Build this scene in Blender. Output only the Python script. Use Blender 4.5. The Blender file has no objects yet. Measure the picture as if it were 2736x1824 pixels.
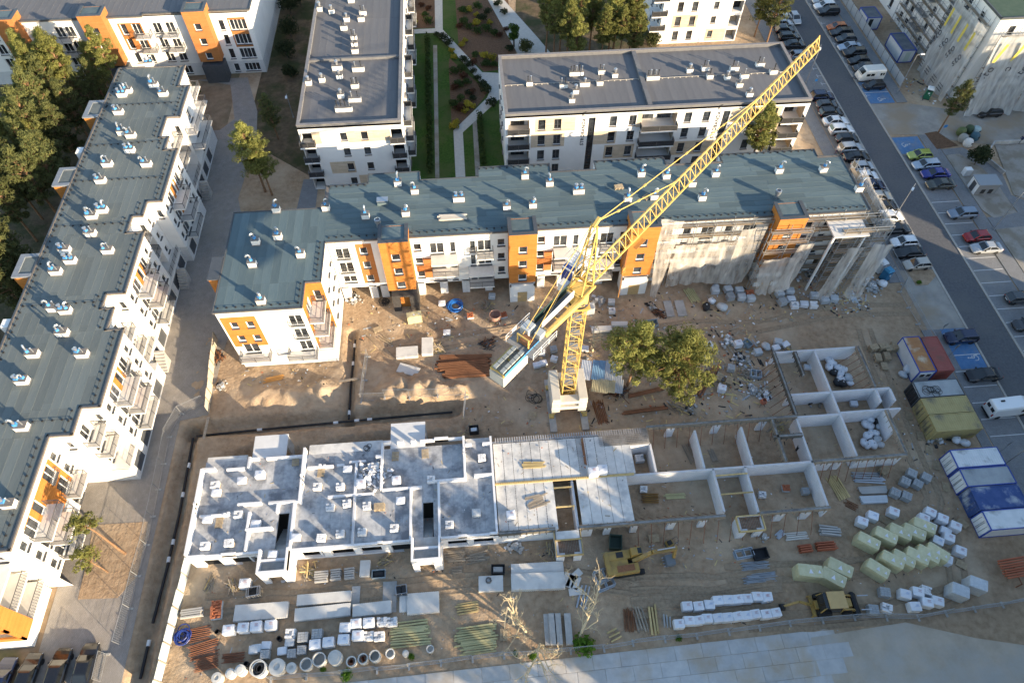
import bpy, bmesh, math, random
from mathutils import Vector, Matrix
R = math.radians
random.seed(7)
sc = bpy.context.scene
col = sc.collection
# ---------------------------------------------------------------- camera
HC = 80.0
PITCH, YAW = R(55), R(4.6)
cam_d = bpy.data.cameras.new('camera'); cam_d.lens = 24; cam_d.sensor_width = 36; cam_d.clip_end = 3000
cam = bpy.data.objects.new('camera', cam_d); col.objects.link(cam)
cam.location = (0, 0, HC); cam.rotation_euler = (R(90) - PITCH, 0, -YAW)
sc.camera = cam
# ---------------------------------------------------------------- light
SUN_EL, SUN_AZ = R(13.2), R(-41)          # SUN_AZ: direction towards the sun, measured from +X
w = bpy.data.worlds.new('World'); sc.world = w; w.use_nodes = True
nt = w.node_tree; bg = nt.nodes['Background']
sky = nt.nodes.new('ShaderNodeTexSky'); sky.sky_type = 'NISHITA'; sky.sun_disc = False
sky.sun_elevation = SUN_EL; sky.sun_rotation = R(90) - SUN_AZ; sky.air_density = 1.0; sky.dust_density = 0.5; sky.ozone_density = 1.0
nt.links.new(sky.outputs[0], bg.inputs[0]); bg.inputs[1].default_value = 0.14
sl = bpy.data.lights.new('sun', 'SUN'); sl.energy = 5.0; sl.angle = R(0.55); sl.color = (1.0, 0.80, 0.54)
sun = bpy.data.objects.new('sun', sl); col.objects.link(sun)
sd = Vector((math.cos(SUN_EL) * math.cos(SUN_AZ), math.cos(SUN_EL) * math.sin(SUN_AZ), math.sin(SUN_EL)))
sun.rotation_euler = sd.to_track_quat('Z', 'Y').to_euler(); sun.location = (60, -60, 60)
vs = sc.view_settings; vs.view_transform = 'Standard'; vs.look = 'None'; vs.gamma = 1.0; vs.use_curve_mapping = False
vs.exposure = 1.38
sc.cycles.use_denoising = True
sc.cycles.max_bounces = 6; sc.cycles.diffuse_bounces = 3; sc.cycles.transparent_max_bounces = 12; sc.cycles.caustics_reflective = False; sc.cycles.caustics_refractive = False

# ---------------------------------------------------------------- surveying: a sight line from the drone to a level plane gives the real spot
FW = Vector((math.sin(YAW) * math.cos(PITCH), math.cos(YAW) * math.cos(PITCH), -math.sin(PITCH)))
RT = Vector((math.cos(YAW), -math.sin(YAW), 0)); UP = RT.cross(FW)
def G(px, py, z=0.0):
    d = FW + RT * ((px - 1368) / 1824) - UP * ((py - 912) / 1824)
    t = (z - HC) / d.z
    return Vector((d.x * t, d.y * t, z))
PX = (0, 680, 1360, 2036); PY = (0, 450, 900, 1357)
def Q(rc, x, y, z=0.0):                      # survey sheet row/column, e.g. 43 = row 4, column 3
    return G(PX[rc % 10 - 1] + x / 3.357, PY[rc // 10 - 1] + y / 3.357, z)

# ---------------------------------------------------------------- materials
MATS = {}
def node(nt, t, **k):
    n = nt.nodes.new(t)
    for a, b in k.items():
        if a.startswith('i_'): n.inputs[a[2:].replace('_', ' ')].default_value = b
        else: setattr(n, a, b)
    return n
def c4(c): return (c[0], c[1], c[2], 1)
def mat(name, c1, c2=None, scale=1.5, rough=.8, bump=0, bscale=None, metal=0, rnd=0, detail=4, spec=.35, contrast=(.35, .65), c3=None, c3scale=.15, c3c=(.45, .6), coord='Object'):
    """plain procedural surface: two tones mixed by noise, a third tone in larger patches, fine relief, a little change from piece to piece"""
    if name in MATS: return MATS[name]
    m = bpy.data.materials.new(name); m.use_nodes = True; nt = m.node_tree; L = nt.links.new
    b = nt.nodes['Principled BSDF']; b.inputs['Roughness'].default_value = rough; b.inputs['Metallic'].default_value = metal
    b.inputs['Specular IOR Level'].default_value = spec; b.inputs['Base Color'].default_value = c4(c1)
    if coord == 'World': co = node(nt, 'ShaderNodeNewGeometry').outputs['Position']
    else: co = node(nt, 'ShaderNodeTexCoord').outputs['Object']
    cur = None
    if c2 is not None:
        n = node(nt, 'ShaderNodeTexNoise', i_Scale=scale, i_Detail=detail, i_Roughness=.62); L(co, n.inputs['Vector'])
        r = node(nt, 'ShaderNodeValToRGB'); r.color_ramp.elements[0].position = contrast[0]; r.color_ramp.elements[1].position = contrast[1]
        r.color_ramp.elements[0].color = c4(c1); r.color_ramp.elements[1].color = c4(c2); L(n.outputs['Fac'], r.inputs['Fac']); cur = r.outputs['Color']
        if c3 is not None:
            n3 = node(nt, 'ShaderNodeTexNoise', i_Scale=c3scale, i_Detail=5, i_Roughness=.6); L(co, n3.inputs['Vector'])
            r3 = node(nt, 'ShaderNodeMapRange'); r3.inputs['From Min'].default_value = c3c[0]; r3.inputs['From Max'].default_value = c3c[1]; L(n3.outputs['Fac'], r3.inputs['Value'])
            mx = node(nt, 'ShaderNodeMix', data_type='RGBA'); L(r3.outputs['Result'], mx.inputs['Factor']); L(cur, mx.inputs[6]); mx.inputs[7].default_value = c4(c3); cur = mx.outputs[2]
    if rnd:
        oi = node(nt, 'ShaderNodeObjectInfo'); mr = node(nt, 'ShaderNodeMapRange'); mr.inputs['To Min'].default_value = 1 - rnd; mr.inputs['To Max'].default_value = 1 + rnd
        L(oi.outputs['Random'], mr.inputs['Value'])
        hs = node(nt, 'ShaderNodeHueSaturation'); L(mr.outputs['Result'], hs.inputs['Value'])
        if cur is None: hs.inputs['Color'].default_value = c4(c1)
        else: L(cur, hs.inputs['Color'])
        cur = hs.outputs['Color']
    if cur is not None: L(cur, b.inputs['Base Color'])
    if bump:
        n = node(nt, 'ShaderNodeTexNoise', i_Scale=bscale or scale * 3, i_Detail=5, i_Roughness=.65); L(co, n.inputs['Vector'])
        bp = node(nt, 'ShaderNodeBump', i_Strength=1.0, i_Distance=bump); L(n.outputs['Fac'], bp.inputs['Height']); L(bp.outputs['Normal'], b.inputs['Normal'])
    MATS[name] = m
    return m
def mat_brick(name, c1, c2, mortar, bw, bh, ms=.012, rough=.85, axis='xz', offset=.5, bump=.01, noise=.25, mix3=None, coord='Object'):
    """masonry, paving or cladding joints too fine to be pieces: Brick Texture on object or world coordinates"""
    if name in MATS: return MATS[name]
    m = bpy.data.materials.new(name); m.use_nodes = True; nt = m.node_tree; L = nt.links.new
    b = nt.nodes['Principled BSDF']; b.inputs['Roughness'].default_value = rough; b.inputs['Specular IOR Level'].default_value = .3
    g = node(nt, 'ShaderNodeNewGeometry')
    co = g.outputs['Position'] if coord == 'World' else node(nt, 'ShaderNodeTexCoord').outputs['Object']
    sp = node(nt, 'ShaderNodeSeparateXYZ'); L(co, sp.inputs[0]); cb = node(nt, 'ShaderNodeCombineXYZ')
    if axis == 'xz':                         # walls: run along whichever horizontal axis the wall has
        ns = node(nt, 'ShaderNodeSeparateXYZ'); L(g.outputs['Normal'], ns.inputs[0])
        ab = node(nt, 'ShaderNodeMath', operation='ABSOLUTE'); L(ns.outputs['X'], ab.inputs[0])
        gt = node(nt, 'ShaderNodeMath', operation='GREATER_THAN'); L(ab.outputs[0], gt.inputs[0]); gt.inputs[1].default_value = .7
        mx = node(nt, 'ShaderNodeMix', data_type='FLOAT'); L(gt.outputs[0], mx.inputs[0]); L(sp.outputs['X'], mx.inputs[2]); L(sp.outputs['Y'], mx.inputs[3])
        L(mx.outputs[0], cb.inputs[0]); L(sp.outputs['Z'], cb.inputs[1])
    else:
        L(sp.outputs['X' if axis == 'xy' else 'Y'], cb.inputs[0]); L(sp.outputs['Y' if axis == 'xy' else 'X'], cb.inputs[1])
    t = node(nt, 'ShaderNodeTexBrick', offset=offset); L(cb.outputs[0], t.inputs['Vector'])
    t.inputs['Color1'].default_value = c4(c1); t.inputs['Color2'].default_value = c4(c2); t.inputs['Mortar'].default_value = c4(mortar)
    t.inputs['Scale'].default_value = 1; t.inputs['Brick Width'].default_value = bw; t.inputs['Row Height'].default_value = bh; t.inputs['Mortar Size'].default_value = ms; t.inputs['Bias'].default_value = 0
    n = node(nt, 'ShaderNodeTexNoise', i_Scale=.8, i_Detail=6, i_Roughness=.7); L(co, n.inputs['Vector'])
    mr = node(nt, 'ShaderNodeMapRange'); mr.inputs['From Min'].default_value = .3; mr.inputs['From Max'].default_value = .7; mr.inputs['To Min'].default_value = 1 - noise; mr.inputs['To Max'].default_value = 1 + noise; L(n.outputs['Fac'], mr.inputs['Value'])
    hs = node(nt, 'ShaderNodeHueSaturation'); L(mr.outputs['Result'], hs.inputs['Value']); L(t.outputs['Color'], hs.inputs['Color']); cur = hs.outputs['Color']
    if mix3:
        n3 = node(nt, 'ShaderNodeTexNoise', i_Scale=mix3[1], i_Detail=6, i_Roughness=.65); L(co, n3.inputs['Vector'])
        r3 = node(nt, 'ShaderNodeMapRange'); r3.inputs['From Min'].default_value = mix3[2]; r3.inputs['From Max'].default_value = mix3[3]; L(n3.outputs['Fac'], r3.inputs['Value'])
        mx = node(nt, 'ShaderNodeMix', data_type='RGBA'); L(r3.outputs['Result'], mx.inputs['Factor']); L(cur, mx.inputs[6]); mx.inputs[7].default_value = c4(mix3[0]); cur = mx.outputs[2]
    L(cur, b.inputs['Base Color'])
    if bump:
        bp = node(nt, 'ShaderNodeBump', i_Strength=.8, i_Distance=bump); bp.invert = True; L(t.outputs['Fac'], bp.inputs['Height']); L(bp.outputs['Normal'], b.inputs['Normal'])
    MATS[name] = m
    return m

# ---------------------------------------------------------------- mesh collecting
class MB:
    def __init__(s): s.v = []; s.f = []; s.m = []
    def poly(s, pts, m=0):
        n = len(s.v); s.v += [tuple(p) for p in pts]; s.f.append(tuple(range(n, n + len(pts)))); s.m.append(m); return s
    def hexa(s, p, m=0):                     # 8 corners: bottom ring 0-3 counter-clockwise, top ring 4-7
        n = len(s.v); s.v += [tuple(q) for q in p]
        for f in ((3, 2, 1, 0), (4, 5, 6, 7), (0, 1, 5, 4), (1, 2, 6, 5), (2, 3, 7, 6), (3, 0, 4, 7)):
            s.f.append(tuple(n + i for i in f)); s.m.append(m)
        return s
    def box(s, x0, y0, z0, x1, y1, z1, m=0):
        return s.hexa([(x0, y0, z0), (x1, y0, z0), (x1, y1, z0), (x0, y1, z0), (x0, y0, z1), (x1, y0, z1), (x1, y1, z1), (x0, y1, z1)], m)
    def obox(s, c, d, a=0, m=0, tilt=None):  # centre of base, size, heading
        M = Matrix.Translation(c) @ Matrix.Rotation(a, 4, 'Z')
        if tilt: M = M @ Matrix.Rotation(tilt[0], 4, 'X') @ Matrix.Rotation(tilt[1], 4, 'Y')
        x, y, z = d[0] / 2, d[1] / 2, d[2]
        return s.hexa([M @ Vector(q) for q in ((-x, -y, 0), (x, -y, 0), (x, y, 0), (-x, y, 0), (-x, -y, z), (x, -y, z), (x, y, z), (-x, y, z))], m)
    def frustum(s, x0, y0, x1, y1, z0, z1, i, m=0):
        return s.hexa([(x0, y0, z0), (x1, y0, z0), (x1, y1, z0), (x0, y1, z0), (x0 + i, y0 + i, z1), (x1 - i, y0 + i, z1), (x1 - i, y1 - i, z1), (x0 + i, y1 - i, z1)], m)
    def beam(s, p, q, w, h=None, m=0):
        p, q = Vector(p), Vector(q); d = q - p
        if d.length < 1e-6: return s
        d.normalize(); u = Vector((0, 0, 1)) if abs(d.z) < .98 else Vector((0, 1, 0))
        a = d.cross(u).normalized() * w / 2; b = a.cross(d).normalized() * (h or w) / 2
        return s.hexa([p - a - b, p + a - b, p + a + b, p - a + b, q - a - b, q + a - b, q + a + b, q - a + b], m)
    def tube(s, pts, r, n=6, m=0, caps=True):
        pts = [Vector(p) for p in pts]; rs = r if isinstance(r, (list, tuple)) else [r] * len(pts); base = len(s.v); k = len(pts)
        for i, p in enumerate(pts):
            d = (pts[min(i + 1, k - 1)] - pts[max(i - 1, 0)])
            d = d.normalized() if d.length > 1e-9 else Vector((0, 0, 1))
            u = Vector((0, 0, 1)) if abs(d.z) < .95 else Vector((0, 1, 0))
            a = d.cross(u).normalized(); b = a.cross(d).normalized()
            for j in range(n):
                t = 2 * math.pi * j / n; s.v.append(tuple(p + (a * math.cos(t) + b * math.sin(t)) * rs[i]))
        for i in range(k - 1):
            for j in range(n):
                s.f.append((base + i * n + j, base + i * n + (j + 1) % n, base + (i + 1) * n + (j + 1) % n, base + (i + 1) * n + j)); s.m.append(m)
        if caps:
            s.f.append(tuple(base + j for j in reversed(range(n)))); s.m.append(m)
            s.f.append(tuple(base + (k - 1) * n + j for j in range(n))); s.m.append(m)
        return s
    def lathe(s, prof, n=16, c=(0, 0, 0), m=0):
        b = len(s.v)
        for r, z in prof:
            for j in range(n): t = 2 * math.pi * j / n; s.v.append((c[0] + r * math.cos(t), c[1] + r * math.sin(t), c[2] + z))
        for i in range(len(prof) - 1):
            for j in range(n): s.f.append((b + i * n + j, b + i * n + (j + 1) % n, b + (i + 1) * n + (j + 1) % n, b + (i + 1) * n + j)); s.m.append(m)
        if prof[0][0] > 1e-4: s.f.append(tuple(b + j for j in reversed(range(n)))); s.m.append(m)
        if prof[-1][0] > 1e-4: s.f.append(tuple(b + (len(prof) - 1) * n + j for j in range(n))); s.m.append(m)
        return s
    def prism(s, poly, z0, z1, m=0, mt=None):
        n = len(s.v); k = len(poly)
        ar = sum(poly[i][0] * poly[(i + 1) % k][1] - poly[(i + 1) % k][0] * poly[i][1] for i in range(k))
        if ar < 0: poly = poly[::-1]
        s.v += [(p[0], p[1], z0) for p in poly] + [(p[0], p[1], z1) for p in poly]
        s.f.append(tuple(n + i for i in reversed(range(k)))); s.m.append(m)
        s.f.append(tuple(n + k + i for i in range(k))); s.m.append(m if mt is None else mt)
        for i in range(k): s.f.append((n + i, n + (i + 1) % k, n + k + (i + 1) % k, n + k + i)); s.m.append(m)
        return s
    def mesh(s, name, mats, smooth=False, bevel=0):
        me = bpy.data.meshes.new(name); me.from_pydata(s.v, [], s.f)
        for m in (mats if isinstance(mats, (list, tuple)) else [mats]): me.materials.append(m)
        if any(s.m): me.polygons.foreach_set('material_index', s.m)
        if bevel:
            bm = bmesh.new(); bm.from_mesh(me); bmesh.ops.remove_doubles(bm, verts=bm.verts, dist=1e-4)
            bmesh.ops.bevel(bm, geom=list(bm.edges), offset=bevel, segments=1, affect='EDGES', profile=.5); bm.to_mesh(me); bm.free()
        if smooth: me.polygons.foreach_set('use_smooth', [True] * len(me.polygons))
        me.update(); return me
    def shift(s, o): s.v = [(x - o[0], y - o[1], z - o[2]) for x, y, z in s.v]; return s
    def build(s, name, mats, parent=None, smooth=False, bevel=0, world=True, **k):
        """one mesh object; with world=True the points were given in world coordinates and are moved into the parent's frame"""
        if parent is not None and world: s.shift(parent['_o'] if '_o' in parent else (0, 0, 0))
        return put(name, s.mesh(name, mats, smooth, bevel), parent, **k)
def put(name, me, parent=None, loc=(0, 0, 0), rot=0, scale=1, kind=None):
    o = bpy.data.objects.new(name, me); col.objects.link(o)
    o.location = loc; o.rotation_euler = rot if isinstance(rot, (tuple, list)) else (0, 0, rot)
    if scale != 1: o.scale = (scale,) * 3 if not isinstance(scale, (tuple, list)) else scale
    if parent is not None:
        o.parent = parent
        if '_o' in parent: o['_o'] = parent['_o']
    if kind: o['kind'] = kind
    return o
LABELS = {}
def tag(o, label, cat, group=None):
    o['label'] = label; o['category'] = cat; o['kind'] = 'thing'
    if group: o['group'] = group
    LABELS.setdefault(label, []).append(o.name); return o
def thing(name, label, cat, loc=(0, 0, 0), rot=0, group=None, scale=1):
    o = put(name, None, None, loc, rot, scale); o.empty_display_size = .2; o['_o'] = tuple(loc); return tag(o, label, cat, group)
def plant(tree, name, label, cat, loc, rot=0, group=None, scale=1, sub=None):
    """set one more of a kind: tree = [(part, mesh, [(sub-part, mesh), ...]), ...], every part an object of its own, mesh data shared"""
    t = put(name, None, None, loc, rot, scale); t.empty_display_size = .2; tag(t, label, cat, group)
    for pt in tree:
        o = put(pt[0], pt[1], t)
        if len(pt) > 3: o.location = pt[3]
        for sp in pt[2]:
            q = put(sp[0], sp[1], o)
            if len(sp) > 2: q.location = sp[2]
        if sub: sub(o)
    return t
def recolour(o, slot, m):
    o.material_slots[slot].link = 'OBJECT'; o.material_slots[slot].material = m
def struct(name, mb, m, **k): return mb.build(name, m, kind='structure', **k)
ORD = 'first second third fourth fifth sixth seventh eighth ninth tenth eleventh twelfth thirteenth fourteenth fifteenth sixteenth seventeenth eighteenth nineteenth twentieth'.split()
def noise2(x, y, s=0):
    def h(i, j): return (math.sin(i * 127.1 + j * 311.7 + s * 74.7) * 43758.5453) % 1.0
    i, j = math.floor(x), math.floor(y); u, v = x - i, y - j; u = u * u * (3 - 2 * u); v = v * v * (3 - 2 * v)
    return (h(i, j) * (1 - u) + h(i + 1, j) * u) * (1 - v) + (h(i, j + 1) * (1 - u) + h(i + 1, j + 1) * u) * v - .5
# ================================================================ MATERIALS
SAND = mat('sand', (.295, .208, .134), (.425, .31, .208), scale=1.3, detail=8, rough=.95, bump=.13, bscale=2.8, c3=(.50, .395, .285), c3scale=.13, c3c=(.47, .72), coord='World', spec=.15)
DIRT = mat('dry soil', (.20, .145, .095), (.29, .215, .145), scale=.6, rough=.95, bump=.08, bscale=2, c3=(.10, .10, .05), c3scale=.09, c3c=(.5, .62), coord='World', spec=.15)
FOREST = mat('forest floor', (.10, .075, .05), (.17, .125, .08), scale=.7, rough=.95, bump=.1, bscale=2.5, c3=(.06, .065, .03), c3scale=.2, coord='World', spec=.1)
PAVE = mat_brick('cobble paving', (.285, .262, .243), (.335, .31, .288), (.19, .175, .16), .2, .1, .012, axis='yx', noise=.16, coord='World', mix3=((.30, .265, .225), .25, .5, .75))
PAVEG = mat_brick('grey paving', (.21, .215, .225), (.25, .255, .265), (.14, .14, .145), .22, .11, .012, axis='xy', noise=.12, coord='World', mix3=((.26, .245, .225), .12, .52, .72))
ASPHALT = mat('asphalt', (.095, .098, .107), (.125, .127, .136), scale=3, rough=.9, bump=.01, bscale=20, c3=(.14, .138, .136), c3scale=.13, c3c=(.5, .8), coord='World', spec=.2)
DUST = mat('dusty concrete', (.27, .255, .235), (.36, .335, .30), scale=.5, rough=.95, bump=.015, bscale=6, c3=(.31, .25, .185), c3scale=.12, c3c=(.45, .6), coord='World', spec=.15)
KERB = mat('kerb stone', (.36, .335, .30), (.43, .40, .36), scale=2, rough=.9, rnd=.06)
CONC = mat('concrete', (.36, .35, .335), (.47, .455, .435), scale=1.2, rough=.9, bump=.01, c3=(.27, .265, .255), c3scale=.5, c3c=(.45, .7), rnd=.06)
CSLAB = mat('road slab concrete', (.41, .41, .41), (.50, .495, .485), scale=.8, rough=.92, bump=.012, bscale=6, c3=(.43, .36, .28), c3scale=.22, c3c=(.46, .66), rnd=.08, coord='World')
LAWN = mat('lawn', (.035, .075, .014), (.062, .115, .022), scale=2.2, rough=.95, bump=.05, bscale=14, c3=(.075, .10, .03), c3scale=.2, coord='World', spec=.15)
MULCH = mat('bark mulch', (.115, .07, .045), (.17, .105, .068), scale=3, rough=.95, bump=.06, bscale=9, coord='World', spec=.1)
GRAVEL = mat('gravel', (.27, .25, .225), (.36, .335, .30), scale=8, rough=.95, bump=.03, bscale=12, c3=(.24, .21, .17), c3scale=.4, coord='World', spec=.1)
BLUEP = mat('blue bay paint', (.07, .17, .34), (.10, .21, .38), scale=2, rough=.85, c3=(.20, .22, .25), c3scale=.35, c3c=(.5, .72), coord='World')
WHITEP = mat('road paint', (.62, .62, .62), (.50, .50, .50), scale=4, rough=.8)
# ================================================================ GROUND
def ss(a, b, x):
    t = max(0, min(1, (x - a) / (b - a))); return t * t * (3 - 2 * t)
def seg(x, y, x0, y0, x1, y1):
    dx, dy = x1 - x0, y1 - y0; t = max(0, min(1, ((x - x0) * dx + (y - y0) * dy) / (dx * dx + dy * dy)))
    return math.hypot(x - x0 - dx * t, y - y0 - dy * t)
MOUNDS = [(-7.5, 48.8, 6.5, 2.4, .8), (-11.5, 49.3, 2.2, 2.6, 1.0), (-8.6, 48.6, 1.6, 2.6, 1.15), (-13.0, 48.2, 2, 1.6, .8), (-5.8, 48.2, 1.7, 1.9, 1.0), (-3.4, 47.9, 2.2, 1.5, .75), (-10.5, 47.6, 4, 1.2, .5),
          (-25, 49.3, 4.5, 2.2, .95), (-21.6, 50.0, 1.9, 1.7, .8), (-29.5, 49.4, 3, 2, .7), (-28, 41.8, 5, 1.1, .6), (-15, 42.6, 5, .9, .45), (-6, 42.3, 3, .9, .45),
          (18.5, 17.6, 3, 2.2, .25), (52, 11.4, 6, 2, .25), (-44, 29.5, 3.5, 2.5, .3)]
def ground_z(x, y):
    z = 0.0
    site = ss(-40.5, -38.5, x) * (1 - ss(57, 60, x)) * ss(13.6, 15.4, y) * (1 - ss(58.5, 61, y))
    if site > 0:
        z += site * (.16 * noise2(x * .35, y * .35, 1) + .15 * noise2(x * .9, y * .9, 2) + .12 * noise2(x * 1.9, y * 1.9, 3))
        inB = ss(-35.2, -34, x) * (1 - ss(52, 53, x)) * ss(23.6, 24.6, y) * (1 - ss(39.2, 40, y) if x < 39 else 1 - ss(49.4, 50, y))
        z *= 1 - .8 * inB
        for cx, cy, rx, ry, h in MOUNDS:
            d = ((x - cx) / rx) ** 2 + ((y - cy) / ry) ** 2
            if d < 4: z += h * math.exp(-d * 1.6) * (1 + 1.1 * noise2(x * 1.1, y * 1.1, 5))
        z -= .55 * ss(-34, -32, x) * (1 - ss(-1, 1.5, x)) * ss(39.0, 39.6, y) * (1 - ss(40.2, 42, y))
        if 15 < x < 30 and 16 < y < 22: z += .06 * math.sin(y * 5.2 + noise2(x * .4, y * .4, 9) * 3)
    if x < -36 and 8 < y < 47.5:
        d = seg(x, y, -38.75, 13.5, -38.4, 34) if y < 34 else seg(x, y, -38.4, 34, -38.7, 45)
        z -= 1.25 * (1 - ss(.55, 1.35 + .3 * noise2(x, y, 4), d)); z += .12 * (1 - ss(1.2, 2.2, d)) * ss(.9, 1.3, d) * (x > -38)
    if -41 < x < -1 and 42 < y < 49:
        d = seg(x, y, -38.7, 45.1, -18.3, 45.3) if x < -18.3 else seg(x, y, -18.3, 45.3, -4, 45.5)
        z -= 1.25 * (1 - ss(.5, 1.45 + .5 * noise2(x * .8, y * .8, 4), d))
    if -20.5 < x < -16 and 44 < y < 61: z = min(z, z - 1.2 * (1 - ss(.35, 1.0, seg(x, y, -18.25, 45, -18.3, 59))))
    return z
def axis(a, b, st, lo, hi):
    o = [lo + (a - lo) * i / 8 for i in range(8)]; n = int((b - a) / st); o += [a + (b - a) * i / n for i in range(n + 1)]
    return o + [b + (hi - b) * (i + 1) / 8 for i in range(8)]
gx, gy = axis(-45, 64, .4, -600, 700), axis(6, 66, .36, -400, 900)
mb = MB(); nx = len(gx)
for y in gy:
    for x in gx: mb.v.append((x, y, ground_z(x, y) if -45 <= x <= 64 and 6 <= y <= 66 else 0.0))
for j in range(len(gy) - 1):
    for i in range(nx - 1):
        mb.f.append((j * nx + i, j * nx + i + 1, (j + 1) * nx + i + 1, (j + 1) * nx + i))
        x, y = gx[i], gy[j]
        mb.m.append(0 if (-44 < x < 66 and 4 < y < 71) or (-40 < x < -24 and y < 104) or (81 < x < 140 and y > 60) else 1)
struct('ground', mb, [SAND, DIRT], smooth=True)
def sheet(name, pts, m, z=.03, parent=None, th=.05):
    b = MB(); b.prism([(p[0], p[1]) for p in pts], z - th, z); return b.build(name, m, parent, kind='structure' if parent is None else None)
def rect(x0, y0, x1, y1): return [(x0, y0), (x1, y0), (x1, y1), (x0, y1)]
sheet('forest_floor', [(-140, 48), (-57, 48), (-57, 112), (-50, 118), (-90, 124), (-140, 124)], FOREST, .02)
sheet('forest_floor', [(14, 117), (40, 117), (40, 200), (18, 200), (12, 140)], FOREST, .02)
sheet('forest_floor', [(-40, 104), (-26, 92), (-26, 200), (-38, 200)], FOREST, .02)
sheet('alley_paving', [(-80, 2), (-40.3, 2), (-40.3, 46.6), (-36.8, 47.2), (-36.4, 57.5), (-34.5, 70), (-36.5, 80), (-38.9, 88.6), (-37.9, 104), (-38.8, 112), (-42.1, 122.9), (-52, 122.9), (-45.1, 120.8), (-42.7, 110), (-44.9, 107), (-50, 107), (-50, 10), (-80, 10)], PAVE, .03)
sheet('sand_bed', [(-47.9, 33), (-41.4, 32.9), (-41.2, 26.5), (-42.9, 24.1), (-47.3, 24.3), (-47.6, 30)], SAND, .06)
sheet('patio_paving', [(-28.4, 92.5), (-25.8, 92.5), (-25.8, 84), (-21, 79), (-26, 78.6), (-29.5, 76)], PAVEG, .03)
# road, kerbs, parking
sheet('road', rect(70.6, -60, 76.0, 260), ASPHALT, .03)
for n, a in (('parking_lane', rect(65.2, -60, 70.2, 53.0)), ('parking_lane', rect(65.2, 64.3, 70.2, 260)), ('parking_lane', rect(76.4, -60, 81.3, 95.2)), ('parking_lane', rect(76.4, 104.9, 81.3, 260))): sheet(n, a, PAVEG, .034)
sheet('site_entrance', [(64.6, 53.0), (70.6, 53.0), (70.6, 64.3), (64.6, 64.3)], DUST, .03)
sheet('sand_bed', [(66.3, 64.2), (70.4, 64.1), (70.6, 63.1), (68.3, 61.2), (66.4, 61.2)], SAND, .07)
sheet('pavement', rect(62.6, 62.0, 65.0, 260), PAVEG, .08); sheet('pavement', rect(63.6, -60, 65.0, 53), PAVEG, .08)
sheet('pavement', rect(81.5, -60, 83.9, 95.4), PAVEG, .09); sheet('pavement', rect(81.5, 104.9, 83.6, 260), PAVEG, .09)
kb = MB().box(0, 0, 0, .32, 4.0, .10).mesh('kerb', KERB, bevel=.015)
kroot = {}
for nm, xs, y0, y1 in (('kerb_line', 70.25, -40, 200), ('kerb_line', 76.05, -40, 200)):
    e = put(nm, None); e['kind'] = 'structure'; y = y0
    while y < y1: put('kerb', kb, e, (xs, y, 0)); y += 4.01
E2 = MB().prism([(76.1, 104.9), (76.1, 96.0), (81.3, 95.6), (84, 94.4), (93.8, 91.7), (140, 91.7), (140, 103.4), (105.1, 102.4), (93.4, 101.2), (84, 104.4)], -.02, .045); struct('concrete_driveway', E2, DUST)
# marked bays: every line is a piece of its lane
ln = MB().box(0, 0, 0, 4.7, .12, .012).mesh('bay_line', WHITEP)
tl = MB().box(0, 0, 0, .9, .10, .012).box(0, -.45, 0, .1, .55, .012).mesh('bay_mark', WHITEP)
pe = put('bay_markings', None); pe['kind'] = 'structure'
for k in range(17): put('bay_line', ln, pe, (76.5, 38.3 + 2.5 * k, .036))
for k in range(5): put('bay_line', ln, pe, (65.4, 35.7 + 2.5 * k, .036))
for k in range(28):
    y = 66.8 + 2.5 * k
    put('bay_mark', tl, pe, (69.3, y, .036))
for k in range(15): put('bay_mark', tl, pe, (76.5, 107.5 + 2.5 * k, .036))
def disabled_bay(x0, y0, x1, y1, n, sym, ang=0):
    b = put('disabled_bay', None, loc=(x0, y0, 0)); b['kind'] = 'structure'; b['_o'] = (x0, y0, 0)
    MB().box(x0, y0, .03, x1, y1, .046).build('blue_paint', BLUEP, b)
    for k in range(1, n): MB().box(x0, y0 + (y1 - y0) * k / n - .06, .044, x1, y0 + (y1 - y0) * k / n + .06, .056).build('bay_line', WHITEP, b)
    m = MB()                                  # wheelchair pictogram
    def P(u, v): c, s = math.cos(ang), math.sin(ang); return (sym[0] + u * c - v * s, sym[1] + u * s + v * c, .056)
    for i in range(12):
        a, a2 = R(-200 + i * 21), R(-200 + (i + 1) * 21); m.beam(P(.42 * math.cos(a), .42 * math.sin(a) - .25), P(.42 * math.cos(a2), .42 * math.sin(a2) - .25), .1, .012)
    m.beam(P(-.05, .55), P(.0, -.1), .13, .012); m.beam(P(0, -.1), P(.45, -.12), .12, .012); m.beam(P(.45, -.12), P(.62, -.6), .12, .012); m.beam(P(-.03, .25), P(.35, .22), .1, .012)
    m.lathe([(.0, 0), (.13, 0), (.13, .012), (0, .012)], 10, P(-.07, .75)); m.build('pictogram', WHITEP, b)
disabled_bay(66.4, 46.1, 70.2, 53.0, 3, (69.0, 47.8), R(80))
disabled_bay(76.5, 105.0, 81.2, 111.7, 2, (79, 106.2), R(-90))
disabled_bay(76.5, 90.6, 81.2, 95.0, 1, (78.2, 93.0), R(-90))
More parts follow.
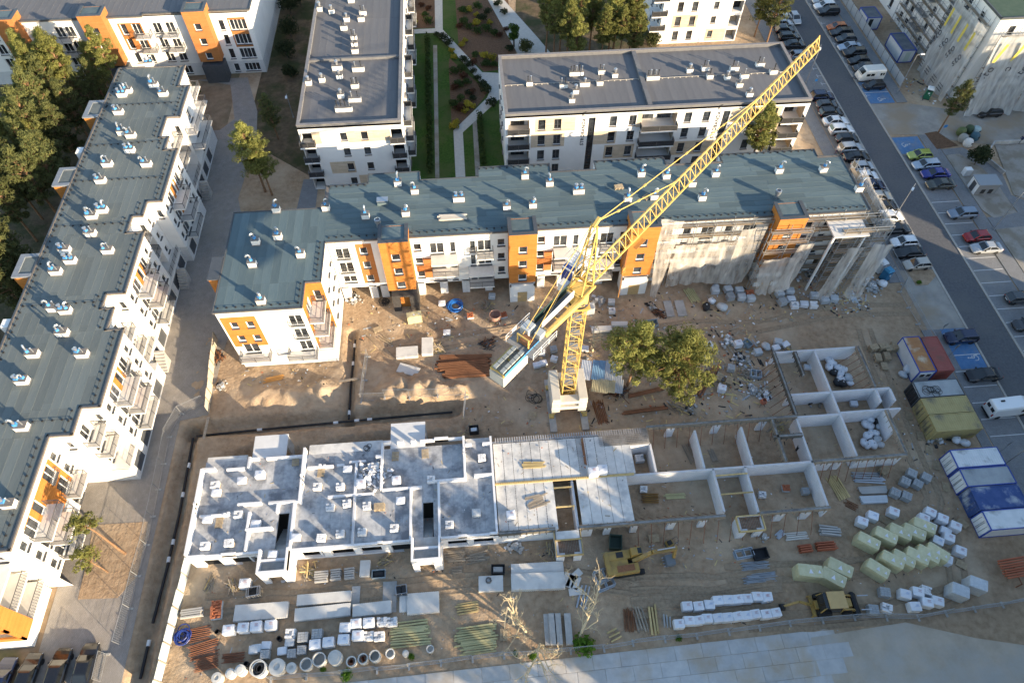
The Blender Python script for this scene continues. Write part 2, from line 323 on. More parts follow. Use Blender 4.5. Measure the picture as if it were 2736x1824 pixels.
# beds at the far side of the street
sheet('mulch_bed', [(82.9, 95.7), (85.3, 96.1), (87.4, 92.0), (83.2, 91.3)], MULCH, .11)
sheet('gravel_bed', [(84.0, 89.6), (86.6, 89.8), (88.8, 85.8), (89.6, 83), (89.4, 74.9), (85.0, 74.0), (84.0, 76)], GRAVEL, .12)
sheet('gravel_bed', [(84.0, 71.5), (89, 71.8), (95, 73), (120, 60), (120, 30), (84.1, 30)], GRAVEL, .12)
sheet('gravel_bed', [(92.2, 84), (94, 91.5), (130, 91.5), (130, 72), (96.5, 74.5), (91, 79)], GRAVEL, .12)
sheet('footpath', [(84, 91.2), (88, 91.4), (90.4, 88), (91.6, 84), (90.6, 79), (96, 74.2), (130, 70.5), (130, 66), (96, 72.8), (88.8, 71.6), (84.0, 71.3), (84.0, 74.2), (89.6, 75.0), (89.4, 83), (88.6, 85.9), (86.5, 89.7), (84, 89.7)], PAVEG, .10)
# garden court between the far blocks
sheet('lawn', [(-10, 90), (7, 90), (7, 150), (-10, 150)], LAWN, .02)
sheet('mulch_bed', [(-10, 137.5), (-5.2, 137.5), (-5.0, 150), (-10, 150)], MULCH, .04)
sheet('mulch_bed', [(-.5, 129.8), (-.6, 150), (11, 150), (11, 122), (4.2, 121)], MULCH, .04)
sheet('mulch_bed', [(-2.5, 126.2), (4.6, 114.5), (3.2, 111.8), (-1.6, 104.2), (-2.7, 104.5), (-2.7, 124)], MULCH, .04)
sheet('garden_path', [(-5.1, 150), (-3.4, 150), (-3.6, 136.6), (3.8, 120.9), (7.4, 120.3), (7.0, 112.6), (-.7, 102.8), (-.8, 78), (-2.4, 78), (-2.4, 103.4), (4.3, 112.6), (4.8, 114.2), (-2.2, 129.8), (-5.4, 135.6), (-10, 135.6), (-10, 137.2), (-5.2, 137.2)], mat('pale paving', (.45, .43, .40), (.52, .50, .465), scale=2, rough=.9, coord='World'), .06)
sheet('garden_path', [(6, 150), (9, 150), (16, 132), (21, 118), (14, 116), (11, 128)], MATS['pale paving'], .06)
sheet('gravel_strip', [(-5.9, 91), (-5.2, 91), (-4.9, 131), (-5.7, 131)], GRAVEL, .05)
sheet('gravel_strip', [(1.0, 91), (1.9, 91), (2.0, 107.5), (1.2, 106)], GRAVEL, .05)
sheet('lawn', rect(49, 79.6, 60.5, 89.2), LAWN, .03)
# concrete slab road at the edge of the site
cr = put('concrete_road', None); cr['kind'] = 'structure'
cs = MB().box(-1.49, -.74, -.12, 1.49, .74, .06).mesh('concrete_slab', CSLAB, bevel=.02)
A = R(1.25); random.seed(5)
for j in range(8):
    for i in range(20):
        x = -19 + 3.0 * i + (1.5 if j % 2 else .3); y = 12.9 - 1.5 * j
        if x > 38 - j * .8: continue
        put('concrete_slab', cs, cr, (x * math.cos(A) - y * math.sin(A) * 0, y + x * math.sin(A) * 1.0, random.uniform(-.018, .012)), A + random.uniform(-.006, .006))
sheet('sand_track', [(34, 13.7), (45, 14.4), (52, 12.2), (66, 9), (66, -10), (24, -10), (30, 2), (33, 8)], mat('track sand', (.41, .345, .27), (.50, .425, .34), scale=.35, rough=.95, bump=.08, bscale=1.6, c3=(.45, .43, .40), c3scale=.2, c3c=(.42, .7), coord='World', spec=.15), .05, th=.1)
# ================================================================ BUILDING KIT
WHITE = mat('white render', (.80, .79, .77), (.76, .75, .73), scale=.7, rough=.9, c3=(.70, .69, .67), c3scale=.25, c3c=(.5, .8))
ORANGE = mat_brick('orange timber cladding', (.445, .165, .034), (.50, .195, .045), (.34, .12, .024), 3.1, .19, .008, noise=.10, bump=.004)
BROWNW = mat_brick('brown timber cladding', (.40, .16, .05), (.44, .18, .06), (.30, .11, .03), 2.7, .19, .008, noise=.10, bump=.004)
LOUV = mat_brick('ribbed pale cladding', (.66, .66, .66), (.70, .70, .70), (.36, .36, .37), 9, .22, .022, noise=.05, bump=.02)
BEIGEW = mat_brick('beige plank cladding', (.52, .42, .31), (.62, .51, .385), (.40, .32, .23), 1.9, .16, .008, noise=.12, bump=.004)
TEAL = mat('teal roof felt', (.090, .130, .146), (.114, .156, .171), scale=1.1, rough=.85, bump=.03, bscale=3, rnd=.15, c3=(.135, .168, .176), c3scale=.35, c3c=(.5, .75), spec=.3)
GREENF = mat('grey green roof felt', (.118, .140, .142), (.144, .164, .165), scale=1.1, rough=.85, bump=.025, bscale=3, rnd=.12, c3=(.175, .19, .185), c3scale=.3, c3c=(.5, .75), spec=.3)
GREYF = mat('grey roof felt', (.135, .135, .145), (.165, .165, .172), scale=1.1, rough=.88, bump=.01, bscale=9, rnd=.05, c3=(.19, .187, .185), c3scale=.25, c3c=(.5, .72), spec=.25)
DARKM = mat('dark grey metal', (.055, .062, .072), (.075, .08, .09), scale=2, rough=.5, spec=.5)
BROWNM = mat('brown grey flashing', (.16, .14, .125), (.20, .175, .155), scale=2, rough=.6, spec=.5)
STEEL = mat('railing steel', (.10, .10, .105), rough=.5, spec=.5)
ZINC = mat('galvanised steel', (.55, .57, .60), (.45, .47, .50), scale=5, rough=.35, metal=.8, spec=.5)
BLUEPL = mat('blue film', (.05, .22, .55), (.08, .30, .62), scale=6, rough=.3)
FRAME = mat('white window frame', (.72, .72, .72), rough=.5)
DFRAME = mat('dark window frame', (.07, .075, .085), rough=.5)
SLABW = mat('pale balcony slab', (.66, .64, .61), (.60, .58, .55), scale=1.5, rough=.9)
BLACKM = mat('black plate', (.02, .021, .024), (.028, .028, .03), rough=.6)
def glass(name, c, r=.06):
    m = mat(name, c, (c[0] * 2.4, c[1] * 2.3, c[2] * 2.1), scale=.9, rough=r, rnd=.5, spec=.75, contrast=(.45, .6), coord='World'); return m
GLASS = glass('window glass', (.022, .026, .032))
PANES = {}
def window_meshes(w, h, style):
    k = (round(w, 2), round(h, 2), style)
    if k in PANES: return PANES[k]
    f = .07; m = MB(); fm = DFRAME if 'd' in style else FRAME; n = 3 if '3' in style else (2 if '2' in style else 1)
    m.box(-w / 2, .0, 0, -w / 2 + f, .07, h).box(w / 2 - f, .0, 0, w / 2, .07, h).box(-w / 2 + f, .0, 0, w / 2 - f, .07, f).box(-w / 2 + f, .0, h - f, w / 2 - f, .07, h)
    for i in range(1, n): x = -w / 2 + w * i / n; m.box(x - f * .8, .005, f, x + f * .8, .075, h - f)
    if 't' in style: m.box(-w / 2 + f, .01, .75, w / 2 - f, .07, .82)
    fr = m.mesh('window', fm)
    pn = MB().box(-w / 2 + f, .03, f, w / 2 - f, .05, h - f).mesh('pane', GLASS)
    si = MB().hexa([(-w / 2 - .05, -.24, -.06), (w / 2 + .05, -.24, -.06), (w / 2 + .05, -.0, -.06), (-w / 2 - .05, -.0, -.06), (-w / 2 - .05, -.24, -.03), (w / 2 + .05, -.24, -.03), (w / 2 + .05, 0, -.005), (-w / 2 - .05, 0, -.005)]).mesh('sill', BROWNM if 'd' in style else DARKM)
    PANES[k] = (fr, pn, si); return PANES[k]
class Facade:
    """one plane of wall with real openings; u runs along the heading, the outside is on the right-hand side of it"""
    def __init__(s, bld, p, a, L, z0, z1, m=0, rev=0, depth=.2):
        s.b, s.p, s.a, s.L, s.z0, s.z1, s.m, s.rev, s.d = bld, Vector((p[0], p[1], 0)), R(a), L, z0, z1, m, rev, depth; s.h = []; s.z = []; s.w = []
        s.e = Vector((math.cos(s.a), math.sin(s.a), 0)); s.n = Vector((math.sin(s.a), -math.cos(s.a), 0))
    def at(s, u, z, o=0): q = s.p + s.e * u + s.n * o; return Vector((q.x, q.y, z))
    def win(s, u, z, w, h, style='w', sill=True, kind='window'):
        s.h.append((u - w / 2, u + w / 2, z, z + h)); s.w.append((u, z, w, h, style, sill, kind)); return s
    def hole(s, u0, u1, z0, z1): s.h.append((u0, u1, z0, z1)); return s
    def zone(s, u0, u1, z0, z1, m): s.z.append((u0, u1, z0, z1, m)); return s
    def emit(s, mb):
        us = sorted({0, s.L} | {q for r in s.h + s.z for q in r[:2] if 0 < q < s.L}); zs = sorted({s.z0, s.z1} | {q for r in s.h + s.z for q in r[2:4] if s.z0 < q < s.z1})
        for j in range(len(zs) - 1):
            run = None; cz = (zs[j] + zs[j + 1]) / 2
            for i in range(len(us)):
                if i < len(us) - 1:
                    cu = (us[i] + us[i + 1]) / 2
                    if any(r[0] < cu < r[1] and r[2] < cz < r[3] for r in s.h): mt = None
                    else:
                        mt = s.m
                        for r in s.z:
                            if r[0] < cu < r[1] and r[2] < cz < r[3]: mt = r[4]
                else: mt = None
                if run and run[1] != mt:
                    u0, u1 = us[run[0]], us[i]
                    mb.poly([s.at(u0, zs[j]), s.at(u1, zs[j]), s.at(u1, zs[j + 1]), s.at(u0, zs[j + 1])], run[1]); run = None
                if mt is not None and run is None: run = (i, mt)
        for u0, u1, a, b in s.h:
            d = -s.d
            for A, B in (((u0, a), (u1, a)), ((u1, a), (u1, b)), ((u1, b), (u0, b)), ((u0, b), (u0, a))):
                mb.poly([s.at(*B), s.at(*A), s.at(A[0], A[1], d), s.at(B[0], B[1], d)], s.rev)
        o = s.b['_o']
        for u, z, w, h, style, sill, kind in s.w:
            fr, pn, si = window_meshes(w, h, style); q = s.at(u, z, -s.d + .05)
            wo = put(kind, fr, s.b, (q.x - o[0], q.y - o[1], q.z), s.a); put('pane', pn, wo)
            if sill: put('sill', si, wo, (0, -s.d + .05, 0))
        return s
def balcony(b, f, u0, u1, z, out=1.7, rail=True, slab=SLABW, plate=None, kind='balcony', railm=None):
    o = b['_o']; m = MB(); A = f.at(u0, z); w = u1 - u0
    e = put(kind, None, b, (A.x - o[0], A.y - o[1], z), f.a)
    if '_o' in e: del e['_o']
    put('slab', MB().box(0, -out, -.2, w, -.004, 0).mesh('slab', slab), e)
    if rail:
        h = 1.05
        for x, y in ((.04, -out + .04), (w - .04, -out + .04), (.04, -.06), (w - .04, -.06), (w / 2, -out + .04)): m.box(x - .03, y - .03, .003, x + .03, y + .03, h)
        for k in range(5):
            zz = .16 + k * .2; m.beam((0, -out + .04, zz), (w, -out + .04, zz), .03); m.beam((.04, -out, zz), (.04, -.03, zz), .03); m.beam((w - .04, -out, zz), (w - .04, -.03, zz), .03)
        m.beam((0, -out + .04, h), (w, -out + .04, h), .07, .05); m.beam((.04, -out, h), (.04, -.03, h), .07, .05); m.beam((w - .04, -out, h), (w - .04, -.03, h), .07, .05)
        if plate: m.box(.05, -out + .06, .06, w - .05, -out + .075, h - .08, 1).box(.06, -out + .08, .06, .075, -.1, h - .08, 1).box(w - .075, -out + .08, .06, w - .06, -.1, h - .08, 1)
        put('railing', m.mesh('railing', [railm or STEEL, plate or STEEL]), e)
    return e
def juliet(b, f, u0, u1, z):                 # French-window guard rail
    o = b['_o']; A = f.at(u0, z); e = put('guard_rail', None, b, (A.x - o[0], A.y - o[1], z), f.a); w = u1 - u0; m = MB()
    if '_o' in e: del e['_o']
    for x in (0, w): m.box(x - .025, -.35, .05, x + .025, -.30, 1.0).beam((x, -.33, .95), (x, 0, .95), .04).beam((x, -.33, .1), (x, 0, .1), .04)
    for k in range(9): x = w * k / 8; m.box(x - .015, -.34, .05, x + .015, -.31, 1.0)
    m.beam((0, -.33, 1.0), (w, -.33, 1.0), .06); m.beam((0, -.33, .07), (w, -.33, .07), .05)
    put('rail', m.mesh('rail', STEEL), e)
SHEET = {}
def roof(b, poly, z, felt, rects, d='x', width=1.02, ln=7.6, edge=BROWNM, lip=.16, ov=.35, th=.35):
    """roof slab with an overlapping felt sheet for every strip"""
    m = MB().prism(poly, z - th, z, 0, 0)
    r = m.build('roof', [edge], b); o = b['_o']
    if felt.name not in SHEET: SHEET[felt.name] = MB().hexa([(0, 0, 0), (1, 0, 0), (1, 1, 0), (0, 1, 0), (0, 0, .022), (1, 0, .022), (1, 1, .007), (0, 1, .007)]).mesh('roof_sheet', felt)
    for x0, y0, x1, y1 in rects:
        if d == 'x': nr = max(1, round((y1 - y0) / width))
        else: nr = max(1, round((x1 - x0) / width))
        for j in range(nr):
            off = random.uniform(0, ln) if ln < 50 else 0; L = (x1 - x0) if d == 'x' else (y1 - y0); c = -off
            while c < L:
                a, e2 = max(0, c), min(L, c + ln); c += ln
                if e2 - a < .05: continue
                zz = z + .004 + .003 * random.random()
                if d == 'x': wd = (y1 - y0) / nr; put('roof_sheet', SHEET[felt.name], r, (x0 + a - o[0], y0 + j * wd - o[1], zz), 0, (e2 - a - .01, wd + .03, 1 + random.random() * 1.2))
                else: wd = (x1 - x0) / nr; put('roof_sheet', SHEET[felt.name], r, (x0 + (j + 1) * wd - o[0], y0 + a - o[1], zz), R(90), (e2 - a - .01, wd + .03, 1 + random.random() * .6))
    return r
def edge_run(b, pts, z, name, m, w, h, closed=True):
    k = MB(); n = len(pts)
    for i in range(n if closed else n - 1):
        p, q = Vector((*pts[i], z)), Vector((*pts[(i + 1) % n], z)); d = (q - p).normalized() * w * .5
        k.beam(p - d * .98, q + d * .98, w, h)
    return k.build(name, m, b)
def guards(b, runs, z):                      # conductor wire on feet along the roof edge
    k = MB()
    for p, q in runs:
        p, q = Vector((*p, z)), Vector((*q, z)); n = max(1, int((q - p).length / 1.0)); k.beam(p + Vector((0, 0, .17)), q + Vector((0, 0, .17)), .025)
        for i in range(n + 1):
            c = p.lerp(q, i / n); k.box(c.x - .09, c.y - .09, z, c.x + .09, c.y + .09, z + .15)
    return k.build('lightning_wire', BLACKM, b)
# roof stacks: a rendered box with a cap, and vents on it
def elbow(h, r=.13, film=True, bend=1):
    m = MB(); m.tube([(0, 0, 0), (0, 0, h)], r, 8, 0)
    if bend: m.tube([(0, 0, h - .05), (.02, -.02, h + .18), (.16, -.04, h + .34), (.34, -.05, h + .30), (.42, -.05, h + .12)], r * .95, 8, 0)
    else: m.lathe([(.0, 0), (r * 1.7, 0), (r * 1.7, .06), (0, .2)], 10, (0, 0, h + .12), 0).tube([(0, 0, h), (0, 0, h + .14)], .03, 5, 0)
    if film: m.box(-r * 1.35, -r * 1.35, .02, r * 1.35, r * 1.35, h * .55, 1)
    return m.mesh('vent', [ZINC, BLUEPL], smooth=False)
V_ELB = [elbow(.55), elbow(.7), elbow(.45, .15, True, 0)]
V_PIPE = MB().tube([(0, 0, 0), (0, 0, .8)], .07, 7).lathe([(.02, 0), (.12, 0), (.12, .1), (.02, .14)], 8, (0, 0, .82)).mesh('vent', BLACKM)
V_ZINC = MB().tube([(0, 0, 0), (0, 0, .75)], .08, 7).lathe([(.02, 0), (.13, 0), (.02, .1)], 8, (0, 0, .8)).mesh('vent', ZINC)
V_COWL = MB().lathe([(.2, 0), (.2, .3), (.28, .34), (.28, .62), (.2, .7), (0, .74)], 10).mesh('vent', ZINC)
STK = {}
def stack(b, p, w=1.0, d=.62, h=.75, vents=('e0',), rot=0):
    k = (w, d, h)
    if k not in STK: STK[k] = MB().box(-w / 2, -d / 2, -.02, w / 2, d / 2, h, 0).box(-w / 2 - .06, -d / 2 - .06, h, w / 2 + .06, d / 2 + .06, h + .07, 1).box(-w / 2 - .08, -d / 2 - .08, -.02, w / 2 + .08, d / 2 + .08, .14, 2).mesh('chimney', [WHITE, BROWNM, GREYF])
    o = b['_o']; c = put('chimney', STK[k], b, (p.x - o[0], p.y - o[1], p.z - o[2]), rot); n = len(vents)
    if '_o' in c: del c['_o']
    for i, v in enumerate(vents):
        me = {'e': V_ELB[int(v[1]) if len(v) > 1 else 0], 'p': V_PIPE, 'z': V_ZINC, 'c': V_COWL}[v[0]]
        put('vent', me, c, (-w / 2 + w * (i + .5) / n, random.uniform(-.08, .08), h + .07), random.uniform(0, 6.3), random.uniform(.9, 1.15))
    return c

# ================================================================ M: the long teal-roofed block along the site
M = thing('apartment_block', 'long white apartment block with teal felt roof and orange stair towers behind the crane', 'apartment block', (-33, 54, 0))
mb = MB(); ZM = 12.8
FZ = (9.0, 6.15, 3.3)                        # floor levels seen on the facade
MM = [WHITE, ORANGE, BROWNW, LOUV, CONC, SAND]
fs = Facade(M, (-19.8, 65.4), 0, 74.8, 2.95, 12.5)
def X(x): return x + 19.8
def unit(x0, full=True):
    for z in FZ: fs.win(X(x0 + .75), z + .75, 1.05, 1.3).win(X(x0 + 3.4), z - .1, 1.9, 2.1, 'w2').win(X(x0 + 5.6), z - .1, .75, 2.1).win(X(x0 + 8.35), z - .1, .75, 2.1).win(X(x0 + 10.0), z - .1, 1.9, 2.1, 'w2').win(X(x0 + 12.35), z + .75, 1.05, 1.3)
    fs.zone(X(x0 + .2), X(x0 + 2.4), 3.9, 8.1, 2)
    balcony(M, fs, X(x0 + 2.5), X(x0 + 6.2), 8.65, 2.0, False, kind='canopy'); balcony(M, fs, X(x0 + 2.5), X(x0 + 6.2), 6.0, 1.9)
    balcony(M, fs, X(x0 + 8.9), X(x0 + 11.2), 8.85, 1.6); balcony(M, fs, X(x0 + 7.6), X(x0 + 11.2), 5.9, 2.0, False, kind='canopy'); juliet(M, fs, X(x0 + 7.9), X(x0 + 8.8), 8.9)
    balcony(M, fs, X(x0 + 7.6), X(x0 + 11.2), 3.15, 1.8)
unit(-8.6); unit(8.6)
for x0, n in ((25.6, 5), (45.8, 3)):
    for k in range(n):
        for z in FZ: fs.win(X(x0 + 1.3 + k * 3.0), z + (.7 if k % 2 else -.1), 1.1 if k % 2 else 1.9, 1.35 if k % 2 else 2.1, 'w' if k % 2 else 'w2')
for z in FZ:
    fs.win(X(-18.1), z - .1 if z > 4 else z + .6, 1.9, 2.1 if z > 4 else 1.4, 'w2').win(X(-15.2), z + .65, 1.0, 1.3)
    if z > 4: juliet(M, fs, X(-19.3), X(-16.9), z)
fs.zone(X(-16.2), X(-14.0), 3.5, 11.7, 2)
fs.emit(mb)
# carport level: piers and the dark recess behind
for x in (-19.2, -15.2, -13.6, -8.2, -4.85, -1.6, 1.8, 9.6, 12.6, 15.4, 18.4, 26.2, 30, 34, 38, 46.4, 50.5, 54.4): mb.box(x - .55, 65.42, 0, x + .55, 66.6, 2.95, 3)
mb.box(-19.8, 70.5, 0, 55, 70.8, 2.95, 4).box(-19.8, 65.42, 2.7, 55, 78, 2.948, 0)
# other faces
fw = Facade(M, (-32.8, 54.4), 0, 10.9, .15, 12.5)
for z in FZ[:2]: fw.win(9.4, z - .1, 1.7, 2.1, 'w2'); juliet(M, fw, 8.4, 10.4, z)
fw.win(1.6, 9.1, .9, 1.2).win(3.6, 9.1, .9, 1.2).win(1.6, 6.2, .9, 1.2).win(3.6, 6.2, .9, 1.2).zone(0.2, 4.6, 5.0, 11.4, 1).zone(0, 12.9, .15, 3.1, 3).win(2.2, 3.5, 2, 2, 'w2').win(9.4, 3.3, 1.7, 2.1, 'w2'); fw.emit(mb)
balcony(M, fw, 7.0, 10.8, 3.2, 1.7); balcony(M, fw, .6, 4.6, 3.2, 1.5)
fe = Facade(M, (-19.9, 58.3), 90, 7.1, .15, 12.5)
for z in FZ: fe.win(1.7, z - .1, 1.0, 2.1).win(3.8, z + .5, 1.0, 1.5).win(5.8, z + .5, .9, 1.4)
fe.zone(0, 7.1, .15, 3.1, 3); fe.emit(mb); Facade(M, (-21.9, 58.3), 0, 2.0, 2.9, 12.5, 1).win(1, 9, .9, 2).win(1, 6.1, .9, 2).emit(mb)
fo = Facade(M, (-21.9, 54.4), 90, 3.9, 2.9, 12.5, 1)
for z in FZ: fo.win(2.0, z - .1, 2.0, 2.1, 'w2')
fo.emit(mb); mb.box(-21.9, 54.42, .15, -19.92, 58.3, 2.9, 3)
for z in (8.95, 6.1, 3.2): balcony(M, fo, .12, 3.8, z, 1.85)
fl = Facade(M, (-32.8, 71.6), 270, 17.2, .1, 12.5)
for z in FZ:
    for u in (2, 5, 12.5, 15.3): fl.win(u, z + .3, 1.2, 1.5)
fl.emit(mb)
fr_ = Facade(M, (55, 65.4), 90, 11.2, .1, 12.5)
for z in FZ + (.6,):
    for u in (2.4, 5.6, 8.8): fr_.win(u, z + .2, 1.2, 1.6)
fr_.emit(mb)
north = [(-32.8, 71.6), (-20.5, 71.6), (-20.5, 76), (-14.6, 76), (-14.6, 78), (-7.2, 78), (-7.2, 76.2), (1.2, 76.2), (1.2, 78.2), (11.8, 78.2), (11.8, 76.4), (18.4, 76.4), (18.4, 78.2), (28.8, 78.2), (28.8, 76.6), (37.2, 76.6), (37.2, 78.2), (51.6, 78.2), (51.6, 76.6), (55, 76.6)]
for i in range(len(north) - 1):
    p, q = north[i], north[i + 1]; mb.poly([(*q, .1), (*p, .1), (*p, 12.5), (*q, 12.5)])
mb.build('wall', MM, M)
mpoly = north + [(55.2, 65.1), (-19.95, 65.1), (-19.95, 58.3), (-21.9, 58.3), (-21.9, 54.2), (-32.9, 54.2)]
random.seed(11)
roof(M, mpoly, ZM, TEAL, [(-20, 65.2, 55, 76.2), (-14.5, 76.2, -7.3, 77.9), (1.3, 76.2, 11.7, 78.1), (18.5, 76.2, 28.7, 78.1), (37.3, 76.2, 51.5, 78.1)], 'x', 1.0, 5.0)
rf2 = roof(M, [(-32.7, 54.5), (-22.1, 54.5), (-22.1, 71.0), (-32.7, 71.0)], ZM - .002, TEAL, [(-32.7, 54.4, -21.95, 58.35), (-32.7, 58.35, -20, 65.2), (-32.7, 65.2, -20.0, 71.5)], 'y', 1.04, 30, th=.3)
edge_run(M, [(55.2, 65.12), (-19.9, 65.12), (-19.9, 58.32), (-21.95, 58.32), (-21.95, 54.2), (-32.9, 54.2)], ZM - .03, 'gutter', DARKM, .16, .18, False)
edge_run(M, [(-32.9, 54.2)] + north + [(55.2, 65.12)], ZM + .03, 'roof_edge', DARKM, .12, .16, False)
guards(M, [((54.5, 65.75), (-19.4, 65.75)), ((-20.5, 65), (-20.5, 59)), ((-22.4, 58), (-22.4, 54.9)), ((-32.3, 54.8), (-22.4, 54.8)), ((-20, 75.7), (-15, 75.7)), ((1.5, 77.8), (11.5, 77.8)), ((18.8, 77.9), (28.6, 77.9)), ((37.5, 77.9), (51.2, 77.9))], ZM + .02)
def tower(b, x0, x1, y0, yb, zt, zb, base=True, clad=1, name='stair_tower', label=None, wins=True, d=0, done=True):
    k = MB(); e = put(name, None, b); e['_o'] = b['_o']
    if d == 0: F = Facade(e, (x0, y0), 0, x1 - x0, zb, zt, clad)
    if wins:
        for z in (10.35, 7.5, 4.65): F.win((x1 - x0) / 2, z, 1.15, 1.25)
    F.emit(k)
    k.poly([(x0, yb, zb), (x0, y0, zb), (x0, y0, zt), (x0, yb, zt)], clad).poly([(x1, y0, zb), (x1, yb, zb), (x1, yb, zt), (x1, y0, zt)], clad).poly([(x0, yb, zb), (x1, yb, zb), (x1, y0, zb), (x0, y0, zb)], 0).poly([(x1, yb, ZM), (x0, yb, ZM), (x0, yb, zt), (x1, yb, zt)], clad)
    k.build('shaft', MM, e)
    c = MB(); t = .45                        # coping round a sunk roof
    c.box(x0 - .06, y0 - .08, zt, x1 + .06, y0 + t, zt + .12).box(x0 - .06, y0 + t, zt, x0 + t, yb + .3, zt + .12).box(x1 - t, y0 + t, zt, x1 + .06, yb + .3, zt + .12); c.build('coping', DARKM, e)
    MB().box(x0 + .1, y0 + .1, zt - .5, x1 - .1, yb + .32, zt - .04).build('tower_roof', TEAL, e)
    return e
for i, (x0, x1) in enumerate(((-12.6, -8.7), (4.7, 8.5), (21.2, 25.2), (41.5, 45.4))):
    e = tower(M, x0, x1, 63.2, 66.2, 13.95, 4.1)
    k = MB()
    if i == 0:                               # dark clad entrance
        k.box(x0 + .3, 62.6, 0, x0 + 1.35, 65.3, 3.2, 0).box(x1 - 1.1, 62.6, 0, x1 + .1, 65.3, 3.2, 0).box(x0 + .3, 62.6, 3.2, x1 + .1, 65.3, 3.5, 0).box(x0 + 1.35, 63.4, 0, x1 - 1.1, 63.6, 3.2, 1)
        k.build('entrance_block', [mat_brick('dark brick', (.055, .05, .05), (.075, .07, .068), (.03, .03, .03), .25, .08, .01), ORANGE], e)
    else:
        k.box(x0 + .1, 63.0, 0, x1 - .1, 65.3, 3.4, 0).box(x0 + .1, 63.0, 3.4, x1 - .1, 63.2, 3.75, 0).box(x0 + .1, 63.0, 3.4, x0 + .3, 65, 3.75, 0).box(x1 - .3, 63.0, 3.4, x1 - .1, 65, 3.75, 0)
        k.box(x0 + 1.2, 62.96, 0.02, x1 - 1.2, 63.02, 2.2, 1)
        k.build('entrance_block', [WHITE, mat('osb board', (.50, .36, .18), (.40, .28, .14), scale=8, rough=.9)], e)
tw = put('stair_tower', None, M); tw['_o'] = M['_o']
k = MB().box(-34.3, 59.6, 3, -32.85, 63.3, 12.75, 0); k.build('shaft', ORANGE, tw); MB().box(-34.4, 59.5, 12.75, -32.95, 63.4, 12.95).build('coping', MATS['dark grey metal'], tw)
random.seed(3)
MST = [(22, 200, 400, 1), (22, 645, 385, 1), (22, 1290, 165, 1), (22, 1440, 235, 1), (22, 1835, 305, 2), (22, 2265, 380, 1), (22, 1000, 460, 1), (22, 1360, 435, 1), (22, 215, 645, 1), (22, 420, 805, 1), (21, 2300, 690, 1), (21, 2270, 890, 1), (22, 65, 1225, 1),
       (23, 145, 100, 1), (23, 365, 165, 1), (23, 625, 235, 2), (23, 215, 360, 1), (23, 1185, 80, 1), (23, 1410, 100, 1), (23, 1640, 170, 1), (23, 1730, 295, 1), (23, 1850, 80, 1), (23, 1300, 285, 1), (23, 1065, 305, 1), (24, 150, 50, 1), (24, 545, 40, 1), (24, 865, 215, 1)]
for rc, x, y, n in MST:
    p = Q(rc, x, y, ZM); p.y += .3; big = x % 3 == 0
    stack(M, p, 1.55 if n == 2 else 1.0, .75, .95, ('e2', 'e2') if n == 2 else (random.choice(('e0', 'e1', 'e1')),))
for rc, x, y in ((22, 1115, 540), (24, 130, 280)):
    p = Q(rc, x, y, ZM); o = M['_o']; MB().lathe([(.3, 0), (.3, .8), (.42, .95), (.42, 1.45), (.3, 1.5), (.28, 1.2), (0, 1.2)], 14).build('vent_pipe', ZINC, M, world=False, loc=(p.x - o[0], p.y + .3 - o[1], ZM))
p = Q(22, 1150, 335, ZM); o = M['_o']; MB().box(-.7, -.55, 0, .7, .55, .5, 0).box(-.78, -.3, .5, .78, .65, .62, 1).build('roof_hatch', [TEAL, ZINC], M, world=False, loc=(p.x - o[0], p.y + .5 - o[1], ZM))

# ================================================================ L: the stepped block on the left
Lb = thing('apartment_block', 'stepped white apartment block with grey green roof and wire balconies along the cobbled alley', 'apartment block', (-57, 26, 0))
mb = MB(); ZL = 12.6
east = [(107.7, -46.5), (102.0, -44.7), (94.1, -46.7), (89.1, -45.4), (86.1, -43.5), (75.1, -45.5), (72.3, -46.9), (69.1, -44.6), (58.5, -46.9), (56.1, -45.4), (52.7, -43.4), (41.9, -45.5), (38.5, -48.0)]
ys = [e[0] for e in east] + [25.9]; random.seed(21)
lpoly = [(-57.3, 25.7), (-57.3, 107.8)]
for i, (yt, x) in enumerate(east):
    yb = ys[i + 1]; Ln = yt - yb; f = Facade(Lb, (x - .25, yb), 90, Ln, 2.95, 12.3)
    if Ln > 9:
        for z in FZ:
            top = z > 8
            f.win(1.2, z + .6, 1.0, 1.3).win(Ln - 1.3, z + .6, 1.0, 1.3)
            for u, wd in ((3.2, 1.9), (5.4, 1.0), (Ln - 3.4, 1.6)): f.win(u, z - .05, wd, 2.1, 'w2' if wd > 1.2 else 'w')
            juliet(Lb, f, Ln - 4.3, Ln - 2.5, z)
        f.zone(2.6, 6.4, 6.0, 11.2, 1)
        balcony(Lb, f, 2.0, 6.2, 8.95, 1.8); balcony(Lb, f, 2.6, 6.4, 6.1, 1.9); balcony(Lb, f, 2.0, 6.2, 3.2, 1.6)
        if Ln > 12: balcony(Lb, f, 8, 11, 6.1, 1.7); f.zone(6.2, 10.6, 5.8, 11.2, 1)
    else:
        for z in FZ: f.win(Ln / 2, z + (.0 if Ln > 3 else .5), 1.5 if Ln > 3 else .9, 2.0 if Ln > 3 else 1.3, 'w2' if Ln > 3 else 'w')
        if Ln > 3: balcony(Lb, f, .2, Ln - .3, 6.1, 1.7); balcony(Lb, f, .2, Ln - .3, 8.95, 1.5)
    f.emit(mb)
    lpoly += [(x, yt + .0), (x, yb)]
    if i + 1 < len(east):                    # return walls of the steps
        x2 = east[i + 1][1]
        if x2 < x: Facade(Lb, (x2 - .25, yb + .02), 0, x - x2, 2.95, 12.3).win((x - x2) / 2, 9.3, .8, 1.5).emit(mb)
        else: mb.poly([(x2 - .25, yb - .02, 2.95), (x - .25, yb - .02, 2.95), (x - .25, yb - .02, 12.3), (x2 - .25, yb - .02, 12.3)])
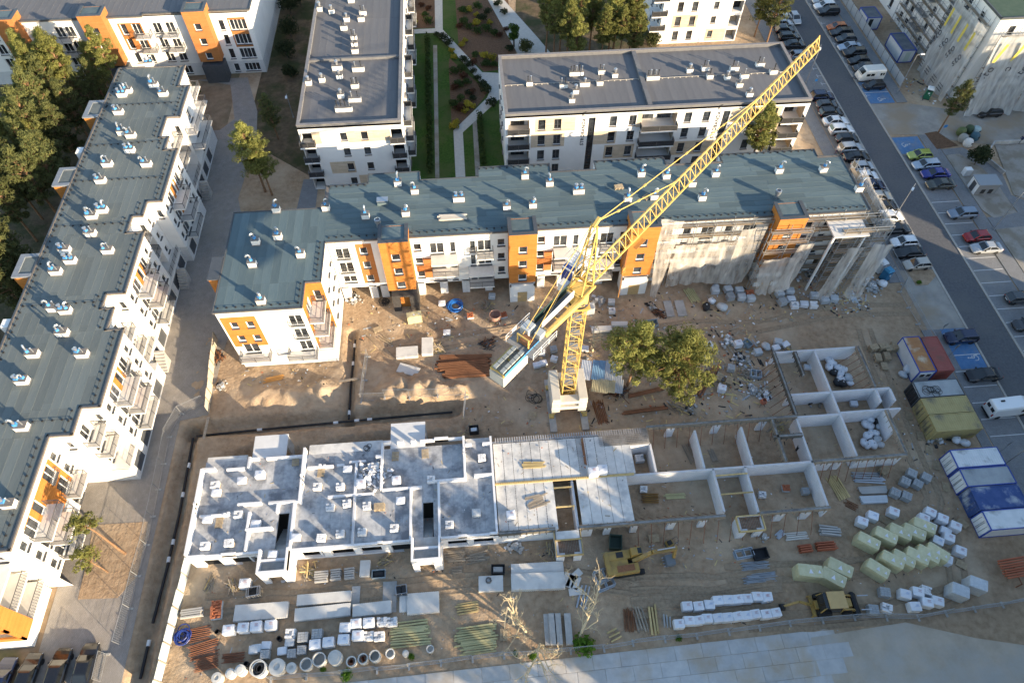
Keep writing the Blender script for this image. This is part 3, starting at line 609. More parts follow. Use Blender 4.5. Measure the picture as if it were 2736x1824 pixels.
mb.poly([(-46.7, 107.6, 0), (-57, 107.6, 0), (-57, 107.6, 12.3), (-46.7, 107.6, 12.3)]).poly([(-57, 107.6, 0), (-57, 25.9, 0), (-57, 25.9, 12.3), (-57, 107.6, 12.3)])
Facade(Lb, (-57, 25.9), 0, 8.8, .1, 12.3).win(3, 9, 2, 2.1, 'w2').win(6.6, 9.4, 1, 1.4).win(3, 6.1, 2, 2.1, 'w2').emit(mb)
# garage level, standing forward under the steps
GAR = []; random.seed(4)
for y0, y1, x in ((38.6, 54, -43.6), (54, 75.1, -44.75), (75.1, 86.1, -43.7), (86.1, 104.2, -44.85)):
    g = Facade(Lb, (x, y0), 90, y1 - y0, 0, 3.0, 3); u = .9
    while u < y1 - y0 - 2.6: g.hole(u, u + 2.4, .05, 2.3); GAR.append((x, y0 + u + 1.2)); u += random.choice((3.4, 3.6, 4.4))
    g.zone(0, y1 - y0, 2.5, 3.0, 0); g.emit(mb)
    mb.poly([(-57, y0, 0), (x, y0, 0), (x, y0, 3), (-57, y0, 3)], 3).poly([(x, y1, 0), (-57, y1, 0), (-57, y1, 3), (x, y1, 3)], 3)
mb.build('wall', MM, Lb)
gm = MB().box(0, -1.2, 0, .06, 1.2, 2.25).mesh('garage_door', DARKM); o = Lb['_o']
for x, y in GAR: put('garage_door', gm, Lb, (x - .22 - o[0], y - o[1], .05))
for y0, y1, x in ((38.7, 54, -43.5), (54.01, 75.1, -44.65), (75.11, 86.1, -43.6), (86.11, 104.1, -44.75)): MB().box(-57, y0, 2.9, x, y1, 3.12).build('terrace_deck', SLABW, Lb)
st = MB().box(0, -1.6, 0, .04, 1.6, 2.25).mesh('stairs', CONC)
for y in (69.4, 88.5, 54.4):
    k = MB()
    for s_ in range(7): k.box(-44.7 , y + s_ * .28, .02, -43.4, y + (s_ + 1) * .28, .35 + s_ * .38)
    k.build('outside_stair', CONC, Lb)
# terrace railings in the recesses
for ya, yb_ in ((86.6, 93.6), (69.4, 74.8), (52.9, 58.2), (39.0, 41.6)):
    k = MB(); x = -44.75 if ya > 50 else -43.6
    for t in range(int((yb_ - ya) / 1.2) + 1): k.box(x - .03, ya + t * 1.2 - .03, 3.125, x + .03, ya + t * 1.2 + .03, 4.15)
    for q in range(5): k.beam((x, ya, 3.3 + q * .2), (x, yb_, 3.3 + q * .2), .03)
    k.build('terrace_railing', STEEL, Lb)
roof(Lb, lpoly, ZL, GREENF, [(-57.1, y0, x1 - .25, y1) for (y1, x1), y0 in zip(east, ys[1:])], 'y', 1.05, 9.5)
edge_run(Lb, lpoly, ZL - .02, 'gutter', BROWNM, .34, .26)
edge_run(Lb, lpoly, ZL + .09, 'gutter_lip', DARKM, .10, .12)
er = []
for i, (yt, x) in enumerate(east): er.append(((x - .8, ys[i + 1] + .4), (x - .8, yt - .4)))
guards(Lb, er + [((-56.7, 26.2), (-56.7, 107.3)), ((-56.6, 87.8), (-46.5, 88.2)), ((-56.6, 71), (-47, 71)), ((-56.6, 57.2), (-47, 57.2)), ((-56.6, 97.6), (-45.6, 97.6)), ((-56.6, 40.4), (-46, 40.4)), ((-56.6, 80), (-44.3, 80))], ZL + .02)
for y0, y1 in ((94.9, 98.9), (79.3, 83.0), (62.2, 66.0), (46, 50)):
    e = put('stair_tower', None, Lb); e['_o'] = Lb['_o']
    MB().box(-59.6, y0, 2, -57.32, y1, 12.55).build('shaft', ORANGE, e); MB().box(-59.5, y0 + .1, 12.55, -57.3, y1 - .1, 12.66).build('tower_roof', GREENF, e); k = MB()
    k.box(-59.7, y0 - .1, 12.55, -59.0, y1 + .1, 12.8).box(-59.0, y0 - .1, 12.55, -57.3, y0 + .45, 12.8).box(-59.0, y1 - .45, 12.55, -57.3, y1 + .1, 12.8); k.build('coping', mat('grey sheet metal', (.17, .19, .22), (.21, .23, .26), scale=2, rough=.45, spec=.5), e)
for y0 in (87.8, 55.4): MB().box(-58.6, y0 - 1.2, 9.5, -57, y0 + .1, 12.5).build('side_bay', WHITE, Lb)
LST = [(11, 1345, 605), (11, 1385, 795), (11, 1470, 872), (11, 1150, 845), (11, 1100, 880), (11, 1070, 1037), (11, 1180, 1247), (11, 1105, 1220), (11, 1170, 1380), (11, 970, 1505), (11, 1320, 1505), (21, 910, 142), (21, 925, 408), (21, 830, 462), (21, 820, 617), (21, 975, 772), (21, 640, 862), (21, 590, 765), (21, 510, 962), (21, 490, 1290), (21, 595, 1312), (21, 570, 1512), (31, 305, 192), (31, 745, 192), (31, 210, 432), (31, 205, 847), (31, 90, 1540)]
random.seed(8)
for i, (rc, x, y) in enumerate(LST):
    p = Q(rc, x, y, ZL); p.y += .35; stack(Lb, p, 1.35, .8, .85, (('e0', 'e1', 'e2')[i % 3], 'z') if i % 4 else ('e2', 'e0'))
# lower south end with its orange-clad loggias
o = Lb['_o']
e = put('south_wing', None, Lb); e['_o'] = o
k = MB().box(-60, 19.6, 0, -50.6, 25.7, 3.0, 0).box(-60, 20.2, 3.0, -53.2, 25.7, 9.4, 0).box(-60, 19.8, 9.4, -52.9, 25.6, 9.7, 2); k.build('wall', [WHITE, ORANGE, TEAL], e)
k = MB()
for z in (3.0, 6.1): k.box(-53.15, 19.6, z, -49.6, 25.6, z + .25, 0)
k.box(-53.15, 19.5, 9.2, -49.5, 25.6, 9.5, 0); k.build('loggia_slab', SLABW, e)
k = MB().box(-53.1, 19.5, 3.1, -52.8, 19.75, 9.2).box(-52.7, 19.5, 3.26, -49.55, 19.7, 4.3).box(-52.7, 19.5, 6.36, -49.55, 19.7, 7.4).box(-49.8, 19.5, 3.26, -49.55, 21.6, 9.2); k.build('cladding', ORANGE, e)
k = MB()
for z in (3.25, 6.35):
    for q in range(14): k.box(-49.66, 21.7 + q * .29, z, -49.62, 21.74 + q * .29, z + 1.05)
    k.beam((-49.64, 21.6, z + 1.05), (-49.64, 25.6, z + 1.05), .07)
k.build('railing', STEEL, e)
# ================================================================ S, C, N, T: the finished blocks behind
def parapet_roof(b, x0, y0, x1, y1, z, felt, d, strips, coping=DARKM, down=.55):
    m = MB().box(x0 + .3, y0 + .3, z - down - .3, x1 - .3, y1 - .3, z - down); r = m.build('roof', GREYF, b); o = b['_o']
    if felt.name not in SHEET: SHEET[felt.name] = MB().hexa([(0, 0, 0), (1, 0, 0), (1, 1, 0), (0, 1, 0), (0, 0, .02), (1, 0, .02), (1, 1, .006), (0, 1, .006)]).mesh('roof_sheet', felt)
    for X0, Y0, X1, Y1 in strips:
        n = round((X1 - X0 if d == 'y' else Y1 - Y0) / 1.25)
        for i in range(n):
            w_ = (X1 - X0 if d == 'y' else Y1 - Y0) / n
            if d == 'y': put('roof_sheet', SHEET[felt.name], r, (X0 + (i + 1) * w_ - o[0], Y0 - o[1], z - down + .004), R(90), (Y1 - Y0 - .04, w_ + .02, 1 + random.random()))
            else: put('roof_sheet', SHEET[felt.name], r, (X0 - o[0], Y0 + i * w_ - o[1], z - down + .004), 0, (X1 - X0 - .04, w_ + .02, 1 + random.random()))
    k = MB()
    k.box(x0, y0, z - .75, x1, y0 + .38, z).box(x0, y1 - .38, z - .75, x1, y1, z).box(x0, y0 + .38, z - .75, x0 + .38, y1 - .38, z).box(x1 - .38, y0 + .38, z - .75, x1, y1 - .38, z); k.build('parapet', GREYF, b)
    k = MB(); c = .46
    k.box(x0 - .05, y0 - .05, z, x1 + .05, y0 + c, z + .06).box(x0 - .05, y1 - c, z, x1 + .05, y1 + .05, z + .06).box(x0 - .05, y0 + c, z, x0 + c, y1 - c, z + .06).box(x1 - c, y0 + c, z, x1 + .05, y1 - c, z + .06); k.build('coping', coping, b)
    return r
PAR = mat('brown coping', (.20, .18, .175), (.24, .22, .21), scale=2, rough=.5, spec=.5)
SM = [WHITE, BEIGEW, BLACKM, LOUV]
SMOKE = mat('smoked glass panel', (.022, .024, .026), (.03, .03, .032), rough=.12, spec=.6)
TXT = {}
def lettering(b, txt, p, size, rot, m, name='lettering'):
    k = (txt, size, m.name)
    if k not in TXT:
        cu = bpy.data.curves.new('lettering', 'FONT'); cu.body = txt; cu.size = size; cu.extrude = .03; cu.space_character = 1.12
        t = bpy.data.objects.new('lettering', cu); col.objects.link(t); me = bpy.data.meshes.new_from_object(t.evaluated_get(bpy.context.evaluated_depsgraph_get())); bpy.data.objects.remove(t); bpy.data.curves.remove(cu)
        me.materials.clear(); me.materials.append(m); me.polygons.foreach_set('material_index', [0] * len(me.polygons)); TXT[k] = me
    q = b['_o'] if '_o' in b else (0, 0, 0)
    return put(name, TXT[k], b, (p[0] - q[0], p[1] - q[1], p[2] - q[2]), rot)
S = thing('apartment_block', 'white and beige four-storey block with grey flat roof and black lettering by its stair windows', 'apartment block', (6.2, 89.9, 0))
mb = MB(); f = Facade(S, (6.2, 89.9), 0, 49.1, 0, 12.6); U = lambda x: x - 6.2
ROWS = (9.75, 6.75, 3.75, .75)
for z in ROWS:
    for x in (12.0, 14.55, 23.5, 26.65, 35.65, 38.65, 46.6, 49.7): f.win(U(x), z, 1.15, 1.9, 'wd2t' if x in (14.55, 26.65) else 'wdt')
    f.hole(U(6.6), U(10.0), z - .6, z + 2.0).hole(U(28.1), U(33.8), z - .6, z + 2.0).hole(U(51.2), U(54.7), z - .6, z + 2.0)
f.win(U(20.05), 1.0, 1.1, 10.6, 'wd', False, 'stair_window').win(U(41.9), 1.0, 1.1, 10.6, 'wd', False, 'stair_window')
f.zone(U(10.9), U(17.4), 9.3, 12.0, 1).zone(U(10.3), U(15.8), 6.3, 9.0, 1).zone(U(20.6), U(24.3), 6.3, 8.9, 1).zone(U(22.6), U(27.6), 3.2, 6.0, 1).zone(U(27.3), U(28.1), 9.3, 12, 1).zone(U(42.6), U(51), 9.3, 12, 1).zone(U(34), U(41), 3.2, 6, 1).zone(U(50.4), U(51.2), 6.3, 9, 1)
f.d = .2; f.emit(mb)
for x0, x1, out in ((6.6, 10.0, .35), (28.1, 33.8, 1.2), (51.2, 54.7, .9)):
    for z in ROWS:
        mb.box(x0 - .1, 90.05, z - .8, x1 + .1, 92.2, z - .605, 0).box(x0 - .1, 90.05, z + 2.0, x1 + .1, 92.2, z + 2.15, 0).box(x0 - .1, 92.2, z - .6, x1 + .1, 92.35, z + 2, 0).box(x0 - .16, 90.1, z - .6, x0 - .02, 92.2, z + 2, 1).box(x1 + .02, 90.1, z - .6, x1 + .16, 92.2, z + 2, 1)
        o = S['_o']; n = 2 if x1 - x0 > 4 else 1
        for i in range(n):
            cx = x0 + (x1 - x0) * (i + .5) / n; fr, pn, si = window_meshes(2.2, 2.1, 'wd3'); q = put('window', fr, S, (cx - o[0], 92.12 - o[1], z - .55)); put('pane', pn, q)
        if z > 1: balcony(S, f, U(x0 - .1), U(x1 + .1), z - .6, out, True, WHITE, SMOKE)
Facade(S, (55.3, 89.9), 90, 16, 0, 12.6).emit(mb)
fl = Facade(S, (6.2, 105.9), 270, 16, 0, 12.6)
for z in ROWS:
    for u in (4, 7, 10): fl.win(u, z, 1.1, 1.8, 'wd')
fl.emit(mb); Facade(S, (55.3, 105.9), 180, 49.1, 0, 12.6).emit(mb)
mb.build('wall', SM, S)
random.seed(31)
parapet_roof(S, 6.2, 89.9, 55.3, 105.9, 13.0, GREYF, 'y', [(6.6, 90.3, 29.0, 98.0), (6.6, 98.0, 29.0, 105.5), (29.6, 90.3, 54.9, 98.0), (29.6, 98.0, 54.9, 105.5)], PAR)
MB().box(28.95, 90.3, 12.2, 29.65, 105.5, 12.95).build('fire_wall', GREYF, S)
k = MB().beam((6.8, 98, 12.62), (54.8, 98, 12.62), .06)
for i in range(49): k.box(6.8 + i - .1, 97.9, 12.45, 6.8 + i + .1, 98.1, 12.58)
k.build('lightning_wire', KERB, S)
LET = mat('black letters', (.03, .03, .035), rough=.6)
for x in (18.9, 40.75): lettering(S, 'STROBANDA 7A', (x + .1, 89.86, 6.3), .82, (R(90), R(-90), 0), LET)
for rc, x, y, w_, v in ((13, 185, 780, 1.0, 'pz'), (13, 490, 800, 1.3, 'zp'), (13, 605, 690, 2.3, 'ppzpz'), (13, 680, 785, 1.6, 'c'), (13, 830, 675, 1.1, 'pz'), (13, 815, 775, 1.0, 'p'), (13, 950, 705, .9, 'c'), (13, 600, 852, .9, 'c'), (13, 565, 930, .9, 'c'), (13, 1290, 728, 2.1, 'pzpzp'), (13, 1620, 662, 1.0, 'c'), (13, 1760, 645, 1.2, 'pz'), (13, 1800, 718, 1.0, 'p'), (13, 1955, 728, .9, 'c'), (13, 2110, 712, 1.3, 'z'), (13, 2020, 645, 1.4, 'pz'), (13, 2065, 792, 1.0, 'c'), (13, 2155, 878, 1.0, 'c'), (14, -20, 610, 1.4, 'pz'), (14, 100, 675, 1.2, 'p')):
    p = Q(rc, x, y, 12.45); p.y += .35; stack(S, p, w_, .75, .85, tuple(v))
# C: the block seen end-on
C = thing('apartment_block', 'white four-storey block seen end on with grey roof and corner balconies beside the garden lawn', 'apartment block', (-26.1, 89.8, 0))
mb = MB(); f = Facade(C, (-26.1, 89.8), 0, 16.0, 0, 12.6); U = lambda x: x + 26.1
for z in ROWS:
    for x in (-19.35, -16.1): f.win(U(x), z, 1.05, 1.5 if z > 4 else 1.4, 'wd')
    f.hole(0.05, 1.9, z - .6, z + 1.7).hole(U(-11.9), 15.95, z - .6, z + 1.7)
f.zone(U(-18.8), U(-12), 9.3, 11.5, 1).zone(1.9, 3.2, 9.3, 11.6, 1).zone(U(-22.6), U(-18.6), 3.2, 5.6, 1).zone(U(-18.4), U(-12), .2, 2.6, 1)
f.emit(mb)
for x0, x1 in ((-26.05, -24.2), (-11.9, -10.15)):
    for z in ROWS:
        mb.box(x0, 90.02, z - .8, x1, 91.6, z - .605, 0).box(x0, 91.6, z - .6, x1, 91.7, z + 1.75, 2).box(x0, 90.02, z + 1.7, x1, 91.6, z + 1.85, 0)
        if z > 1: balcony(C, f, U(x0 - .3), U(x1 + .3), z - .6, .7, True, WHITE, SMOKE)
fe = Facade(C, (-10.1, 89.8), 90, 70, 0, 12.6)
for z in ROWS:
    u = 5
    while u < 66: fe.win(u, z - .4, 1.6, 2.2, 'wd2').win(u + 3.4, z, 1.0, 1.6, 'wd'); u += 6.6
    for u in (3.6, 16.8, 30, 43.2):
        if z > 1: balcony(C, fe, u, u + 5.2, z - .62, 1.3, True, WHITE, SMOKE)
fe.emit(mb)
mb.poly([(-26.1, 160, 0), (-26.1, 89.8, 0), (-26.1, 89.8, 12.6), (-26.1, 160, 12.6)])
mb.build('wall', SM, C)
parapet_roof(C, -26.1, 89.8, -10.1, 160, 13.0, GREYF, 'y', [(-25.7, 90.2, -10.5, 98.4), (-25.7, 98.4, -10.5, 107.2), (-25.7, 107.7, -10.5, 120), (-25.7, 120, -10.5, 135)], PAR)
MB().box(-25.7, 107.2, 12.2, -10.5, 107.65, 12.9).build('fire_wall', GREYF, C)
for rc, x, y, w_, v in ((12, 870, 35, 1.1, 'z'), (12, 590, 112, .9, 'c'), (12, 695, 135, .9, 'c'), (12, 830, 205, 1.0, 'c'), (12, 805, 282, 1.1, 'pz'), (12, 975, 148, 1.2, 'pz'), (12, 960, 203, 1.1, 'z'), (12, 905, 490, 1.1, 'p'), (12, 900, 430, 1.0, 'zp'), (12, 895, 370, 1.0, 'pz'), (12, 935, 652, 1.9, 'zp'), (12, 765, 720, 1.0, 'c'), (12, 745, 640, 1.6, 'c'), (12, 610, 748, .9, 'c'), (12, 490, 775, .9, 'c'), (12, 905, 803, 1.2, 'pzp'), (12, 780, 892, 1.0, 'c'), (12, 805, 1012, 2.6, 'pppz'), (12, 905, 925, 1.9, 'zp')):
    p = Q(rc, x, y, 12.45); p.y += .35; stack(C, p, w_, .75, .9, tuple(v))
# N: orange-towered block at the top left
N = thing('apartment_block', 'white block with brown orange stair towers at the top left beyond the pines', 'apartment block', (-90, 124.3, 0))
mb = MB(); f = Facade(N, (-92, 124.3), 0, 53.5, .1, 12.3); U = lambda x: x + 92
for z in FZ + (.6,):
    for x in (-85, -76.6, -73, -71.2, -61.5, -59.2, -55.5, -53.2, -43.9, -41.6, -40.2): f.win(U(x), z, 1.0 if x in (-76.6, -43.9, -61.5) else 1.5, 2.0 if z > 1 else 1.6, 'w' if x in (-76.6, -43.9, -61.5) else 'w2')
f.zone(U(-62.4), U(-58.2), 6.0, 11.2, 2).zone(U(-42.6), U(-39.4), 5.6, 11.4, 2).zone(0, 53.5, .1, 2.7, 3); f.emit(mb)
fe = Facade(N, (-38.5, 124.3), 90, 40, .1, 12.3).zone(0, 40, .1, 2.7, 3).emit(mb); mb.build('wall', MM, N)
for z in FZ[:2]: balcony(N, f, U(-59.6), U(-56.8), z - .1, 1.6); balcony(N, f, U(-54.8), U(-51.9), z - .1, 1.6); balcony(N, f, U(-74.5), U(-71), z - .1, 1.6)
roof(N, [(-92.3, 124.0), (-57.3, 124.0), (-57.3, 124.7), (-38.2, 124.7), (-38.2, 165), (-92.3, 165)], ZL, GREYF, [(-92, 124.2, -57.4, 136), (-57.3, 124.9, -38.4, 136)], 'y', 1.1, 14)
edge_run(N, [(-92.3, 124.0), (-57.3, 124.0), (-57.3, 124.7), (-38.2, 124.7), (-38.2, 160)], ZL + .02, 'gutter', DARKM, .22, .22, False)
for x0, x1 in ((-82.4, -78.8), (-67.7, -63.5), (-49.5, -45.5)):
    e = tower(N, x0, x1, 122.3, 125.4, 13.9, 4.1, clad=2)
    MB().box(x0 + .1, 121.6, 0, x1 + .1, 124.2, 3.6).build('entrance_block', DARKM, e)
for x, y in ((-70, 131), (-63, 131), (-86, 130)): stack(N, Vector((x, y, ZL)), 1.3, .8, .85, ('e0', 'z'))
# T: end wall of the block at the top centre
T = thing('apartment_block', 'white block with dark balconies standing beyond the pines at the top', 'apartment block', (40.2, 127.8, 0))
mb = MB(); f = Facade(T, (40.2, 127.8), 0, 16.2, 0, 13)
for z in ROWS:
    for x in (3.4, 6.3): f.win(x, z, 1.15, 1.9, 'wdt')
    f.win(10.6, z + .3, 1.0, 1.4, 'wd').hole(13.9, 16.0, z - .6, z + 1.7)
f.zone(2.2, 7.4, 3.3, 6, 1).zone(9.6, 13.8, .2, 2.8, 1); f.emit(mb); Facade(T, (56.4, 127.8), 90, 40, 0, 13).emit(mb)
for z in ROWS: mb.box(54.1, 128.02, z - .8, 56.2, 129.6, z - .605, 0).box(54.1, 129.6, z - .6, 56.2, 129.7, z + 1.7, 2 if z > 4 else 1)
fw = Facade(T, (40.2, 167.8), 270, 40, 0, 13)
for z in ROWS:
    for u in (32, 35.4, 38): fw.win(u, z, 1.2, 1.9, 'wd')
fw.emit(mb); mb.build('wall', SM, T)
for z in ROWS[:3]: balcony(T, f, -2.2, .9, z - .6, .6, True, WHITE, SMOKE); MB().box(38.0, 127.9, z - .78, 40.18, 131, z - .62).build('balcony_floor', WHITE, T)
parapet_roof(T, 40.2, 127.8, 56.4, 168, 13.4, GREYF, 'y', [(40.6, 128.2, 56, 140)], PAR)

# ================================================================ scaffold kit
TUBE = mat('scaffold tube', (.42, .43, .44), (.33, .34, .35), scale=3, rough=.45, metal=.5, spec=.5)
PLANK = mat('scaffold deck', (.34, .27, .19), (.27, .21, .15), scale=3, rough=.9, rnd=.12)
def net_mat(name, c, alpha):
    m = bpy.data.materials.new(name); m.use_nodes = True; nt = m.node_tree; L = nt.links.new; b = nt.nodes['Principled BSDF']; out = nt.nodes['Material Output']
    b.inputs['Base Color'].default_value = c4(c); b.inputs['Roughness'].default_value = .9; b.inputs['Specular IOR Level'].default_value = .1
    tr = node(nt, 'ShaderNodeBsdfTransparent'); tl_ = node(nt, 'ShaderNodeBsdfTranslucent'); tl_.inputs['Color'].default_value = c4(c)
    a = node(nt, 'ShaderNodeMixShader'); a.inputs[0].default_value = .35; L(b.outputs[0], a.inputs[1]); L(tl_.outputs[0], a.inputs[2])
    n = node(nt, 'ShaderNodeTexNoise', i_Scale=1.0, i_Detail=3); g = node(nt, 'ShaderNodeNewGeometry'); vm = node(nt, 'ShaderNodeVectorMath', operation='MULTIPLY'); vm.inputs[1].default_value = (1.6, 1.6, .3); L(g.outputs['Position'], vm.inputs[0]); L(vm.outputs[0], n.inputs['Vector'])
    mr = node(nt, 'ShaderNodeMapRange'); mr.inputs['From Min'].default_value = .35; mr.inputs['From Max'].default_value = .65; mr.inputs['To Min'].default_value = alpha - .16; mr.inputs['To Max'].default_value = alpha + .16; L(n.outputs['Fac'], mr.inputs['Value'])
    k = node(nt, 'ShaderNodeMixShader'); L(mr.outputs['Result'], k.inputs[0]); L(tr.outputs[0], k.inputs[1]); L(a.outputs[0], k.inputs[2]); L(k.outputs[0], out.inputs['Surface']); return m
NET = net_mat('debris net', (.88, .83, .77), .42); NETG = net_mat('grey debris net', (.64, .65, .65), .6)
NETT = mat('net print', (.07, .07, .08), rough=.9); NETY = mat('yellow net print', (.62, .50, .10), (.55, .44, .08), scale=2, rough=.9)
def scaffold(label, p, a, L, H_, bays, d=.85, lift=2.0, z0=0.05, group=None):
    t = thing('scaffold', label, 'scaffold', (p[0], p[1], 0), R(a), group); n = bays
    for i in range(n + 1):
        x = L * i / n; k = MB()
        for y in (-.1, -d): k.tube([(x, y, z0), (x, y, H_ + random.uniform(.4, 1.3))], .05, 5)
        for q in range(int(H_ / lift) + 1): k.beam((x, -.1, z0 + q * lift + .1), (x, -d, z0 + q * lift + .1), .05)
        k.build('standard', TUBE, t, world=False)
    for q in range(1, int(H_ / lift) + 1):
        z = z0 + q * lift; k = MB()
        for y in (-d,):
            for dz in (.5, 1.0): k.beam((0, y, z + dz), (L, y, z + dz), .06)
        for i in range(0, n, 2): k.beam((L * i / n, -d, z - lift), (L * (i + 1) / n, -d, z), .04)
        k.build('guard_rail', TUBE, t, world=False)
        for i in range(n): MB().box(L * i / n + .02, -d + .06, z - .05, L * (i + 1) / n - .02, -.14, z).build('deck', PLANK, t, world=False)
    return t
def net(label, p, a, L, zt, zb, out, lean=0, amp=.18, m=NET, name='debris_net', seed=0, hem=None, lean0=None, xb=(0, 1), group=None):
    """hanging net: a draped sheet with folds; foot may be pulled away from the wall"""
    t = thing(name, label, 'debris net', (p[0], p[1], 0), R(a), group); k = MB(); nu, nv = max(8, int(L / .35)), max(6, int((zt - zb) / .5))
    for j in range(nv + 1):
        v = j / nv
        for i in range(nu + 1):
            u = i / nu; x = L * ((xb[0] * (1 - v) + 0 * v) + u * ((xb[1] - xb[0]) * (1 - v) + v))
            y = -out - lean * (1 - v) ** 1.4 + 1.7 * amp * (noise2(u * L * .9, v * 3, seed) + .6 * noise2(u * L * 2.6, v * 1.5, seed + 3)) * (1.3 - .8 * v)
            z = zb + (zt - zb) * v + (.5 * noise2(u * L * .3, 3, seed + 7) + .15 * noise2(u * L, 1, seed)) * (v if v > .5 else (1 - v)) * 1.1
            k.v.append((x, y, z))
    for j in range(nv):
        for i in range(nu): k.f.append((j * (nu + 1) + i, j * (nu + 1) + i + 1, (j + 1) * (nu + 1) + i + 1, (j + 1) * (nu + 1) + i)); k.m.append(0)
    k.build('net_sheet', m, t, smooth=True, world=False); return t
random.seed(41)
scaffold('scaffold bays between the third and fourth orange stair towers of the long block', (25.4, 65.2), 0, 16, 12, 6)
scaffold('scaffold round the front of the fourth orange stair tower', (40.6, 63.0), 0, 5.6, 12, 2)
scaffold('scaffold at the east corner of the long block', (45.8, 65.2), 0, 11.6, 12, 4, 1.0)
scaffold('scaffold projecting in front of the east corner flats', (50.6, 62.6), 0, 6.6, 12, 3, 1.0)
scaffold('scaffold on the street end of the long block', (56.0, 64.0), 90, 10.5, 13, 4, .8)
net('beige debris net hanging as a long tail beside the third orange tower', (25.2, 65.0), 0, 3.2, 14.4, .4, 1.2, 2.0, .3, seed=1, xb=(.1, .42))
net('broad sagging debris net across the scaffolded facade', (28.2, 65.0), 0, 9.8, 9.6, 5.6, 1.2, .5, .4, seed=2)
net('lower debris net curtain under the sagging one', (28.0, 65.0), 0, 9.0, 6.4, 1.0, 1.25, .3, .3, seed=3)
net('tall debris net left of the fourth orange tower', (36.8, 64.8), 0, 3.6, 12.2, 1.0, 1.3, .5, .35, seed=4, xb=(-.1, .8))
net('debris net pulled out like a hammock below the fourth tower', (40.4, 62.2), 0, 5.2, 8.4, 2.4, 1.0, 1.0, .5, seed=5)
net('debris net strip on the east side of the fourth tower', (45.0, 62.6), 0, 2.0, 10.6, 2.0, .9, 1.0, .3, seed=6, xb=(-.6, .5))
net('debris net strip in front of the projecting corner scaffold', (51.4, 61.6), 0, 2.4, 10.4, .6, 1.2, 1.3, .3, seed=7, xb=(-.8, .3))
n8 = net('printed debris net on the outermost corner scaffold', (54.6, 61.4), 0, 2.9, 11.0, .5, 1.2, .9, .3, seed=8, xb=(-.2, .8))
net('debris net on the street end scaffold, bright at its top', (56.2, 62.0), 90, 11.0, 13.4, 4.0, .9, .2, .3, seed=9)
k = MB().obox((51.6, 62.9, 11.6), (5.0, 3.2, .25), 0); t = thing('canopy_slab', 'pale concrete canopy slab of the scaffolded east corner flats', 'slab', (51.6, 62.9, 11.0)); k.build('slab', SLABW, t)
for dx in (-2.2, 2.2): MB().box(51.6 + dx - .12, 61.6, 0, 51.6 + dx + .12, 61.9, 11.6).build('column', WHITE, t)

# ================================================================ U: the scaffolded block across the street
Ub = thing('apartment_block', 'unfinished white block wrapped in grey printed nets across the street', 'apartment block', (92.3, 104.8, 0))
mb = MB(); f = Facade(Ub, (92.3, 160), 270, 55.2, 0, 16)
for z in (1, 4, 7, 10, 13):
    for u in (6, 12, 18, 24, 29, 31.5, 38, 42, 46, 50.5): f.win(u, z, 1.2, 1.7, 'wd')
f.emit(mb); f2 = Facade(Ub, (92.3, 104.8), 0, 40, 0, 16)
for z in (1, 4, 7, 10, 13):
    for u in range(3, 39, 4): f2.win(u, z, 1.2, 1.7, 'wd')
f2.emit(mb); mb.build('wall', SM, Ub)
for z in (4, 7, 10, 13):
    for u in (34, 43): balcony(Ub, f, u, u + 3.4, z - .6, 1.4, True, CONC)
MB().box(92.1, 104.6, 16, 132.4, 160, 16.3).build('roof', mat('dark green felt', (.05, .085, .06), (.07, .105, .075), scale=1, rough=.9, rnd=.05), Ub)
edge_run(Ub, [(92.1, 160), (92.1, 104.6), (132, 104.6)], 16.32, 'roof_edge', DARKM, .25, .3, False)
random.seed(44)
scaffold('scaffold on the street side of the netted block', (92.2, 132), 270, 26, 15, 9)
scaffold('scaffold along the south side of the netted block', (92.6, 103.2), 0, 24, 15, 8)
nets = [net('grey printed net on the west corner of the netted block', (90.9, 114.5), 270, 10.6, 14.6, .3, .9, .5, .25, NETG, seed=11), net('grey printed net covering the south side of the netted block', (91.6, 102.9), 0, 9.5, 14.4, .3, .9, 2.4, .3, NETG, seed=12), net('second grey printed net on the south side of the netted block', (101.5, 102.9), 0, 14, 14.6, .3, .9, 2.0, .3, NETG, seed=13)]
def lettering2(t, txt, p, size, rot, m):
    o = lettering(t, txt, p, size, rot, m); o.location = p; return o
def sto(t, L, n):
    for i in range(n):
        x = L * (i + .35) / n; MB().obox((x, -1.45, 10.0), (.55, .03, 3.6), 0, 0, (R(4), R(8))).build('yellow_band', NETY, t, world=False)
        lettering2(t, 'sto', (x - .1, -1.75, 6.6), 1.9, (R(86), R(-70), 0), NETT)
        for q in range(3): MB().box(x - .4, -2.35 + .05 * q, 2.2 + q * .5, x + 1.0, -2.33 + .05 * q, 2.35 + q * .5).build('printed_line', NETT, t, world=False)
sto(nets[0], 10.6, 4); sto(nets[1], 9.5, 3); sto(nets[2], 14, 4)
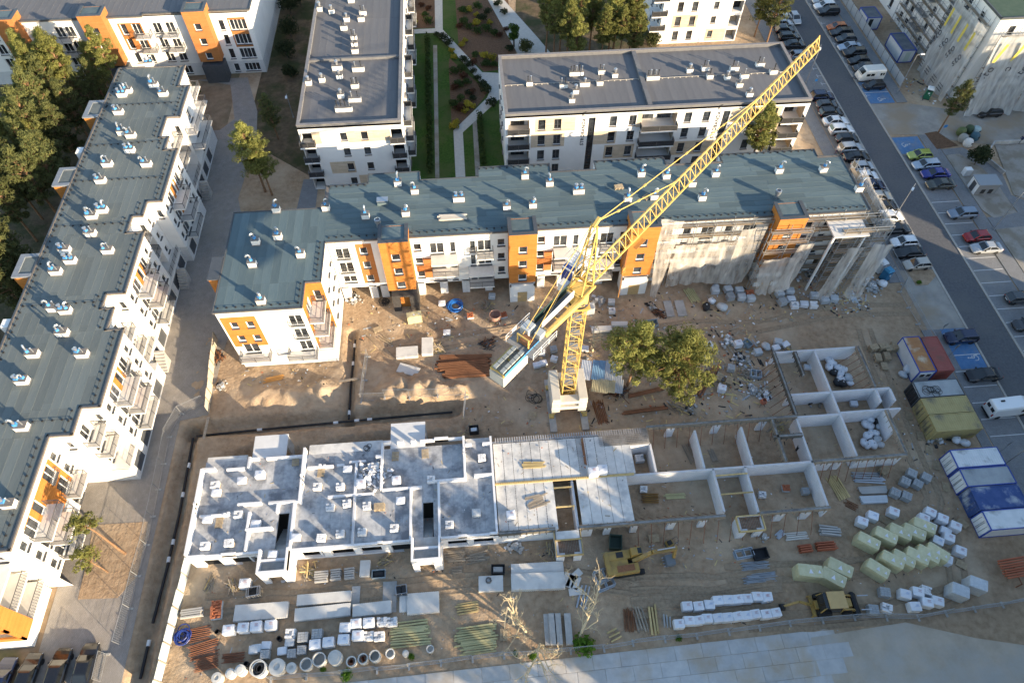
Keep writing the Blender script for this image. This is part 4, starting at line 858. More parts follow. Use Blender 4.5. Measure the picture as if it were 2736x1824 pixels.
# ================================================================ TREES
def leaf_mat(name, c1, c2, tr=.35):
    m = mat(name, c1, c2, scale=1.4, rough=.75, rnd=.22, spec=.2, contrast=(.33, .66)); nt = m.node_tree; b = nt.nodes['Principled BSDF']; out = nt.nodes['Material Output']
    src = b.inputs['Base Color'].links[0].from_socket; t = node(nt, 'ShaderNodeBsdfTranslucent'); nt.links.new(src, t.inputs['Color'])
    k = node(nt, 'ShaderNodeMixShader'); k.inputs[0].default_value = tr; nt.links.new(b.outputs[0], k.inputs[1]); nt.links.new(t.outputs[0], k.inputs[2]); nt.links.new(k.outputs[0], out.inputs['Surface']); return m
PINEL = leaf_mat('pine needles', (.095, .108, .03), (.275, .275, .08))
PINED = leaf_mat('dark pine needles', (.058, .075, .03), (.155, .16, .055))  # darker copy of the needles; gives the shaded pines their shade as colour
BARK = mat('pine bark', (.16, .095, .055), (.28, .165, .09), scale=3, rough=.95, bump=.03)
BARKD = mat('grey bark', (.10, .085, .07), (.16, .14, .115), scale=3, rough=.95, bump=.03)
BROAD = leaf_mat('broad leaves', (.03, .055, .014), (.075, .115, .03))
def leaves(k, c, r, n, size, flat=.6, asp=.35):
    for _ in range(n):
        while True:
            d = Vector((random.uniform(-1, 1), random.uniform(-1, 1), random.uniform(-1, 1)))
            if .15 < d.length < 1: break
        d = d.normalized() * d.length ** .5; p = c + Vector((d.x * r, d.y * r, d.z * r * flat)); nrm = (d + Vector((random.gauss(0, .6), random.gauss(0, .6), random.gauss(.3, .6)))).normalized()
        a = nrm.orthogonal().normalized(); a.rotate(Matrix.Rotation(random.uniform(0, 6.3), 3, nrm)); b = nrm.cross(a); s = size * random.uniform(.6, 1.35)
        k.poly([p - a * s - b * s * asp * .5, p + a * s * .2 - b * s * asp, p + a * s, p + a * s * .2 + b * s * asp])
def pine(seed, h, cr, lo=.42, ncl=80, per=90, needles=PINEL, size=.23, lean=0):
    random.seed(seed); tk = MB(); ck = MB(); pts = []
    for i in range(7): t = i / 6; pts.append(Vector((lean * t * h + .25 * noise2(t * 3, seed, 1) * t * 2, .25 * noise2(t * 3, seed, 2) * t * 2, h * .93 * t)))
    tk.tube(pts, [.19 * h / 14 * (1 - .8 * i / 6) + .02 for i in range(7)], 7)
    def tr(z): t = max(0, min(.999, z / (h * .93))) * 6; i = int(t); return pts[i].lerp(pts[i + 1], t - i)
    for i in range(ncl):
        v = (i + .5) / ncl; z = h * (lo + (1 - lo) * v * .97); w_ = cr * (math.sin(math.pi * min(1, .18 + v * .86)) ** .75) * random.uniform(.25, 1.12)
        a = i * 2.4 + random.uniform(-.5, .5); b0 = tr(z * .93 - .3); c = tr(min(z, h * .92)) + Vector((math.cos(a) * w_, math.sin(a) * w_, (z - min(z, h * .92)) + random.uniform(-.4, .5)))
        if w_ > .5: tk.tube([b0, b0.lerp(c, .55) + Vector((0, 0, .12)), c], [.075, .05, .02], 4, 0, False)
        rr = random.uniform(.38, .82) * (cr / 2.6) ** .5; leaves(ck, c, rr, int(per * random.uniform(.6, 1.3)), size, .6, .24)
        if w_ > 1.2: leaves(ck, b0.lerp(c, .62) + Vector((random.gauss(0, .3), random.gauss(0, .3), 0)), rr * .7, per // 3, size)
    for i in range(5):                       # dead lower stubs
        z = h * random.uniform(.2, lo); a = random.uniform(0, 6.3); p = tr(z); tk.tube([p, p + Vector((math.cos(a), math.sin(a), .25)) * random.uniform(.5, 1.3)], [.03, .01], 4, 0, False)
    return [('trunk', tk.mesh('trunk', BARK), []), ('crown', ck.mesh('crown', needles), [])]
def bushy(seed, r, h, n=260, m=BROAD, size=.16, trunk=.3, flat=.8):
    random.seed(seed); tk = MB(); ck = MB(); tk.tube([(0, 0, 0), (0, 0, h * .35), (.05, .05, h * .6)], [.06 + r * .03, .05 + r * .02, .02], 6)
    for i in range(int(6 + r * 6)):
        a = i * 2.4; q = r * .62 * math.sqrt((i + .5) / (6 + r * 6)); c = Vector((math.cos(a) * q, math.sin(a) * q, h * (.62 - .25 * (q / r)) + random.uniform(-.15, .2) * h)); tk.tube([(0, 0, h * .2), c], [.03, .01], 4, 0, False)
        leaves(ck, c, r * random.uniform(.35, .55), n // 6, size, flat, .55)
    return [('trunk', tk.mesh('trunk', BARKD), []), ('crown', ck.mesh('crown', m), [])]
PT = [pine(1, 15, 2.5), pine(2, 16.5, 2.2, .5), pine(3, 13.5, 2.8, .35), pine(4, 17, 2.0, .55, 60), pine(5, 12, 2.3, .4, 60)]
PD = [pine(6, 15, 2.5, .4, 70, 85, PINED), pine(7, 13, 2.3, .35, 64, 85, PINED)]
PS = [pine(8, 13, 3.4, .34, 84, 105), pine(14, 12.5, 4.0, .28, 104, 110)]
def pines(lst, label, group, protos, scale=1.0, zc=11):
    for i, (rc, x, y) in enumerate(lst):
        p = Q(rc, x, y, zc); random.seed(rc * 1000 + x); pr = protos[i % len(protos)]
        plant(pr, 'pine_tree', label.format(ORD[i]), 'pine tree', (p.x, p.y, 0), random.uniform(0, 6.3), group, scale * random.uniform(.88, 1.12))
pines([(11, 230, 480), (11, 430, 430), (11, 160, 760), (11, 560, 620), (11, 60, 960), (11, 330, 640), (11, 480, 560), (11, 760, 430), (11, 940, 560), (11, 200, 1120), (11, 40, 1180)], '{} sunlit pine from the top of the wood beside the stepped block', 'sunlit pines by the stepped block', PT)
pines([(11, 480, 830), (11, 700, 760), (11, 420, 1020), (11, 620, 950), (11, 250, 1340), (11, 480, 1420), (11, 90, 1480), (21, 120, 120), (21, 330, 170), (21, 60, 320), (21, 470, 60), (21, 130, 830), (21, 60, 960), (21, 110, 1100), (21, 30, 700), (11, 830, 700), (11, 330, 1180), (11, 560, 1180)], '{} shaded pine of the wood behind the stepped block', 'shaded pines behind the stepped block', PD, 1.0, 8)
pines([(13, 540, 210), (13, 640, 130), (13, 930, 170), (13, 1130, 120), (13, 980, 90), (13, 760, 60), (13, 350, 60), (13, 480, 60), (13, 620, 260), (13, 860, 240), (13, 1030, 230), (13, 1170, 220), (13, 420, 150)], '{} pine of the grove beyond the grey-roofed block', 'pines beyond the grey-roofed block', [PT[1], PT[3], PT[0]], .9, 10)
def one(tree, name, label, cat, p, rot=0, sc_=1): return plant(tree, name, label, cat, (p.x, p.y, 0), rot, None, sc_)
one(PT[2], 'pine_tree', 'bushy pine on sand between the stepped block and the long block', 'pine tree', Q(12, 100, 1720), 1.0, 1.05)
one(PT[4], 'pine_tree', 'smaller pine beside the timber heap at the long block corner', 'pine tree', Q(22, 160, 240), 2.0, .95)
one(PD[1], 'pine_tree', 'lone dark pine on the sand below the end-on block', 'pine tree', Q(12, 215, 1250), 0.4, .72)
one(PT[0], 'pine_tree', 'pine growing between the lettered block and the long block', 'pine tree', Q(13, 2130, 1560), 0.4, .95)
one(PT[4], 'pine_tree', 'lower pine touching the lettered block facade', 'pine tree', Q(14, -60, 1480), 2.4, .9)
one(PD[1], 'pine_tree', 'broad dark pine at the street corner above the parked cars', 'pine tree', Q(14, 30, 420), 2.4, 1.05)
one(PT[2], 'pine_tree', 'pine beside the white block at the top of the street', 'pine tree', Q(13, 2200, 330), .4, .85)
one(PD[0], 'pine_tree', 'tall thin pine leaning over the mulch bed by the waste bins', 'pine tree', Q(14, 1580, 1190), .4, .72)
one(PS[0], 'pine_tree', 'site pine nearer the crane with a sheet metal roof beside it', 'pine tree', Q(33, 1065, 430), 0.5, 1.08)
one(PS[1], 'pine_tree', 'wider site pine with orange branches showing', 'pine tree', Q(33, 1545, 545) + Vector((-1.3, .8, 0)), 2.2, 1.1)
LT = pine(9, 12, 1.6, .8, 20, 60, PINEL)
one(LT, 'pine_tree', 'tall bare-stemmed pine with a small crown at the stepped block south end', 'pine tree', Q(41, 1125, 408), 1.2, .95)
LT2 = pine(10, 8, 1.7, .6, 20, 60, PINEL)
one(LT2, 'pine_tree', 'small crooked pine in the sand bed', 'pine tree', Q(41, 970, 575), 2.2, .85)
for i, (rc, x, y, r_, h) in enumerate(((12, 330, 130, 2.6, 5.5), (12, 330, 330, 2.3, 4.5), (12, 300, 520, 2.2, 4), (12, 330, 690, 1.6, 2.6), (12, 420, 60, 2.0, 5))):
    one(bushy(60 + i, r_, h, 420, leaf_mat('dark shrub leaves', (.022, .034, .014), (.05, .062, .026)) if 'dark shrub leaves' not in MATS else MATS['dark shrub leaves'], .2), 'shrub', '%s dark shrub from the top along the end-on block west side' % ORD[i], 'shrub', Q(rc, x, y))
one(bushy(70, 1.9, 4.6, 700, MATS['dark shrub leaves'], .2), 'broadleaf_tree', 'round dark tree beside the gravel beds across the street', 'tree', Q(14, 1900, 1480))
one(bushy(71, 1.4, 4.0, 500, BROAD, .18), 'broadleaf_tree', 'young tree beside the stepped block north corner', 'tree', Q(11, 1760, 880))
one(bushy(72, 1.2, 5.6, 500, leaf_mat('bright conifer leaves', (.04, .085, .014), (.09, .16, .03)), .16), 'conifer', 'bright green slim conifer in the garden by the lettered block', 'conifer', Q(13, 40, 420))
one(bushy(73, 1.3, 6.5, 500, MATS['bright conifer leaves'], .16), 'conifer', 'taller bright green conifer at the garden corner', 'conifer', Q(12, 2330, 420))
one(bushy(74, 1.7, 3.0, 420, leaf_mat('olive leaves', (.055, .065, .025), (.11, .115, .04)), .18), 'shrub', 'olive green shrub beside the garden corner steps', 'shrub', Q(13, 150, 470))
one(bushy(75, 1.9, 3.2, 420, MATS['olive leaves'], .18), 'shrub', 'olive shrub in front of the white block beyond the grove', 'shrub', Q(13, 1280, 420))
# unseen wood past the lower edge, set out and sized to shade the site
random.seed(90); wk = MB(); spots = []
for i in range(84):
    x = random.uniform(22, 92); y = random.uniform(-24, 1.5) - max(0, (40 - x)) * .1
    if x < 42 and random.random() < .6: continue
    spots.append((x, y))
for x, y in spots:
    h = random.uniform(12, 15.5) if 38 < x < 60 else random.uniform(15.5, 22); wk.tube([(x, y, 0), (x, y, h * .9)], [.22, .05], 6, 0)  # tops kept lower mid-wood so sun reaches the sand mounds
    for q in range(34):
        v = (q + .5) / 34; a = q * 2.4; r_ = 2.5 * math.sin(math.pi * min(1, .15 + v * .85)) * random.uniform(.4, 1); b0 = len(wk.f)
        leaves(wk, Vector((x + math.cos(a) * r_, y + math.sin(a) * r_, h * (.35 + .63 * v))), 1.0, 26, .5, .6, .5); wk.m[b0:] = [1] * (len(wk.f) - b0)
wood = wk.build('pine_wood', [BARK, PINED], kind='stuff'); tag(wood, 'unseen pine wood beyond the site road casting shade over the yard', 'wood')
# unseen blocks added past the right edge to shade site and street
Eb = thing('apartment_block', 'unseen white block added beyond the street to shade the site', 'apartment block', (88, -25, 0)); mb = MB()
f = Facade(Eb, (88, 44), 270, 69, 0, 22)
for z in (1, 4, 7, 10, 13, 16, 19):
    for u in range(4, 67, 4): f.win(u, z, 1.3, 1.7, 'wd')
f.emit(mb)
for p, a, L_ in (((88, -25), 0, 14), ((102, -25), 90, 69), ((102, 44), 180, 14)): Facade(Eb, p, a, L_, 0, 22).emit(mb)
mb.build('wall', SM, Eb); MB().box(87.8, -25.2, 22, 102.2, 44.2, 22.3).build('roof', GREYF, Eb)
Fb = thing('apartment_block', 'unseen tall white block added beyond the gravel beds to shade the street', 'apartment block', (136, 20, 0)); mb = MB(); f = Facade(Fb, (136, 104), 270, 84, 0, 23)  # second unseen block, put in to shade the street and nets
for z in (1, 4, 7, 10, 13, 16, 19):
    for u in range(4, 82, 4): f.win(u, z, 1.3, 1.7, 'wd')
f.emit(mb)
for p, a, L_ in (((136, 20), 0, 14), ((150, 20), 90, 84), ((150, 104), 180, 14)): Facade(Fb, p, a, L_, 0, 23).emit(mb)
mb.build('wall', SM, Fb); MB().box(135.8, 19.8, 23, 150.2, 104.2, 23.3).build('roof', GREYF, Fb)
# ================================================================ TOWER CRANE
YEL = mat('crane yellow', (.68, .47, .14), (.60, .40, .11), scale=1.2, rough=.45, spec=.5, c3=(.50, .33, .10), c3scale=.7, c3c=(.55, .8))
CREAM = mat('cream concrete ballast', (.62, .58, .50), (.54, .50, .43), scale=1, rough=.9, bump=.01, rnd=.05)
RUST = mat('rusty steel', (.16, .07, .035), (.26, .12, .06), scale=4, rough=.9, bump=.01, rnd=.2)
BLUEB = mat('blue banner', (.05, .24, .54), (.08, .30, .60), scale=2, rough=.6)
NAVY = mat('navy paint', (.02, .045, .22), rough=.4)
CX, CY = 10.9, 45.3
cr_ = thing('tower_crane', 'yellow lattice tower crane on a stack of concrete ballast in the middle of the site', 'crane', (CX, CY, 0))
MBw = lambda: MB()
# foot: timber cross, legs, ballast beams
for x in (-2.1, 2.1): MB().box(CX + x - .45, CY - 4.4, .02, CX + x + .45, CY + 3.6, .3).build('foundation_beam', CONC, cr_)
k = MB()
for sx in (-1, 1):
    for sy in (-1, 1): k.beam((CX + sx * .75, CY + sy * .75, 1.6), (CX + sx * 2.2, CY + sy * 2.2, .35), .34, .4); k.box(CX + sx * 2.2 - .3, CY + sy * 2.2 - .3, .3, CX + sx * 2.2 + .3, CY + sy * 2.2 + .3, .62)
k.box(CX - .85, CY - .85, 1.3, CX + .85, CY + .85, 1.75); k.build('undercarriage', YEL, cr_)
bl = MB().box(-2.3, -.55, 0, 2.3, .55, .62).mesh('ballast_block', CREAM, bevel=.04)
for q in range(4):
    z = 1.42 + q * .66; off = 1.72
    for s_ in (-1, 1):
        if q % 2 == 0: put('ballast_block', bl, cr_, (s_ * off, 0, z), R(90))
        else: put('ballast_block', bl, cr_, (0, s_ * off, z), 0)
for s_ in (-1, 1): put('ballast_block', bl, cr_, (s_ * off, 0, 4.06), R(90))
# mast sections
def cage(w, h, n, r=.075, rb=.04):
    k = MB(); c = [(-w, -w), (w, -w), (w, w), (-w, w)]
    for x, y in c: k.tube([(x, y, 0), (x, y, h)], r, 6)
    for i in range(4):
        a, b = c[i], c[(i + 1) % 4]
        for j in range(n):
            z0, z1 = h * j / n, h * (j + 1) / n
            k.tube([(*a, z0), (*b, z0)], rb, 5, 0, False); p, q = (a, b) if (i + j) % 2 else (b, a); k.tube([(*p, z0), (*q, z1)], rb, 5, 0, False)
    return k
lad = MB().beam((-.2, .5, 0), (-.2, .5, 2.9), .04).beam((.2, .5, 0), (.2, .5, 2.9), .04)
for i in range(9): lad.beam((-.2, .5, .2 + i * .32), (.2, .5, .2 + i * .32), .03)
lad.box(-.7, -.1, .02, .7, .75, .05)
cg = cage(.8, 2.9, 2).mesh('mast_section', YEL); lm = lad.mesh('ladder', TUBE)
for i in range(7):
    if 1.7 + i * 2.9 > 21: break
    s_ = put('mast_section', cg, cr_, (0, 0, 1.7 + i * 2.77), 0, (1, 1, 2.77 / 2.9)); put('ladder', lm, s_)
ZT = 21.1
MB().hexa([(CX - .85, CY - .85, ZT), (CX + .85, CY - .85, ZT), (CX + .85, CY + .85, ZT), (CX - .85, CY + .85, ZT), (CX - 1.15, CY - 1.15, ZT + .7), (CX + 1.15, CY - 1.15, ZT + .7), (CX + 1.15, CY + 1.15, ZT + .7), (CX - 1.15, CY + 1.15, ZT + .7)]).build('slew_frame', YEL, cr_)
MB().lathe([(1.1, 0), (1.1, .22), (1.0, .25)], 28, (CX, CY, ZT + .72)).build('slewing_ring', BLACKM, cr_)
dr = MB().lathe([(1.02, 0), (1.02, 1.9), (.9, 2.0)], 28, (CX, CY, ZT + .98)).build('turntable', [YEL], cr_, smooth=False)
o = lettering(cr_, 'UTI', (CX + .05, CY - 1.04, ZT + 1.15), .45, (R(90), 0, 0), NAVY)
JD = R(45.6); D = Vector((math.cos(JD), math.sin(JD), 0)); W = Vector((-math.sin(JD), math.cos(JD), 0)); B0 = Vector((CX, CY, 0))
def T(u, v, z): return B0 + D * u + W * v + Vector((0, 0, z))
# tower head
k = MB(); apex = T(1.2, 0, 32.6); ap = [T(1.2, .35, 32.4), T(1.2, -.35, 32.4)]
ft = [T(1.1, .85, 24), T(1.1, -.85, 24), T(-1.0, .85, 24), T(-1.0, -.85, 24)]
for i, p in enumerate(ft): k.tube([p, ap[i % 2]], .085, 6)
for q in range(5):
    t0, t1 = q / 5, (q + 1) / 5
    for a, b in ((0, 1), (2, 3), (0, 2), (1, 3)):
        p0, p1 = ft[a].lerp(ap[a % 2], t0), ft[b].lerp(ap[b % 2], t1); k.tube([p0, p1], .035, 5, 0, False); k.tube([ft[a].lerp(ap[a % 2], t1), ft[b].lerp(ap[b % 2], t1)], .03, 5, 0, False)
k.tube([ap[0], ap[1]], .12, 8); k.beam(T(1.0, 0, 32.4), T(1.9, 0, 33.0), .3, .4)
k.beam(T(-1.1, -1, 24), T(1.3, -1, 24), .2, .3); k.beam(T(-1.1, 1, 24), T(1.3, 1, 24), .2, .3); k.beam(T(1.2, -1, 24), T(1.2, 1, 24), .2, .3); k.beam(T(-1.1, -1, 24), T(-1.1, 1, 24), .2, .3)
k.build('tower_head', YEL, cr_)
k = MB().beam(T(.9, 0, 28), T(.9, 1.9, 28), .05); 
for q in range(4): k.beam(T(-.2 + q * .4, 1.0, 27.2), T(-.2 + q * .4, 2.0, 27.2), .03)
for v in (1.0, 2.0): k.beam(T(-.4, v, 27.2), T(1.4, v, 27.2), .04); k.beam(T(-.4, v, 28.2), T(1.4, v, 28.2), .04)
k.build('service_platform', TUBE, cr_)
# cab
cb = put('cab', None, cr_); cb['_o'] = cr_['_o']
def ob(k, u0, u1, v0, v1, z0, z1, m=0, sl=0): return k.hexa([T(u0, v0, z0), T(u1, v0, z0), T(u1, v1, z0), T(u0, v1, z0), T(u0, v0, z1), T(u1 + sl, v0, z1), T(u1 + sl, v1, z1), T(u0, v1, z1)], m)
WPAINT = mat('white paint', (.74, .75, .76), (.68, .69, .70), scale=1.5, rough=.4, spec=.5)
ob(MB(), .2, 2.6, 1.25, 2.65, 23.2, 25.5, 0, .25).build('cab_shell', WPAINT, cb)
k = MB(); ob(k, 2.66, 2.72, 1.4, 2.5, 23.6, 25.2, 0, .2); ob(k, .6, 2.3, 2.66, 2.7, 24.1, 25.2); ob(k, .6, 2.3, 1.2, 1.24, 24.1, 25.2); k.build('cab_window', GLASS, cb)
k = MB(); ob(k, .15, .19, 1.3, 2.6, 23.2, 25.3); ob(k, .2, 2.6, 2.655, 2.69, 23.25, 23.95); ob(k, .3, .8, 1.3, 2.6, 25.51, 25.53); k.build('blue_panel', NAVY, cb)
k = MB(); ob(k, -.9, .1, 1.35, 2.3, 22.9, 24.0); k.build('cabinet', WPAINT, cb)
# jib
jb = put('jib', None, cr_); jb['_o'] = cr_['_o']; J0, J1 = 1.3, 54.4; ZB = 24.3; LIFT = .028
def JP(u, v, z): return T(u, v, ZB + z + (u - J0) * LIFT)
ns = 11
for s_ in range(ns):
    u0, u1 = J0 + (J1 - J0) * s_ / ns, J0 + (J1 - J0) * (s_ + 1) / ns; k = MB(); w_ = .7; hh = 1.6 - .35 * s_ / ns; n = 4
    for v in (-w_, w_): k.beam(JP(u0, v, 0), JP(u1, v, 0), .17)
    k.tube([JP(u0, 0, hh), JP(u1, 0, hh)], .095, 6)
    for q in range(n):
        a, b = u0 + (u1 - u0) * q / n, u0 + (u1 - u0) * (q + 1) / n; m_ = (a + b) / 2
        for v in (-w_, w_): k.tube([JP(a, v, 0), JP(m_, 0, hh)], .048, 5, 0, False); k.tube([JP(m_, 0, hh), JP(b, v, 0)], .048, 5, 0, False)
        k.tube([JP(a, -w_, 0), JP(a, w_, 0)], .03, 5, 0, False); k.tube([JP(a, -w_, 0), JP(b, w_, 0)], .028, 5, 0, False)
    k.build('jib_section', YEL, jb)
k = MB().beam(JP(J1, -.6, 0), JP(J1, .6, 0), .2, .3).beam(JP(J1, 0, 0), JP(J1 + .2, 0, 1.6), .12).beam(JP(J1, .5, 0), JP(J1 + .2, 0, 1.6), .08).beam(JP(J1, -.5, 0), JP(J1 + .2, 0, 1.6), .08); k.build('jib_nose', YEL, jb)
for u_, v in ((18, 0), (37, 0)):
    k = MB(); a, b = T(1.6, 0, 32.7), JP(u_, 0, 1.6); n = 4
    for q in range(n): k.tube([a.lerp(b, q / n), a.lerp(b, (q + 1) / n)], .055, 6); c = a.lerp(b, (q + .5) / n); k.beam(a.lerp(b, (q + 1) / n) - (b - a).normalized() * .5, a.lerp(b, (q + 1) / n), .16, .2)
    k.build('tie_bar', YEL, cr_)
# trolley, ropes, hook
TU = 9.2; tz = ZB + (TU - J0) * LIFT
k = MB()
for v in (-.75, .75): k.beam(T(TU - .9, v, tz - .18), T(TU + .9, v, tz - .18), .12, .2)
for u_ in (-.8, .8): k.beam(T(TU + u_, -.8, tz - .25), T(TU + u_, .8, tz - .25), .12, .2)
k.beam(T(TU - .9, -1.3, tz - .3), T(TU + .9, -1.3, tz - .3), .5, .06); k.build('trolley', mat('orange brown paint', (.48, .22, .05), (.4, .18, .05), scale=2, rough=.6), cr_)
k = MB()
for v in (-.2, .2):
    for u_ in (-.2, .2): k.tube([T(TU + u_, v, tz - .3), T(TU + u_ * .6, v * .5, 19.2)], .014, 4, 0, False)
k.tube([JP(1.5, .15, .2), JP(J1, .15, .15)], .016, 4, 0, False).tube([JP(1.5, -.2, .2), JP(J1, -.2, .15)], .016, 4, 0, False).tube([T(-6, .3, 25.6), T(1.2, .1, 32.6), JP(3, 0, 1.2)], .016, 4, 0, False).tube([T(-6, -.3, 25.6), T(1.2, -.1, 32.6)], .016, 4, 0, False)
k.build('rope', STEEL, cr_)
k = MB(); ob(k, TU - .3, TU + .3, -.1, .1, 18.3, 19.3); k.lathe([(.1, 0), (.32, .1), (.32, .25), (.1, .35)], 12, T(TU, 0, 18.5)); k.tube([T(TU, 0, 18.3), T(TU, 0, 17.9), T(TU + .12, 0, 17.7), T(TU + .2, 0, 17.85)], .05, 6); k.tube([T(TU, 0, 17.75), T(TU + .3, .1, 15.5), T(TU + .1, 0, 13.6)], .05, 5); k.build('hook_block', MATS['orange brown paint'], cr_)
# counter-jib
cj = put('counter_jib', None, cr_); cj['_o'] = cr_['_o']
k = MB(); zc = 23.9
for v in (-.75, .75): k.beam(T(-1.0, v, zc), T(-13.6, v, zc), .24, .36)
for q in range(8): u_ = -1.2 - q * 1.75; k.beam(T(u_, -.75, zc), T(u_, .75, zc), .14, .2)
k.build('girder', YEL, cj)
k = MB(); ob(k, -6.6, -1.2, .0, .7, zc + .2, zc + .26); ob(k, -10.3, -6.6, -1.9, 1.6, zc + .2, zc + .26); k.build('walkway', mat('grey grating', (.20, .20, .20), (.26, .26, .26), scale=6, rough=.7), cj)
k = MB(); ob(k, -6.8, -1.4, .78, .82, zc + .2, zc + 1.3); k.build('side_screen', mat('dark green sheet', (.02, .045, .04), rough=.5), cj)
k = MB(); ob(k, -6.8, -1.4, -.18, -.1, zc + .2, zc + 1.2); k.build('side_screen', WPAINT, cj)
MB().tube([T(-7.4, -1.0, zc + .35), T(-.9, -1.15, zc + .1)], .26, 10).build('luffing_cylinder', YEL, cj)
for v in (-1.9, 1.6):
    k = MB()
    for h in (.5, 1.0): k.beam(T(-10.3, v, zc + .2 + h), T(-6.6, v, zc + .2 + h), .045)
    for q in range(4): k.beam(T(-10.3 + q * 1.23, v, zc + .2), T(-10.3 + q * 1.23, v, zc + 1.22), .045)
    k.build('hand_rail', WPAINT, cj)
k = MB(); ob(k, -8.6, -7.4, .2, 1.2, zc + .27, zc + 1.3); ob(k, -8.2, -7.3, -1.0, -.3, zc + .27, zc + 1.1); k.build('switch_box', mat('pale grey paint', (.42, .45, .47), rough=.5), cj)
k = MB(); 
for q in range(3): k.tube([T(-9.4 + q * .25, -.5, zc + .6), T(-9.4 + q * .25, .4, zc + .6)], .3 if q != 1 else .42, 12)
k.build('winch_drum', RUST, cj)
k = MB(); ob(k, -13.5, -6.8, -.96, -.92, zc - .05, zc + .4); k.build('blue_banner', BLUEB, cj)
for s_ in (1,): k = MB(); ob(k, -9.3, -8.6, 1.62, 1.66, zc + .35, zc + 1.1); k.build('company_sign', WPAINT, cj)
cwm = CREAM
for q in range(4):
    k = MB(); u1 = -9.9 - q * .95; ob(k, u1 - .92, u1, -.9, .9, zc - 1.75, zc - .25); k.build('counterweight', CREAM, cj)
for v in (-.55, .35):
    k = MB()
    for q in range(5): u1 = -10.3 - q * .66; ob(k, u1 - .6, u1, v - .2, v + .2, zc + .25, zc + .6)
    k.build('upper_counterweight', mat('grey green paint', (.22, .24, .24), (.30, .32, .32), scale=1, rough=.7), cj)
k = MB()
for v in (-.6, .6): k.tube([T(.9, v * .4, 32.5), T(-9.6, v, zc + .3)], .04, 5)
k.build('tie_bar', YEL, cr_)
k = MB().beam(T(-9.6, -.7, zc), T(-9.6, -.7, zc + 1.6), .14).beam(T(-9.6, .7, zc), T(-9.6, .7, zc + 1.6), .14).beam(T(-9.6, -.75, zc + 1.6), T(-9.6, .75, zc + 1.6), .14); k.build('gantry', YEL, cj)
# ================================================================ VEHICLES
TYRE = mat('tyre rubber', (.018, .018, .019), rough=.85); RIM = mat('alloy rim', (.42, .43, .45), rough=.35, metal=.7)
LAMP = mat('clear lamp', (.75, .77, .8), rough=.1, spec=.7); TAIL = mat('red lamp', (.35, .012, .01), rough=.2, spec=.6)
CGLASS = mat('car glass', (.014, .017, .02), rough=.05, spec=.8)
PLATE = mat('number plate', (.7, .7, .7), rough=.6)
def paint(name, c, rough=.22, metal=.25):
    if name in MATS: return MATS[name]
    m = mat(name, c, rough=rough, metal=metal, spec=.6); b = m.node_tree.nodes['Principled BSDF']; b.inputs['Coat Weight'].default_value = .7; b.inputs['Coat Roughness'].default_value = .06; return m
CARCOL = {'black': (.012, .012, .014), 'dark grey': (.05, .053, .058), 'silver': (.42, .44, .46), 'white': (.78, .79, .80), 'navy blue': (.012, .02, .06), 'blue': (.015, .025, .22), 'red': (.32, .012, .014), 'orange': (.50, .13, .02), 'pale blue': (.36, .44, .54), 'lime green': (.38, .44, .10), 'olive': (.06, .062, .05), 'beige': (.46, .43, .38), 'grey blue': (.20, .25, .32)}
def tyre_mesh(r, w):
    return MB().lathe([(r * .62, -w / 2), (r * .94, -w / 2), (r, -w / 2 + .03), (r, w / 2 - .03), (r * .94, w / 2), (r * .62, w / 2)], 16)
